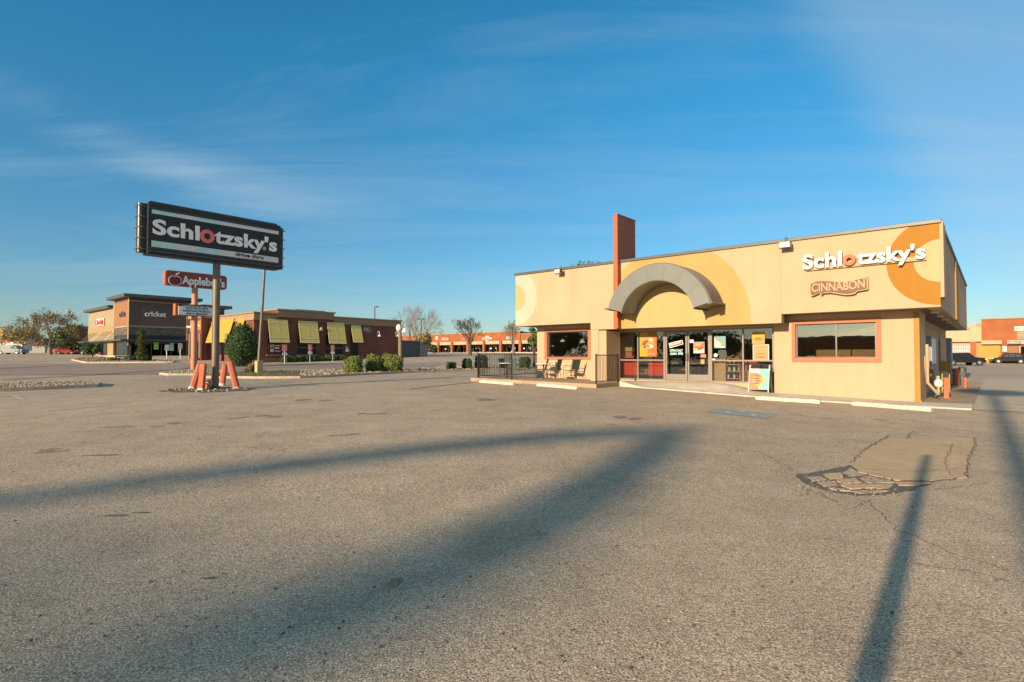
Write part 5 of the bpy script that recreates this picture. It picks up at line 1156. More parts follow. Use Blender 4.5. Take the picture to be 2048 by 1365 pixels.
# along the long wall: local x back, local y = -UX ; the lit wall lies along +y... (y>0 is to the left)
WID = 16.0
mb = MB(); mb.box(0, LEN, .0, WID, gz - 1, zl); mb.box(xa, xb, -.12, 4, zl - .8, zh); mb.build('wall', M['brick'], ab)
mb = MB(); e = .12
mb.box(-e, LEN + e, -e, .3, zl - .75, zl - .58); mb.box(-e - .03, LEN + e, -e - .08, .3, zl - .0, zl + .14); mb.box(-e - .05, .3, .3, WID, zl - .0, zl + .14); mb.box(-e, .3, .3, WID, zl - .75, zl - .58)
mb.box(xa - .1, xb + .1, -.12 - e, -.12, zh - .75, zh - .6); mb.box(xa - .15, xb + .15, -.12 - e - .08, 4.1, zh, zh + .14); mb.box(LEN - .05, LEN + .1, -.05, WID, zl, zl + .14)
mb.build('cornice', M['trimtan'], ab)
mb = MB(); mb.box(-.03, LEN, -.03, -.001, zl - .58, zl); mb.box(-.03, -.001, 0, WID, zl - .58, zl); mb.box(xa, xb, -.155, -.121, zh - .6, zh); mb.build('frieze', M['trimtan'], ab)
mb = MB(); mb.box(.0, LEN, -.06, -.002, gz - 1, gz + .95); mb.build('base_band', mat('tan_brick_band', (.20, .105, .065), .85, .2, 3), ab)
def awn(fr, par, x0, x1, zt_, zb_, out_, y=0, n=2):
    g_ = .05; w_ = (x1 - x0 - g_ * (n - 1)) / n
    for i in range(n):
        a = x0 + i * (w_ + g_); b = a + w_; mb = MB(); H_ = zt_ - zb_
        def P(x, t, k=0): return (x, y - .06 - out_ * t - k, zt_ - H_ * t)
        mb.m = 0; mb.idx([P(a, 0), P(b, 0), P(b, 1), P(a, 1), P(a, 0, .04), P(b, 0, .04), P(b, 1, .04), P(a, 1, .04)], [(0, 1, 2, 3), (7, 6, 5, 4), (0, 4, 5, 1), (1, 5, 6, 2), (2, 6, 7, 3), (3, 7, 4, 0)])
        mb.m = 1; t_ = .09
        for (u0, u1, v0, v1) in ((a, a + t_, 0, 1), (b - t_, b, 0, 1), (a + t_, b - t_, 0, .04), (a + t_, b - t_, .96, 1), (a + t_, b - t_, .155, .185), (a + t_, b - t_, .79, .82)):
            mb.face([P(u0, v1, .05), P(u1, v1, .05), P(u1, v0, .05), P(u0, v0, .05)])
        mb.m = 2
        for v0 in (.185, .82): mb.face([P(a, v0 + .012, .055), P(b, v0 + .012, .055), P(b, v0, .055), P(a, v0, .055)])
        mb.nonorm = True; mb.build('shutter_awning', [M['awning'], M['awningedge'], M['darkgrey']], par)
        mb = MB()
        for t in (.17, .8): mb.tube([(a - .0, y, zt_ - H_ * t), (a, y - .06 - out_ * t, zt_ - H_ * t)], .02, 4)
        mb.build('awning_arm', M['darkgrey'], par)
WB = q2(620, 710)[1]; 
for (a, b, tp, bt, wa, wbx, n) in ((535, 574, 638, 685, 534, 575, 2), (595.5, 633.5, 641.5, 686, 596, 632, 2), (653, 687, 644.5, 687.3, 652, 684.5, 2), (701, 720.5, 651, 685, 702, 716.5, 1)):
    yy = 0; x_0, zt_ = q2(a, tp, yy); x_1 = q2(b, tp + 1, yy)[0]; zb_ = q2(a, bt, yy - .6)[1]
    awn(A2, ab, x_0, x_1, zt_, zb_, .62, yy, n)
    wx0, wx1 = q2(wa, 700, yy)[0], q2(wbx, 700, yy)[0]; zz0 = q2(a, 709.5, yy)[1] if n == 2 else gz + .3
    mb = MB(); mb.box(wx0, wx1, yy - .07, yy - .02, zz0, zb_ + 1.2); w_ = mb.build('window' if n == 2 else 'door', M['black'], ab)
    mb = MB(); mb.box(wx0 + .06, wx1 - .06, yy - .085, yy - .075, zz0 + .06, zb_ + 1.1); mb.build('pane', M['glassfar'], w_)
    if n == 2:
        mb = MB(); mb.box(wx0 - .08, wx1 + .08, yy - .14, yy - .02, zz0 - .14, zz0); mb.box(wx0 + .05, wx1 - .05, yy - .10, yy - .088, zz0 + .75, zz0 + .81); mb.build('sill', M['trimtan'], w_)
# banner
bx0, bz1 = q2(537, 687, -.15); bx1, bz0 = q2(574, 708, -.15)
ban = thing('banner', 'maroon window banner reading $15 under the first yellow awning', 'banner', A2.w(bx0, -.13, bz0), SR); W_, H_ = bx1 - bx0, bz1 - bz0
mb = MB(); mb.box(0, W_, 0, .03, 0, H_); mb.build('cloth', M['maroon'], ban)
text('lettering', '$15', W_ * .10, W_ * .30, H_ * .58, H_ * .88, 0, M['signgrey'], ban, .01, .03); mb = MB(); mb.ring(W_ * .2, H_ * .32, W_ * .05, W_ * .09, -.012, 0, n=16); mb.build('round_mark', M['signgrey'], ban)
text('lettering', '~~', W_ * .16, W_ * .25, H_ * .24, H_ * .40, -.003, M['signgrey'], ban, .01, .02)
for k in range(3): mb = MB(); mb.box(W_ * .34, W_ * (.64 - .06 * (k == 1)), -.012, 0, H_ * (.22 + .26 * k), H_ * (.22 + .26 * k + (.07 if k != 1 else .14))); mb.build('print_line', M['signgrey'], ban)
mb = MB(); mb.box(W_ * .72, W_ * .97, -.012, 0, H_ * .22, H_ * .9); mb.build('print_block', M['pink'], ban)
# goosenecks, vent, oval, small lit sign, downpipe
for px_ in (754, 791):
    x_, z_ = q2(px_, 668); mb = MB(); mb.tube([(x_, 0, z_ - .3), (x_, -.15, z_ + .25), (x_, -.4, z_ + .30), (x_, -.55, z_ + .1), (x_, -.55, z_ - .1)], .035, 6); mb.tube([(x_, -.55, z_ - .1), (x_, -.55, z_ - .18), (x_, -.55, z_ - .36)], [.06, .14, .24], 12); mb.build('gooseneck_lamp', M['signgrey'], ab, smooth=50)
x_, z_ = q2(733.5, 660); mb = MB(); mb.prism([(x_ + .75 * math.cos(t), z_ + .42 * math.sin(t)) for t in [2 * math.pi * i / 24 for i in range(24)]], -.1, -.002); ov = mb.build('oval_sign', M['midgrey'], ab); mb = MB(); mb.prism([(x_ + .66 * math.cos(t), z_ + .34 * math.sin(t)) for t in [2 * math.pi * i / 24 for i in range(24)]], -.11, -.10); mb.build('sign_face', M['brownst'], ov); text('lettering', '~~~~', x_ - .42, x_ + .42, z_ - .16, z_ + .2, -.11, M['signgrey'], ov, .01, .02)
x_, z_ = q2(641.5, 659, -.25); mb = MB(); mb.prism([(x_ - .2, z_ - .15), (x_ + .2, z_ - .15), (x_ + .1, z_ + .25), (x_ - .05, z_ + .2)], -.4, -.25); mb.build('wall_lamp', M['signgrey'], ab)
x_, z_ = q2(693.5, 700); mb = MB(); mb.box(x_ - .22, x_ + .22, -.12, -.06, z_ - .25, z_ + .1); mb.prism([(x_ - .2, z_ + .15), (x_ + .15, z_ + .15), (x_ - .1, z_ + .45)], -.12, -.06); mb.build('wall_plate', M['white'], ab)
# lit front: awnings, windows, tower (local: runs along +y, so use its own frame)
q1 = lambda px, py, v=0: AF.front(px, py, v)
fa = bpy.data.objects.new('front_bay', None)
def fpart(mb, name, m, **k):
    """geometry written in the front's axes, turned into the building's"""
    mb.v = [(y, -x, z) for x, y, z in mb.v]; return mb.build(name, m, ab, **k)
tx0, tx1 = q1(379, 660, -1.2)[0], q1(403, 660, -1.2)[0]; tz = q1(390, 636, -1.2)[1]
mb = MB(); mb.box(tx0, tx1, -1.2, 6, gz - 1, tz); mb.box(tx1, q1(424, 660)[0], -.6, 6, gz - 1, tz - .25); tw = fpart(mb, 'entrance_tower', M['brick'])
mb = MB(); mb.box(tx0 - .1, tx1 + .1, -1.32, -1.2, tz - .1, tz + .3); mb.box(tx0 + .1, tx0 + .35, -1.3, -1.201, gz, tz - 2.0); mb.box(tx1 - .5, tx1 - .25, -1.3, -1.201, gz, tz - 2.0); fpart(mb, 'tower_trim', M['trimtan'])
mb = MB(); mb.box(tx0 + .5, tx1 - .8, -1.26, -1.201, gz, gz + 2.9); fpart(mb, 'entrance_door', M['black'])
mb = MB(); pz1 = q1(396, 642, -1.2)[1]; pz0 = q1(396, 661, -1.2)[1]; mb.box(tx0 + .3, tx1 - .1, -1.24, -1.201, pz0, pz1); fpart(mb, 'sign_panel', mat('amber_sign_panel', (.36, .18, .04), .6, .1, 2))
t_ = text('lettering', "Applebee's", tx0 - .9, tx1 - .35, pz0 + .35, pz1 - .45, -1.24, M['white'], None, .06, .02)
for v_ in t_.data.vertices: x, y, z = v_.co; v_.co = (y, -x, z)
t_.parent = ab
for (a, b) in ((411, 424), (427, 470), (478, 492)):
    x_0, x_1 = q1(a, 660)[0], q1(b, 660)[0]; zt_ = q1(b, 637)[1]; zb_ = q1(a, 686, -.6)[1]
    mb = MB(); H_ = zt_ - zb_; P = lambda x, t, k=0: (x, -.06 - .8 * t - k, zt_ - H_ * t)
    mb.idx([P(x_0, 0), P(x_1, 0), P(x_1, 1), P(x_0, 1), P(x_0, 0, .04), P(x_1, 0, .04), P(x_1, 1, .04), P(x_0, 1, .04)], [(0, 1, 2, 3), (7, 6, 5, 4), (0, 4, 5, 1), (1, 5, 6, 2), (2, 6, 7, 3), (3, 7, 4, 0)]); fpart(mb, 'shutter_awning', M['yellow'])
    mb = MB(); mb.box(x_0 + .1, x_1 - .1, -.05, -.01, gz + 1.3, zb_ + 1.5); fpart(mb, 'window', M['black'])
mb = MB(); a = q1(446, 700)[0]; mb.box(a - .4, a + .4, -.9, -.85, gz + .2, gz + 3.1); fpart(mb, 'red_poster_panel', M['red'])
mb = MB(); a, b = q1(408, 720)[0], q1(422, 720)[0]; mb.box(a, b, -1.6, -1.1, gz + .5, gz + .85)
bench = mb.build('red_bench', M['red'], None, (AF.o.x, AF.o.y, 0), ROT); tag(bench, 'low red bench before the lit brick wall', 'bench')
mb = MB(); c_ = AF.l(gp(465, 726)); 
# roof vents
mb = MB(); mb.box(xb - 3.5, xb + .3, 2.5, 5, zh - .5, zh + .45); mb.build('roof_unit', M['brownst'], ab)
# planting at its foot
R = random.Random(3)
for i, px_ in enumerate((568, 582, 596, 610, 624, 638, 651, 664, 677, 688)):
    x_ = q2(px_, 720, -1.2)[0]; p = A2.w(x_, -1.3); p.z = gz + .25; o = thing('foundation_shrub', 'dark low shrub at the foot of the brick wall, number %s from the left' % ['one', 'two', 'three', 'four', 'five', 'six', 'seven', 'eight', 'nine', 'ten'][i], 'shrub', p, 0, 'shrubs at the foot of the brick wall')
    shrub_mesh(.62, .55, .42 + R.random() * .12, 700, .10, 60 + i).build('foliage', M['leafdark'], o)
# low kerb in front and signs on posts
mb = MB(); mb.box(-1, LEN + 2, -2.6, -2.4, gz - .5, gz + .22); mb.box(-1, LEN + 2, -2.4, -.1, gz - .5, gz + .18); kb = mb.build('kerb', M['curb'], None, (AF.o.x, AF.o.y, 0), SR); struct(kb)
for i, (a, b, c, d, lab) in enumerate(((616, 624, 689, 701, 'red and white curbside pickup sign on a post before the second window'), (661.5, 669, 690, 701, 'red and white curbside pickup sign on a post before the third window'), (565, 574, 689, 703, 'red and white pickup sign on a post before the banner'))):
    x0_, z1_ = q2(a, c, -2.8); x1_, z0_ = q2(b, d, -2.8); xm_ = (x0_ + x1_) / 2; g_ = gz + .1; o = thing('pickup_sign', lab, 'sign', A2.w(xm_, -2.8, g_), SR, 'pickup signs before the brick wall')
    w_ = (x1_ - x0_) / 2; mb = MB(); mb.sqtube((0, 0, 0), (0, 0, z1_ - g_), .06); mb.build('post', M['white'], o)
    mb = MB(); mb.box(-w_, w_, -.06, -.04, z0_ - g_, z1_ - g_); pn = mb.build('panel', M['pink'], o); mb = MB(); 
    for k in range(3): mb.box(-w_ * .7, w_ * (.7 - .2 * k), -.068, -.06, z0_ - g_ + (z1_ - z0_) * (.15 + .27 * k), z0_ - g_ + (z1_ - z0_) * (.25 + .27 * k))
    mb.build('print', M['white'], pn); mb = MB(); mb.box(-w_, w_, -.06, -.04, z0_ - g_ - .42, z0_ - g_ - .15); mb.build('lower_plate', M['white'], o)
# grey enclosure at its right end
E = thing('bin_enclosure', 'grey walled bin enclosure with tall dark gates at the right end of the brick restaurant', 'enclosure', (AF.o.x, AF.o.y, 0), SR)
e0, e1, e2 = LEN + .3, q2(841, 700)[0], q2(858, 700)[0]; ez = q2(820, 683)[1]; ez2 = q2(850, 689)[1]
mb = MB(); mb.box(e0, e1, .2, .35, gz - .5, ez); mb.box(e0, e1, 4, 4.2, gz - .5, ez); mb.box(e1 - .2, e1, .35, 4, gz - .5, ez); mb.build('gate', mat('dark_gate', (.085, .08, .075), .6, .15, 3), E)
mb = MB(); mb.box(e0 - .1, e1 + .1, .0, .5, ez, ez + .12); mb.box(e1, e1 + .25, .1, .5, gz - .5, ez); mb.build('gate_frame', M['midgrey'], E)
mb = MB(); mb.box(e1 + .3, e2, .3, 4, gz - .5, ez2); mb.build('side_block', M['midgrey'], E); mb = MB(); mb.box(e1 + .2, e2 + .15, .2, 4.1, ez2, ez2 + .22); mb.build('coping', M['brownst'], E)
leafy('backyard_tree', 'russet tree top showing over the grey enclosure', 845, 713, 668, 108, 34, 'leafbud', 1500, .28, 77, 'far trees', tf=.3)

# wooden pole by the hedges, lamp with concrete base
p = gp(794, 747); o = thing('wooden_pole', 'pale weathered timber pole rising behind the three box hedges', 'pole', p + Vector((0, 1.2, 0)), 0); h = (747 - 656) / F * p.y; mb = MB(); mb.tube([(0, 0, -.2), (-.03, 0, h * .5), (-.07, 0, h)], [.16, .14, .12], 10); mb.build('shaft', M['barkpale'], o, smooth=60); mb = MB(); mb.ball((-.12, -.1, h + .05), .2, .15, .26, 10, 6); mb.box(.02, .32, -.05, .05, h - .25, h + .02); mb.build('lamp_head', M['signgrey'], o, smooth=60)
p = gp(517.5, 748.5); o = thing('light_pole', 'leaning slender light pole on a square concrete base right of the black sign', 'lamp post', p, ROT); hb_ = (748.5 - 722) / F * p.y
mb = MB(); mb.box(-.19, .19, -.19, .19, -.1, hb_); mb.box(-.05, .02, -.05, .02, hb_, hb_ + .18); mb.build('base', mat('yellowed_concrete', (.50, .36, .17), .9, .15, 4, .4, 30), o, bevel=.015)
tp_ = at(531.5, 500, p.y) - p; tp_ = Vector((tp_.dot(UX), tp_.dot(UY), tp_.z)); mb = MB(); mb.tube([(0, 0, hb_ - .05), tuple(tp_)], [.11, .07], 10); mb.build('pole', M['steelpole'], o, smooth=60)
mb = MB(); mb.box(tp_.x - .35, tp_.x + .35, tp_.y - .5, tp_.y + .2, tp_.z, tp_.z + .18); mb.build('lamp_head', M['bronze'], o)
def lamp(px, pyb, pyt, Y, label, arms=2, wpx=20, mname='darkgrey'):
    p = at(px, pyb, Y); p.z = G(p.x, p.y); h = at(px, pyt, Y).z - p.z; a = wpx / F * Y / 2; o = thing('lamp_post', label, 'lamp post', p, 0, 'parking lot lamp posts'); r_ = max(.10, .0011 * Y)
    mb = MB(); mb.tube([(0, 0, -.2), (0, 0, h)], [r_, r_ * .8], 8); mb.build('pole', M[mname], o, smooth=60)
    mb = MB(); mb.tube([(0, 0, -.1), (0, 0, .7)], .3, 10); mb.build('base', M['conc'], o)
    for s_ in ((-1, 1) if arms == 2 else (1,)): mb = MB(); mb.box(s_ * .15, s_ * a, -.2, .2, h - .10, h + .12); mb.build('lamp_head', M[mname], o, bevel=.03)
    return o
lamp(45, 708, 640.5, 118, 'double-headed lamp post in front of the large budding tree')
lamp(17, 706, 655, 135, 'double-headed lamp post between the white van and the yellow sign', wpx=15)
lamp(-1, 706, 655, 150, 'lamp post cut off by the left edge', wpx=14)
lamp(749, 712, 614, 95, 'single-headed lamp post rising behind the brick restaurant roof', 1, 14)
lamp(842, 709, 638.5, 105, 'double-headed lamp post right of the large bare tree', wpx=15)
lamp(1025.5, 711, 650.5, 96, 'double-headed lamp post behind the patio railing', wpx=9)
lamp(818.5, 709, 651, 140, 'faint double-headed lamp post among the branches of the large bare tree', wpx=9)

# ---------------------------------------------------------------- stone and stucco shops, left
CF = Frame(257.4, 80); C2 = Frame(257.4, 80, 0, SR); c2 = lambda px, py, v=0: C2.front(px, py, v); c1 = lambda px, py, v=0: CF.front(px, py, v)
cb = thing('corner_shops', 'two-part shop building with brown stucco, stacked stone and a lime green poster window, left', 'shop', (CF.o.x, CF.o.y, 0), SR)
CL = c2(447, 650)[0]; cz = c2(262, 595)[1]; g0 = c2(300, 712)[1]; m1 = c2(375, 652)[0]; zb1 = c2(262, 652.5)[1]; zs = c2(262, 670)[1]
DX = -c1(228.5, 650)[0]; DX2 = -c1(177, 650)[0]; zlow = c1(200, 621.5)[1]
mb = MB(); mb.box(0, m1, .01, DX, zb1, cz); mb.build('wall', M['brownst'], cb)
# front (lit) faces as thin skins so each colour is its own part
mb = MB(); mb.box(-.06, -.002, .5, DX - .4, zb1, cz - .5); mb.build('clay_panel', M['tanst'], cb)
mb = MB(); mb.box(-.08, .0, -.02, .5, zs - 1.5, cz); mb.box(-.08, 0, DX - .4, DX, g0 - 1, cz); mb.build('corner_pier', M['tan'], cb)
mb = MB(); mb.box(0, m1, .0, DX, zs, zb1 - .12); mb.box(m1, CL, -.3, DX, g0 - 1, cz - .9); mb.build('stone_wall', M['stone'], cb)
mb = MB(); mb.box(-.08, m1 + .1, -.08, DX, zb1 - .12, zb1 + .1); mb.box(-.1, m1 + .1, -.12, 0, cz - .6, cz - .42); mb.box(m1 - .15, m1 + .1, -.15, -.0, g0, cz - .4); mb.build('ledge', M['beige'], cb)
mb = MB(); mb.box(-.9, CL - 3.5, -.9, DX + .8, cz, cz + .45); mb.box(-.7, .0, DX + .8, DX2 + .5, zlow, zlow + .4); mb.box(CL - 3.5, CL + .9, -1.1, DX, cz - .9, cz - .45); mb.build('roof_overhang', M['coping'], cb)
mb = MB(); mb.box(.0, 14, DX, DX2, g0 - 1, zlow); mb.build('side_block', M['beige'], cb)
mb = MB(); mb.box(-.05, -.0, DX, DX2, g0 + 3.3, g0 + 4.7); mb.build('tan_band', M['tan'], cb)
# ground floor: glass, piers, canopy
mb = MB(); mb.box(.1, m1, .1, DX, g0 - 1, zs); mb.build('inner_core', M['intdark'], cb)
zc = c2(262, 681)[1]
mb = MB(); mb.box(-1.3, m1 - .2, -1.3, 0, zc - .08, zc + .12); mb.box(-1.3, 0, 0, DX2 + .4, zc - .08, zc + .12); mb.build('canopy', M['coping'], cb)
for px_ in (182, 187, 191, 195, 209, 214, 219, 224, 235, 241, 247, 253):
    x_ = -c1(px_, 670)[0]; mb = MB(); mb.tube([(-1.2, x_ + .5, zc + .12), (-.02, x_, zc + 1.6)], .035, 5); mb.build('canopy_rod', M['darkgrey'], cb)
mb = MB(); 
for a, b in ((176, 182), (196, 206), (220, 232)): xa_, xb_ = -c1(a, 690)[0], -c1(b, 690)[0]; mb.box(-.35, -.003, xb_, xa_, g0 - 1, zc - .1)
mb.build('stone_pier', M['tan'], cb)
for k, (a, b) in enumerate(((183, 196), (206, 220), (233, 256))):
    xa_, xb_ = -c1(a, 690)[0], -c1(b, 690)[0]; mb = MB(); mb.box(-.12, -.005, xb_, xa_, g0 - .3, zc - .1); w_ = mb.build('window', M['alum'], cb); mb = MB(); 
    nn = 2; 
    for i in range(nn): u0 = xb_ + (xa_ - xb_) * i / nn + .08; u1 = xb_ + (xa_ - xb_) * (i + 1) / nn - .08; mb.box(-.14, -.125, u0, u1, g0 + .1, zc - .3)
    mb.build('pane', M['glassfar'], w_)
mb = MB(); wx1 = c2(362, 690)[0]; mb.box(.2, wx1, -.02, .08, g0 - .2, zc - .1); w_ = mb.build('window', M['bronze'], cb)
for i in range(5): u0 = .3 + (wx1 - .3) * i / 5; mb = MB(); mb.box(u0, u0 + (wx1 - .3) / 5 - .12, -.04, -.022, g0, zc - .4); mb.build('pane', M['glassfar'], w_)
def c2panel(name, par, px0, py0, px1, py1, m, v=-.06, th=.02):
    a = c2(px0, py0, v); b = c2(px1, py1, v); mb = MB(); mb.box(a[0], b[0], v - th, v, b[1], a[1]); return mb.build(name, m, par)
gw = thing('window_poster', 'lime green poster left of the pair in the dark shop window', 'poster', (CF.o.x, CF.o.y, 0), SR, 'lime green window posters'); c2panel('sheet', gw, 307.5, 685, 317, 699.5, M['lgreen']); text('lettering', '~~~~', c2(309, 690)[0], c2(315.5, 690)[0], c2(312, 693)[1], c2(312, 689.5)[1], -.081, M['white'], gw, .01, .02)
gw = thing('window_poster', 'faint green and white poster in the middle of the dark shop window', 'poster', (CF.o.x, CF.o.y, 0), SR, 'lime green window posters'); c2panel('sheet', gw, 339.5, 686, 347.5, 702, M['teal'])
gw = thing('window_poster', 'lime green poster at the right end of the dark shop window', 'poster', (CF.o.x, CF.o.y, 0), SR, 'lime green window posters'); c2panel('sheet', gw, 356, 690, 361, 706, M['lgreen'])
def wsign(label, s_, m, pts, lit=False, bold=.02, back=None):
    o = thing('shop_sign', label, 'sign', (CF.o.x, CF.o.y, 0), SR if not lit else ROT, 'shop signs')
    fr = c1 if lit else c2; a = fr(pts[0], pts[1], -.1); b = fr(pts[2], pts[3], -.1)
    if back: mb = MB(); mb.box(a[0] - .15, b[0] + .15, -.15, -.08, b[1] - .12, a[1] + .12); mb.build('backing', back, o)
    text('lettering', s_, a[0], b[0], b[1], a[1], -.15, m, o, .08, bold); return o
wsign('white lowercase cricket lettering on the dark brown wall', 'cricket', M['white'], (289.5, 622.5, 331.5, 635))
wsign('small dark cricket lettering on the clay coloured wall', 'cricket', M['coping'], (240, 624, 251, 633), True)
o = wsign('red script shop sign with dark corners on the cream wall', '~~~~~', M['red'], (193, 640.5, 208, 650), True, back=M['signgrey'])
wsign('white strip sign on the stone wall behind the letter board', '~~~~~~~~', M['white'], (386, 667.5, 400, 670.5))
mb = MB(); mb.box(-2.2, m1 + 1, -2.6, .0, g0 - .4, g0 + .02); mb.box(-2.2, 0, 0, DX2 + 1, g0 - .4, g0 + .02); struct(mb.build('pavement', M['conc'], None, (CF.o.x, CF.o.y, 0), SR))
for px_, pb_, pt_, lab in ((334, 721, 690, 'leaning white reserved-parking sign post before the dark shop window'), (360.5, 718, 687, 'upright white reserved-parking sign post at the corner of the stone wall')):
    p = gp(px_, pb_); h = (pb_ - pt_) / F * p.y; o = thing('parking_sign', lab, 'sign', p, SR, 'reserved-parking signs'); mb = MB(); mb.tube([(0, 0, -.1), (-.1 if px_ == 334 else 0, 0, h)], .05, 6); mb.build('post', M['signgrey'], o)
    mb = MB(); mb.box(-.26, .2, -.08, -.06, h - .7, h); mb.build('panel', M['white'], o)
p = gp(336, 725.5); sheet('bay_marking', [p + Vector((-1.1, -.4, 0)), p + Vector((1.2, -1.2, 0)), p + Vector((1.8, .2, 0)), p + Vector((-.8, 1.6, 0))], mat('pale_blue_marking', (.25, .42, .45), .9, .2, 5), off=.05, n=3, k=3)

# ---------------------------------------------------------------- strip mall behind
MF = Frame(1041, 166); mf = lambda px, py, v=0: MF.front(px, py, v)
def mall_part(mb, name, m, par, fr): return mb.build(name, m, par)
mm = thing('strip_mall', 'long orange-brown strip mall with cream band and brown pillars in the centre distance', 'mall', (MF.o.x, MF.o.y, 0), ROT)
X0, X1, X2, X3 = mf(846, 690)[0], mf(876, 690)[0], mf(1041.5, 690)[0], mf(1200, 690)[0]
zg = mf(960, 705.8)[1]; z1_, z2_, z3_ = mf(860, 670.5)[1], mf(960, 667)[1], mf(1060, 668.5)[1]
mb = MB(); zbd = mf(960, 684)[1]; mb.box(X0 - 14, X1, 0, 18, zbd, z1_); mb.box(X1, X2, -.3, 18, zbd, z2_); mb.box(X2, X3, 0, 18, zbd, z3_); mb.build('wall', M['brickmall'], mm)
mb = MB(); mb.box(X0 - 14, X1, -.15, 1, z1_, z1_ + .22); mb.box(X1 - .2, X2 + .2, -.5, 1, z2_, z2_ + .22); mb.box(X2, X3, -.15, 1, z3_, z3_ + .22); mb.build('coping', M['beige'], mm)
mb = MB(); zb2 = mf(960, 689.5)[1]; mb.box(X0 - 10, X3, -1.6, -1.2, zb2, zbd + .1); mb.build('band', M['stucco'], mm)
mb = MB(); mb.box(X0 - 10, X3, -1.2, 2.5, zbd, zbd + .15); mb.build('canopy_roof', M['soffit'], mm)
cols = (849, 877, 904.5, 936, 968.5, 1002, 1041, 1080, 1120)
for px_ in cols: x_ = mf(px_, 697, -1.7)[0]; mb = MB(); mb.box(x_ - .45, x_ + .45, -2.1, -1.2, zg - .6, zbd + .1); mb.build('pillar', M['brickmall'], mm)
mb = MB(); mb.box(X0 - 14, X3, 2.5, 18, zg - .6, zbd + .1); mb.build('back_wall', M['tan'], mm)
R = random.Random(2)
for a, b in zip(cols, cols[1:]):
    xa_, xb_ = mf(a, 697, 2.4)[0] + .8, mf(b, 697, 2.4)[0] - .4; mb = MB(); mb.box(xa_, xb_, 2.42, 2.48, zg - .3, zb2 + .3); w_ = mb.build('window', M['bronze'] if R.random() < .6 else M['alum'], mm)
    n_ = 4
    for i in range(n_): u0 = xa_ + (xb_ - xa_) * i / n_ + .1; u1 = xa_ + (xb_ - xa_) * (i + 1) / n_ - .1; mb = MB(); mb.box(u0, u1, 2.39, 2.415, zg + .3, zb2); mb.build('pane', M['glassfar'], w_)
    for i in range(3):
        x_ = R.uniform(xa_ + .3, xb_ - .9); z_ = zg + R.uniform(.9, 2.0); mb = MB(); mb.box(x_, x_ + R.uniform(.4, .9), 2.35, 2.385, z_, z_ + R.uniform(.4, .9)); mb.build('window_sign', R.choice([M['white'], M['signgrey'], M['beige'], M['pink']]), w_)
mb = MB(); mb.box(X0 - 10, X3, -3.2, 2.5, zg - .6, zg); struct(mb.build('pavement', M['conc'], None, (MF.o.x, MF.o.y, 0), ROT))
def msign(label, s_, px0, py0, px1, py1, m, back=None, poly=None, v=-.35):
    o = thing('shop_sign', label, 'sign', (MF.o.x, MF.o.y, 0), ROT, 'shop signs'); a = mf(px0, py0, v); b = mf(px1, py1, v)
    if back:
        mb = MB()
        if poly: W_, H_ = b[0] - a[0], a[1] - b[1]; mb.prism([(a[0] + u * W_, b[1] + w_ * H_) for u, w_ in poly], v - .05, v + .2)
        else: mb.box(a[0], b[0], v - .05, v + .2, b[1], a[1])
        mb.build('panel', back, o)
        W_, H_ = b[0] - a[0], a[1] - b[1]; text('lettering', s_, a[0] + W_ * .14, b[0] - W_ * .14, b[1] + H_ * .3, a[1] - H_ * .34, v - .05, m, o, .05, .03)
    else: text('lettering', s_, a[0], b[0], b[1], a[1], v, m, o, .15, .04)
msign('white sign with a pointed middle on the orange mall wall', '~~~~~', 964.5, 672, 983.5, 683.5, M['coping'], M['offwhite'], [(0, .35), (.25, .3), (.5, 0), (.7, .3), (1, .35), (1, .7), (.75, .72), (.6, 1), (.5, .85), (.4, 1), (.25, .72), (0, .7)])
msign('small white rectangular sign left of the slender bare tree', '~~~~~', 1012.5, 673.5, 1025.5, 678.5, M['coping'], M['offwhite'])
msign('white NAILS & SPA lettering at the restaurant corner', 'NAILS & SPA', 1053, 676, 1086, 682, M['offwhite'], v=-.05)
msign('small tall white sign on the left of the mall wall', '~', 871, 673, 876, 680, M['beige'], M['offwhite'])
msign('faint pale lettering at the left of the mall wall', '~~~~~~~', 884, 676, 898, 680.5, M['signgrey'])
msign('small white lettering behind the medium bare tree', '~~~~', 924, 675, 934, 679, M['offwhite'])
# right hand shops
RF = Frame(1963.6, 95); rf = lambda px, py, v=0: RF.front(px, py, v); rz = rf(1990, 724)[1]
mk = thing('corner_mall', 'orange-brown and pale yellow shop building behind the dark cars on the right', 'mall', (RF.o.x, RF.o.y, 0), ROT)
XA, XE = rf(1860, 690)[0], rf(2090, 690)[0]; zt1 = rf(1965, 640)[1]; zt2 = rf(1950, 648)[1]; zc1 = rf(2000, 680.5)[1]
mb = MB(); mb.box(.02, XE, -.2, 16, rz - 1, zt1); mb.build('wall', M['brickmall'], mk); mb = MB(); mb.box(-.1, XE, -.4, .3, zt1, zt1 + .2); mb.build('coping', M['beige'], mk)
xs1 = rf(1932, 690, -.5)[0]; xs2 = rf(1941, 690, -.5)[0]
mb = MB(); zz = rf(1940, 684)[1]; mb.box(XA, xs1, -.6, .0, zz, zt2 - 1.2); mb.box(xs1, xs2, -.6, 0, zz, zt2 - .5); mb.box(xs2, 0, -.6, 0, zz, zt2); mb.build('stepped_front', M['stucco'], mk)
mb = MB(); mb.box(XA, 0, .02, 14, rz - 1, zt2 - 1.3); mb.build('side_wall', M['tan'], mk)
mb = MB(); a, b = rf(1952, 650, -.62)[0], rf(1964, 650, -.62)[0]; mb.box(a, b, -.66, -.61, zt2 - .5, zt2 - .02); a, b = rf(1931, 650, -.62)[0], rf(1940, 650, -.62)[0]; mb.box(a, b, -.66, -.61, zt2 - 1.1, zt2 - .6); mb.build('tile_panel', M['tan'], mk)
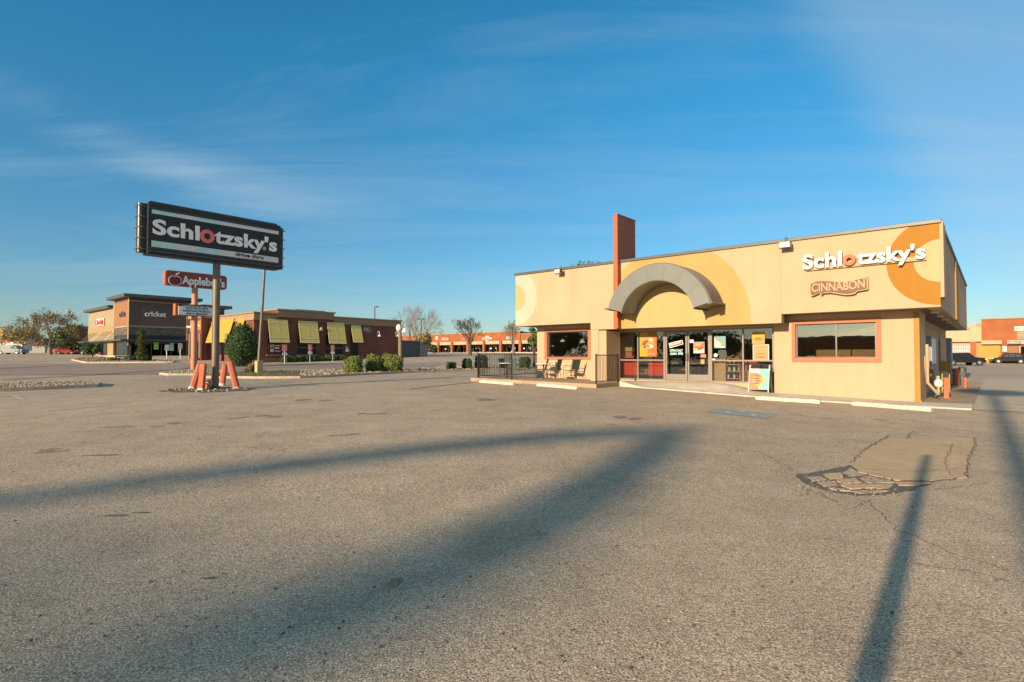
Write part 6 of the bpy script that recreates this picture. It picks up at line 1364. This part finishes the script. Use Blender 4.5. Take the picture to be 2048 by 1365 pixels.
a, b = rf(1900, 700)[0], rf(1940.5, 700)[0]; mb = MB(); mb.box(a, b, -.1, .0, rz + .2, zz - .35); w_ = mb.build('window', M['bronze'], mk); mb = MB()
for i in range(9):
    for j in range(4): u = a + (b - a) * i / 9 + .12; v_ = rz + .4 + (zz - .9 - rz) * j / 4; mb.box(u, u + (b - a) / 9 - .2, -.13, -.1, v_, v_ + (zz - .9 - rz) / 4 - .2)
mb.build('pane', M['signgrey'], w_)
mb = MB(); a, b = rf(1941, 700)[0], rf(1952, 700)[0]; mb.box(a, b, -.5, .0, rz - .5, zz); mb.build('pillar', M['brickmall'], mk)
mb = MB(); a, b = rf(1957, 700)[0], rf(2001, 700)[0]; mb.box(a, b, -.35, -.21, rz - .3, rf(1980, 690)[1]); mb.build('yellow_wall', mat('golden_wall', (.42, .235, .045), .8, .05, 2), mk)
mb = MB(); a, b = rf(1963, 690, -1)[0], rf(2003.5, 690, -1)[0]; mb.box(a, b, -1.1, -.2, rf(1980, 689, -1)[1], rf(1980, 681.5, -1)[1]); mb.build('awning_band', M['stucco'], mk)
mb = MB(); a, b = rf(2014.5, 690, -1)[0], rf(2075, 690, -1)[0]; mb.box(a, b, -1.1, -.2, rf(2030, 689, -1)[1], rf(2030, 680.5, -1)[1]); mb.build('awning_band', M['stucco'], mk)
mb = MB(); a, b = rf(2015, 700)[0], rf(2036, 700)[0]; mb.box(a, b, -.3, -.21, rz + 1.2, rf(2020, 692)[1]); mb.build('orange_panel', M['tanst'], mk)
mb = MB(); a, b = rf(2038, 700)[0], rf(2075, 700)[0]; mb.box(a, b, -.3, -.21, rz, rf(2040, 692)[1]); w_ = mb.build('window', M['bronze'], mk); mb = MB(); mb.box(a + .2, b, -.33, -.3, rz + .3, rf(2040, 693)[1]); mb.build('pane', M['glassfar'], w_)
def rsign(label, lines, px0, py0, px1, py1, m, back, v=-.3):
    o = thing('shop_sign', label, 'sign', (RF.o.x, RF.o.y, 0), ROT, 'shop signs'); a = rf(px0, py0, v); b = rf(px1, py1, v); mb = MB(); mb.box(a[0], b[0], v - .05, v + .15, b[1], a[1]); mb.build('panel', back, o); n_ = len(lines); H_ = (a[1] - b[1]) / n_
    for i, s_ in enumerate(lines): text('lettering', s_, a[0] + .15, b[0] - .15, a[1] - H_ * (i + .82), a[1] - H_ * (i + .18), v - .05, m, o, .05, .03)
rsign('cream lettered sign at the top right of the orange wall', ['~~~~~~'], 2029, 653.5, 2072, 661.5, M['coping'], M['signgrey'])
rsign('dark lettered square sign below the cream sign', ['~~~~', '~~~~~'], 2034, 663.5, 2066, 678.5, M['coping'], M['beige'])
rsign('white script sign on the cream awning band at the right edge', ['~~~~~'], 2016, 682, 2042, 688.5, M['offwhite'], M['coping'], -1.15)
rsign('small white notice on the orange wall left of the square sign', ['~~'], 2004.5, 692.5, 2014, 704, M['signgrey'], M['offwhite'], -.5)

# ---------------------------------------------------------------- vehicles
def vehicle(name, label, cat, p, rz, L_, Wd, H_, prof, cabin, m, group='parked vehicles', lights=True, wr=.34, wheels=(.19, .81), win=None, flat=False):
    o = thing(name, label, cat, p, rz, group); mb = MB(); n = len(prof)
    vs = [(x * L_, -Wd / 2, z * H_) for x, z in prof] + [(x * L_, Wd / 2, z * H_) for x, z in prof]; mb.idx(vs, [tuple(range(n)), tuple(range(2 * n - 1, n - 1, -1))] + [((i + 1) % n, i, i + n, (i + 1) % n + n) for i in range(n)])
    body = mb.build('body', m, o, bevel=.05)
    mb = MB(); n = len(cabin); cx_ = sum(c[0] for c in cabin) / n
    k = .84
    vs = []
    for s_ in (-1, 1):
        for x, z in cabin:
            t = (z - min(c[1] for c in cabin)) / (max(c[1] for c in cabin) - min(c[1] for c in cabin)); vs.append((x * L_, s_ * Wd / 2 * (.97 - .17 * t), z * H_))
    mb.idx(vs, [tuple(range(n)), tuple(range(2 * n - 1, n - 1, -1))] + [((i + 1) % n, i, i + n, (i + 1) % n + n) for i in range(n)]); cabo = mb.build('cabin', m, o, bevel=.05)
    for s_ in (-1, 1):
        for w_ in (win or []):
            mb = MB(); pts = []
            zmin, zmax = min(c[1] for c in cabin), max(c[1] for c in cabin)
            for x, z in w_: t = (z - zmin) / (zmax - zmin); pts.append((x * L_, s_ * (Wd / 2 * (.97 - .17 * t) + .012), z * H_))
            pts = [(a_, s_ * (Wd / 2 + .012), c_) for a_, b_, c_ in pts] if flat else pts; mb.face(pts if s_ < 0 else pts[::-1]); mb.nonorm = True; mb.build('window', M['black'], o)
    for wx in wheels:
        for s_ in (-1, 1):
            mb = MB(); c = Vector((wx * L_, s_ * (Wd / 2 - .09), wr)); mb.tube([c + Vector((0, -.11, 0)), c + Vector((0, .11, 0))], wr, 22); w_ = mb.build('wheel', M['tyre'], o, smooth=40)
            mb = MB(); mb.tube([c + Vector((0, s_ * .10, 0)), c + Vector((0, s_ * .125, 0))], [wr * .64, wr * .55], 14)
            mb.build('rim', M['rim'], w_)
            mb = MB(); mb.tube([c + Vector((0, s_ * .10, 0)), c + Vector((0, s_ * .098, 0))], [wr * 1.18] * 2, 20); mb.build('wheel_arch', M['black'], o)
    if lights:
        for s_ in (-1, 1):
            mb = MB(); xx = max(c[0] for c in prof) * L_; mb.box(xx - .22, xx + .015, s_ * Wd / 2 * .93 - .14 * (s_ > 0) * 0 - .12, s_ * Wd / 2 * .93 + .08, H_ * .44, H_ * .53); mb.build('headlight', M['signgrey'], o)
            xx = min(c[0] for c in prof) * L_; mb = MB(); mb.box(xx - .015, xx + .15, s_ * Wd / 2 * .93 - .1, s_ * Wd / 2 * .93 + .08, H_ * .45, H_ * .58); mb.build('tail_light', M['red'], o)
    return o
CARB = [(0, .2), (.0, .5), (.04, .56), (.30, .58), (.72, .56), (.95, .5), (1, .42), (1, .2)]
CABS = [(.06, .56), (.14, .93), (.28, 1.0), (.52, .99), (.62, .9), (.74, .56)]
WINS = [[(.14, .60), (.32, .60), (.32, .93), (.19, .91)], [(.34, .60), (.50, .60), (.50, .93), (.34, .93)], [(.52, .60), (.68, .60), (.60, .86), (.52, .92)]]
PAINTB = mat('black_car_paint', (.012, .013, .014), .15, .1, 3, spec=.6); PAINTW = mat('white_car_paint', (.26, .28, .30), .25, .03, 3); PAINTR = mat('red_car_paint', (.45, .05, .03), .25, .1, 3); PAINTG = mat('grey_car_paint', (.2, .2, .2), .25, .1, 3)
TRK = [(0, .24), (0, .66), (.36, .67), (.36, .62), (.74, .64), (.96, .60), (1, .54), (1, .22)]
pk = gp(1890, 731.5); ang = math.atan2(-.10, 1)
# dark pickup
R_ = gp(1966, 731.5); d_ = R_ - pk
vehicle('pickup_truck', 'black pickup truck in profile in front of the yellow shop front', 'pickup truck', pk + (-d_.normalized() * .6), math.atan2(d_.y, d_.x), 5.9, 1.95, 1.9, TRK, [(.33, .62), (.345, .97), (.55, 1.0), (.62, .98), (.74, .63)], PAINTB, wr=.42, wheels=(.17, .83), win=[[(.37, .64), (.37, .92), (.48, .94), (.48, .64)], [(.50, .64), (.50, .94), (.60, .92), (.70, .64)]])
p = gp(1994, 727.5); vehicle('suv', 'black sport utility vehicle seen from behind at the right edge', 'car', p + Vector((4.4, -.4, 0)), rad(150), 4.5, 1.9, 1.75, CARB, [(.02, .56), (.07, .93), (.2, 1.0), (.56, .99), (.64, .92), (.76, .56)], PAINTB, wr=.36, win=WINS)
p = at(1, 709, 108); p.z = G(p.x, p.y); vehicle('cargo_van', 'white compact cargo van at the far left edge', 'van', p, rad(2), 4.7, 1.8, 1.8, [(0, .16), (0, .95), (.03, 1.0), (.55, 1.0), (.63, .96), (.84, .58), (.96, .50), (1, .36), (1, .16)], [(.5, .52), (.5, .985), (.60, .96), (.74, .82), (.86, .54)], PAINTW, wr=.33, wheels=(.16, .80), flat=True, win=[[(.56, .60), (.56, .88), (.60, .88), (.60, .60)], [(.60, .60), (.60, .88), (.66, .86), (.80, .60)]])
# rental box truck
Yt = 118; p = at(7, 706, Yt); p.z = G(p.x, p.y); L_ = (44 - 6) / F * Yt; Hh = (706 - 677) / F * Yt
o = thing('box_truck', 'white rental box truck with a red diagonal and the number 10 behind the white van', 'truck', p, rad(3)); mb = MB(); mb.box(0, L_, 0, 2.3, Hh * .22, Hh); bx = mb.build('box', M['signgrey'], o, bevel=.03)
mb = MB(); mb.face([(0, -.01, Hh * .60), (L_ * .62, -.01, Hh), (0, -.01, Hh)]); mb.nonorm = True; mb.build('red_stripe', M['pink'] if 0 else mat('truck_red', (.70, .10, .06), .5, .05, 3), o)
text('lettering', '10', L_ * .62, L_ * .80, Hh * .78, Hh * .96, -.01, M['darkgrey'], o, .01, .06); mb = MB(); mb.box(L_ * .45, L_ * .97, -.02, -.01, Hh * .66, Hh * .70); mb.build('black_line', M['darkgrey'], o)
for x_ in (.2, .85):
    mb = MB(); mb.tube([(L_ * x_, -.02, .45), (L_ * x_, .25, .45)], .45, 16); mb.build('wheel', M['tyre'], o)
mb = MB(); mb.prism([(-1.5, .5), (0, .5), (0, 2.3), (-.8, 2.3), (-1.3, 1.4), (-1.5, 1.3)], .1, 2.2); mb.build('cab', M['signgrey'], o, bevel=.05)
for i, (px_, pb_, Y_, m_, lab, rz_) in enumerate(((112, 711.5, 108, PAINTR, 'red car parked under the green tree', 20), (124, 711, 112, PAINTB, 'dark car parked right of the red car', 20), (143, 711, 113, PAINTG, 'grey car between the dark car and the shops', 15), (158, 712, 106, PAINTB, 'dark car partly hidden by the small straight-trunked tree', 15))):
    p = at(px_, pb_, Y_); p.z = G(p.x, p.y); vehicle('parked_car', lab, 'car', p, rad(rz_), 4.5 if i else 3.4, 1.8, 1.45, CARB, CABS, m_, win=WINS, wr=.32)
# low far buildings behind the left trees
Yb = 170; a = at(44, 706, Yb); b = at(130, 706, Yb); zt_ = at(60, 677.5, Yb).z; zm_ = at(60, 690, Yb).z; g_ = 2.0
o = thing('far_building', 'long low far building with a dark brown roof band and grey wall, left', 'building', (a.x, Yb, 0), 0); w_ = at(90, 700, Yb).x - a.x
mb = MB(); mb.box(-18, w_, 0, 10, g_, zm_); mb.build('wall', M['midgrey'], o); mb = MB(); mb.box(-18, w_, -1, 10, zm_, zt_); mb.build('roof', M['brownst'], o)
o = thing('far_building', 'small pale far building with an awning behind the parked cars', 'building', (at(104, 700, 165).x, 165, 0), 0); w_ = 75 / F * 165; mb = MB(); mb.box(0, w_, 0, 8, 1.5, at(0, 695, 165).z); mb.build('wall', M['beige'], o); mb = MB(); mb.box(-.5, w_, -1, 8, at(0, 695, 165).z, at(0, 691.5, 165).z); mb.build('roof', M['tan'], o)
mb = MB(); 
for i in range(7): mb.box(i * 1.6 + .4, i * 1.6 + 1.4, -.06, 0, 2.2, 3.4)
mb.build('window', M['black'], o)
# yellow round sign
Ys = 105; p = at(-2, 706, Ys); p.z = G(p.x, p.y); h = at(0, 675, Ys).z - p.z; o = thing('shop_sign', 'yellow round-ended sign at the far left edge above the white van', 'sign', p, 0, 'shop signs'); mb = MB(); mb.tube([(0, 0, -.2), (0, 0, h)], .12, 8); mb.build('pole', M['darkgrey'], o)
mb = MB(); mb.prism(rbox(-2.6, .85, h, h + 1.7, .8), -.15, .15); mb.build('panel', M['yellow'], o); mb = MB(); mb.ring(-.05, h + .85, .25, .5, -.17, -.15, n=20); mb.build('ring_mark', M['signorange'], o)

# far tree line, as it reads: one mass
R = random.Random(5); mb = MB()
for i in range(420):
    px_ = R.uniform(-400, 2500); Y_ = R.uniform(260, 340); p = at(px_, 700, Y_); z0_ = G(p.x, p.y); hh_ = R.uniform(5, 9.5); r_ = R.uniform(4, 8)
    for k in range(70):
        d = Vector((R.gauss(0, 1), R.gauss(0, 1), R.gauss(0, 1))).normalized(); leafquad(mb, Vector((p.x + d.x * r_, p.y + d.y * r_, z0_ + hh_ * .5 + d.z * hh_ * .5)), d, R.uniform(.6, 1.3), R)
mb.nonorm = True; o = mb.build('tree_line', M['leafdark']); o['kind'] = 'stuff'

# ---------------------------------------------------------------- paint and damage on the lot
# reserved bay: faded blue square with a white wheelchair mark
bl = [gp(1411, 824.3), gp(1534, 839), gp(1558, 829), gp(1437, 817.5)]
sheet('blue_bay_marking', bl, M['blue'], off=.008, n=6, k=6, jag=.02)
cen = sum((Vector(b) for b in bl), Vector()) / 4
e1 = (Vector(bl[1]) - Vector(bl[0])); e1.z = 0; e1.normalize(); e2 = (Vector(bl[3]) - Vector(bl[0])); e2.z = 0; e2.normalize()
def wp(u, v, k=.016): p = cen + e1 * u + e2 * v; return (p.x, p.y, G(p.x, p.y) + k)
mb = MB()
def stroke(pts, w_):
    for a, b in zip(pts, pts[1:]):
        a, b = Vector(a), Vector(b); d = (b - a).normalized(); n_ = Vector((-d.y, d.x)) * w_ / 2; mb.face([wp(*(a - n_)), wp(*(b - n_)), wp(*(b + n_)), wp(*(a + n_))])
stroke([(.38 * math.cos(t) + .0, .38 * math.sin(t) - .12) for t in [rad(150 + 230 * i / 14) for i in range(15)]], .10)
stroke([(-.1, .55), (-.05, .1), (.3, .08), (.45, -.35), (.6, -.3)], .10); stroke([(-.08, .32), (.25, .30)], .08)
mb.face([wp(-.1 + .1 * math.cos(t), .66 + .1 * math.sin(t)) for t in [2 * math.pi * i / 12 for i in range(12)]])
mb.nonorm = True; struct(mb.build('wheelchair_marking', M['fadewhite']))
for a, b, w_ in (((0, 794), (45, 792), .10), ((25, 791), (48, 800), .14), ((95, 823), (225, 811), .09), ((120, 865), (190, 862), .07), ((300, 792), (360, 788), .08), ((1545, 826), (1600, 842), .07)):
    p0, p1 = gp(*a), gp(*b); d = (p1 - p0); d.z = 0; n_ = Vector((-d.y, d.x, 0)).normalized() * w_ / 2; sheet('bay_line', [p0 - n_, p1 - n_, p1 + n_, p0 + n_], M['fadewhite'], off=.008, n=10, k=1, jag=.012)
# tar seams over the neighbour's lot
for pl_ in (((0, 738.5), (100, 733), (300, 727.5)), ((0, 761), (200, 750), (360, 740), (400, 733)), ((0, 725), (90, 724), (140, 722))):
    for a, b in zip(pl_, pl_[1:]):
        p0, p1 = gp(*a), gp(*b); d = (p1 - p0); d.z = 0; n_ = Vector((-d.y, d.x, 0)).normalized() * .16; sheet('tar_seam', [p0 - n_, p1 - n_, p1 + n_, p0 + n_], M['sealed'], off=.035, n=16, k=1, jag=.03)
# dark seams in the near lot
for pl_ in (((560, 771), (700, 766), (900, 756)), ((820, 779), (900, 770), (945, 766))):
    for a, b in zip(pl_, pl_[1:]):
        p0, p1 = gp(*a), gp(*b); d = (p1 - p0); d.z = 0; n_ = Vector((-d.y, d.x, 0)).normalized() * .07; sheet('tar_seam', [p0 - n_, p1 - n_, p1 + n_, p0 + n_], M['sealed'], off=.010, n=16, k=1, jag=.03)
def crack(px_, w_=.012, seed=0, up_=.006):
    P = [gp(*a) for a in px_]; R = random.Random(seed); path = []
    for a, b in zip(P, P[1:]):
        k = max(2, int((b - a).length / .07))
        for i in range(k): t = i / k; q_ = a + (b - a) * t; path.append(Vector((q_.x + R.gauss(0, .018), q_.y + R.gauss(0, .018))))
    mb = MB(); n = len(path); vs = []
    for i, q_ in enumerate(path):
        d = (path[min(i + 1, n - 1)] - path[max(0, i - 1)]).normalized(); nn_ = Vector((-d.y, d.x)) * w_ * R.uniform(.25, 1) * .5; z_ = G(q_.x, q_.y) + up_; vs += [(q_.x - nn_.x, q_.y - nn_.y, z_), (q_.x + nn_.x, q_.y + nn_.y, z_)]
    mb.idx(vs, [(2 * i, 2 * i + 2, 2 * i + 3, 2 * i + 1) for i in range(n - 1)]); struct(mb.build('crack', M['sealed']))
# tan repair patch and the broken edge in front of it
def polysheet(name, pix, m, off, thick, seed, wob=.02):
    P = [gp(*a) for a in pix]; pp = [(p.x, p.y) for p in P]; pp = dens(pp, .18); R = random.Random(seed); pp = [(x + R.uniform(-wob, wob), y + R.uniform(-wob, wob)) for x, y in pp]
    mb = MB(); n = len(pp); mb.idx([(x, y, off + thick) for x, y in pp] + [(x, y, -.02) for x, y in pp], [tuple(range(n))] + [(i, i + n, (i + 1) % n + n, (i + 1) % n) for i in range(n)]); o = mb.build(name, m); bm = bmesh.new(); bm.from_mesh(o.data); bmesh.ops.triangulate(bm, faces=[f for f in bm.faces if len(f.verts) > 4]); bm.to_mesh(o.data); bm.free(); return struct(o)
polysheet('repair_patch', [(1826, 864), (1950, 877), (1951, 889), (1935, 925), (1932, 956), (1870, 963), (1790, 962), (1720, 946), (1700, 929), (1730, 900), (1782, 870)], M['patchm'], .008, .006, 1)
for i_, e_ in enumerate((((1826, 864), (1950, 877)), ((1950, 877), (1951, 889), (1935, 925), (1932, 957)), ((1932, 957), (1870, 964), (1790, 963)), ((1826, 864), (1812, 880)), ((1782, 870), (1730, 900), (1700, 929)))): crack(e_, .028, 30 + i_, .017)
for i_, e_ in enumerate((((1740, 915), (1800, 922), (1910, 928)), ((1722, 940), (1820, 945), (1930, 940)), ((1905, 890), (1890, 925), (1900, 955)), ((1790, 885), (1850, 893), (1940, 892)))): crack(e_, .014, 40 + i_, .018)
polysheet('pothole_bed', [(1590, 950), (1620, 946), (1700, 930), (1790, 962), (1870, 964), (1840, 976), (1790, 990), (1720, 995), (1650, 984), (1610, 968)], M['sealed'], .003, .001, 2, .05)
R = random.Random(11)
# broken slabs
cells = []
L0, L1 = gp(1600, 958), gp(1850, 968); U0, U1 = gp(1690, 933), gp(1850, 964)
slabs = [[(1612, 955), (1640, 953), (1655, 961), (1628, 964)], [(1645, 951), (1680, 948), (1690, 957), (1660, 960)], [(1634, 966), (1668, 964), (1676, 972), (1650, 975)], [(1672, 962), (1712, 957), (1722, 967), (1684, 971)], [(1684, 946), (1702, 936), (1728, 952), (1700, 955)], [(1682, 973), (1730, 969), (1750, 978), (1700, 981)], [(1716, 957), (1738, 953), (1800, 968), (1735, 968)], [(1736, 970), (1790, 970), (1778, 978), (1756, 979)], [(1700, 984), (1760, 981), (1780, 985), (1722, 989)], [(1792, 966), (1862, 967), (1835, 973), (1796, 973)], [(1656, 978), (1690, 980), (1700, 985), (1672, 983)]]
for i, s_ in enumerate(slabs):
    P = [gp(*a) for a in s_]; c = sum((Vector(p) for p in P), Vector()) / 4; pp = dens([(c.x + (p.x - c.x) * .96, c.y + (p.y - c.y) * .96) for p in P], .12); pp = [(x + R.uniform(-.015, .015), y + R.uniform(-.015, .015)) for x, y in pp]; n = len(pp); z_ = R.uniform(.008, .022); tx_, ty_ = R.uniform(-.02, .02), R.uniform(-.02, .02)
    top_ = [(x, y, z_ + tx_ * (x - c.x) + ty_ * (y - c.y)) for x, y in pp]; mb = MB(); mb.idx(top_ + [(x, y, .0) for x, y in pp], [tuple(range(n))] + [(j, j + n, (j + 1) % n + n, (j + 1) % n) for j in range(n)]); o = mb.build('broken_asphalt', M['patchm'] if i % 2 else M['lot'], smooth=20); struct(o)
pts = []
for i in range(260):
    t = R.random(); p = gp(R.uniform(1595, 1800), 0 + R.uniform(950, 993)); pts.append((p.x, p.y, .008))
stones('loose_chips', pts[:130], .006, .022, M['sealed'], 9); stones('loose_chips', pts[130:190], .004, .012, M['lot'], 10)
# small dark gouges on the lot
for a, rx_, ry_ in (((208, 911), .30, .05), ((232, 1032), .14, .03), ((282, 1026), .09, .025), ((420, 1157), .06, .02), ((222, 855), .28, .05), ((1085, 757), .0, .0)):
    if rx_: p = gp(*a); blob('gouge', (p.x, p.y), rx_, ry_, M['sealed'], .005, seed=int(a[0]), n=18, rot=.1)
R = random.Random(77); pts = []
for i in range(520):
    p = gp(R.uniform(-50, 2100), 800 + 560 * R.random() ** .7); pts.append((p.x, p.y, G(p.x, p.y) + .001))
stones('grit', pts, .003, .011, M['rock'], 13); pts = []
for i in range(260):
    p = gp(R.uniform(-50, 2100), 790 + 560 * R.random() ** .7); pts.append((p.x, p.y, G(p.x, p.y) + .001))
stones('grit', pts, .004, .013, M['sealed'], 14)
# oil spots under where cars stand
for i, (a, s_) in enumerate((((300, 850), .5), ((520, 835), .4), ((760, 830), .35), ((1250, 835), .35), ((1680, 838), .25), ((1000, 800), .5), ((640, 800), .5), ((1780, 840), .2), ((700, 870), .22), ((120, 900), .3))):
    p = gp(*a)
    for k in range(3): blob('oil_spot', (p.x + R.uniform(-s_, s_) * 1.5, p.y + R.uniform(-s_, s_) * .8), s_ * R.uniform(.3, .9), s_ * R.uniform(.15, .5), M['oil'], .005 + .0012 * k, seed=i * 3 + k, n=22, rot=R.uniform(0, 1))
# hairline cracks drawn out over the right foreground
for i, c in enumerate((((1400, 892), (1520, 905), (1600, 948)), ((1600, 950), (1560, 930), (1530, 925)), ((1730, 1000), (1800, 1060), (1900, 1105), (2048, 1150)), ((1830, 1130), (1940, 1145), (2048, 1170)), ((1870, 980), (1920, 975), (1985, 965)), ((1640, 990), (1700, 1020), (1740, 1000)), ((1540, 835), (1620, 850), (1760, 858)), ((1950, 885), (2000, 895), (2060, 900)), ((240, 780), (500, 772), (900, 765)))):
    crack(c, .016, i)

# ---------------------------------------------------------------- what stands behind the photographer and throws the long shadows
def sunback(px, py, t):
    p = gp(px, py); return p + SUN_DIR * t
def base_of(p): return Vector((p.x, p.y, 0))
# lamp post whose thin shadow crosses the right foreground
tip = gp(1855, 912); H_ = 4.6; t = H_ / SUN_DIR.z; top_ = tip + SUN_DIR * t
q1_ = gp(1740, 1364); bs_ = tip + (q1_ - tip).normalized() * (top_ - tip).to_2d().length; bs_.z = 0; o = thing('light_pole', 'slim steel pole behind the photographer', 'lamp post', bs_); mb = MB(); mb.tube([(0, 0, -.1), tuple(top_ - bs_)], [.09, .065], 12); mb.build('pole', M['steelpole'], o, smooth=60)
# tall mast with a wide head: blurred shadow at the right
tip = gp(1984, 786); H_ = 17; t = (H_ - tip.z) / SUN_DIR.z; top_ = tip + SUN_DIR * t
o = thing('high_mast_light', 'tall mast with a broad round head behind the photographer', 'lamp post', base_of(top_)); mb = MB(); mb.tube([(0, 0, -.1), (0, 0, H_)], [.22, .16], 12); mb.build('pole', M['steelpole'], o, smooth=60); mb = MB(); mb.ball((0, 0, H_), 1.3, 1.3, .55, 16, 8); mb.build('lamp_head', M['darkgrey'], o, smooth=60)
# added tree form, its limb bent along sun rays to cast the looping shadow
def limb(name, label, pix, t, r0, r1):
    P = [gp(*a) for a in pix]; return [p + SUN_DIR * (tt / SUN_DIR.z) for p, tt in zip(P, t)]
top_ = limb('', '', [(-100, 1010), (60, 985), (330, 960), (700, 915), (1050, 878), (1250, 866), (1335, 866), (1300, 905), (1210, 960), (1090, 1040), (930, 1120), (760, 1190), (560, 1260), (300, 1330)], [38, 36, 33, 29, 25, 22, 21, 21, 22, 24, 28, 34, 40, 46], .4, .4)
c0 = top_[0]; o = thing('leaning_tree', 'old bare tree with one looping limb behind the photographer', 'tree', Vector((c0.x - 2, c0.y, 0)))
mb = MB(); mb.tube([Vector((0, 0, -.2)), Vector((.3, 0, 9)), c0 - o.location], [.7, .5, .36], 10); mb.build('trunk', M['bark'], o, smooth=60)
mb = MB(); rs = [.20, .28, .42, .42, .36, .28, .34, .40, .46, .52, .58, .66, .72, .5]; mb.tube([p - o.location for p in top_], rs, 10); mb.build('branches', M['bark'], o, smooth=60)
for i, (x_, y_, h_) in enumerate(((-60, 14, 8), (-67, 22, 8.5), (-58, 5, 6.5), (-62, -9, 5.5), (-70, -1, 6), (-68, -18, 6))):
    o = thing('oak_tree', 'dense dark tree beyond the left side of the lot, ' + ['nearest the camera line', 'second along', 'third along', 'fourth along', 'fifth along', 'furthest back'][i], 'tree', Vector((x_, y_, 0)), 0, 'trees beyond the left side'); R = random.Random(200 + i)
    mb = MB(); mb.tube([(0, 0, -.2), (0, 0, h_ * .6)], [.4, .25], 7); mb.build('trunk', M['bark'], o); lm = MB()
    for k in range(1500):
        d = Vector((R.gauss(0, 1), R.gauss(0, 1), R.gauss(0, 1))).normalized(); q_ = R.uniform(.6, 1.05) * (1 + .2 * math.sin(5 * d.x + i)); leafquad(lm, Vector((d.x * 5.5 * q_, d.y * 5.5 * q_, h_ * .58 + d.z * h_ * .42 * q_)), d, .5, R)
    lm.nonorm = True; lm.build('leaves', M['leafdark'], o)
R = random.Random(91); lm = MB(); oo_ = bpy.data.objects['leaning_tree']  # unseen leaf quads added only to dim the lower left ground
for i in range(900):
    px_, py2 = R.uniform(-900, 950), R.uniform(990, 1500); k = (1 - max(0, px_) / 1000) * min(1, (py2 - 960) / 240)
    if R.random() > k: continue
    p = gp(px_, py2) + SUN_DIR * ((40 + R.uniform(-3, 3)) / SUN_DIR.z) - oo_.location; leafquad(lm, p, Vector((R.gauss(0, 1), R.gauss(0, 1), R.gauss(0, 1))).normalized(), R.uniform(.12, .2), R)
lm.nonorm = True; lm.build('leaves', M['leafdark'], oo_)
# buildings and trees across the road, seen only as reflections
o = thing('far_building', 'long low building across the road behind the photographer', 'building', (-75, -70, 0), rad(-35)); mb = MB(); mb.box(-35, 35, 0, 12, 0, 5.5); mb.build('wall', M['brickmall'], o); mb = MB(); mb.box(-35.5, 35.5, -.5, 12, 5.5, 5.9); mb.build('coping', M['beige'], o)
for i, (x_, y_, h_) in enumerate(((-52, -47, 8), (-38, -70, 10), (-95, -34, 8), (-20, -90, 11))):
    tree('bare_tree', ['bare tree across the road, nearest the long low building', 'bare tree across the road, second behind the photographer', 'bare tree across the road, far left behind the photographer', 'tallest bare tree across the road behind the photographer'][i], Vector((x_, y_, 0)), h_, 1.2, 80 + i, None, 0, .1, .3, 6, 5, 'bark', 'bare trees across the road', .2, .03)
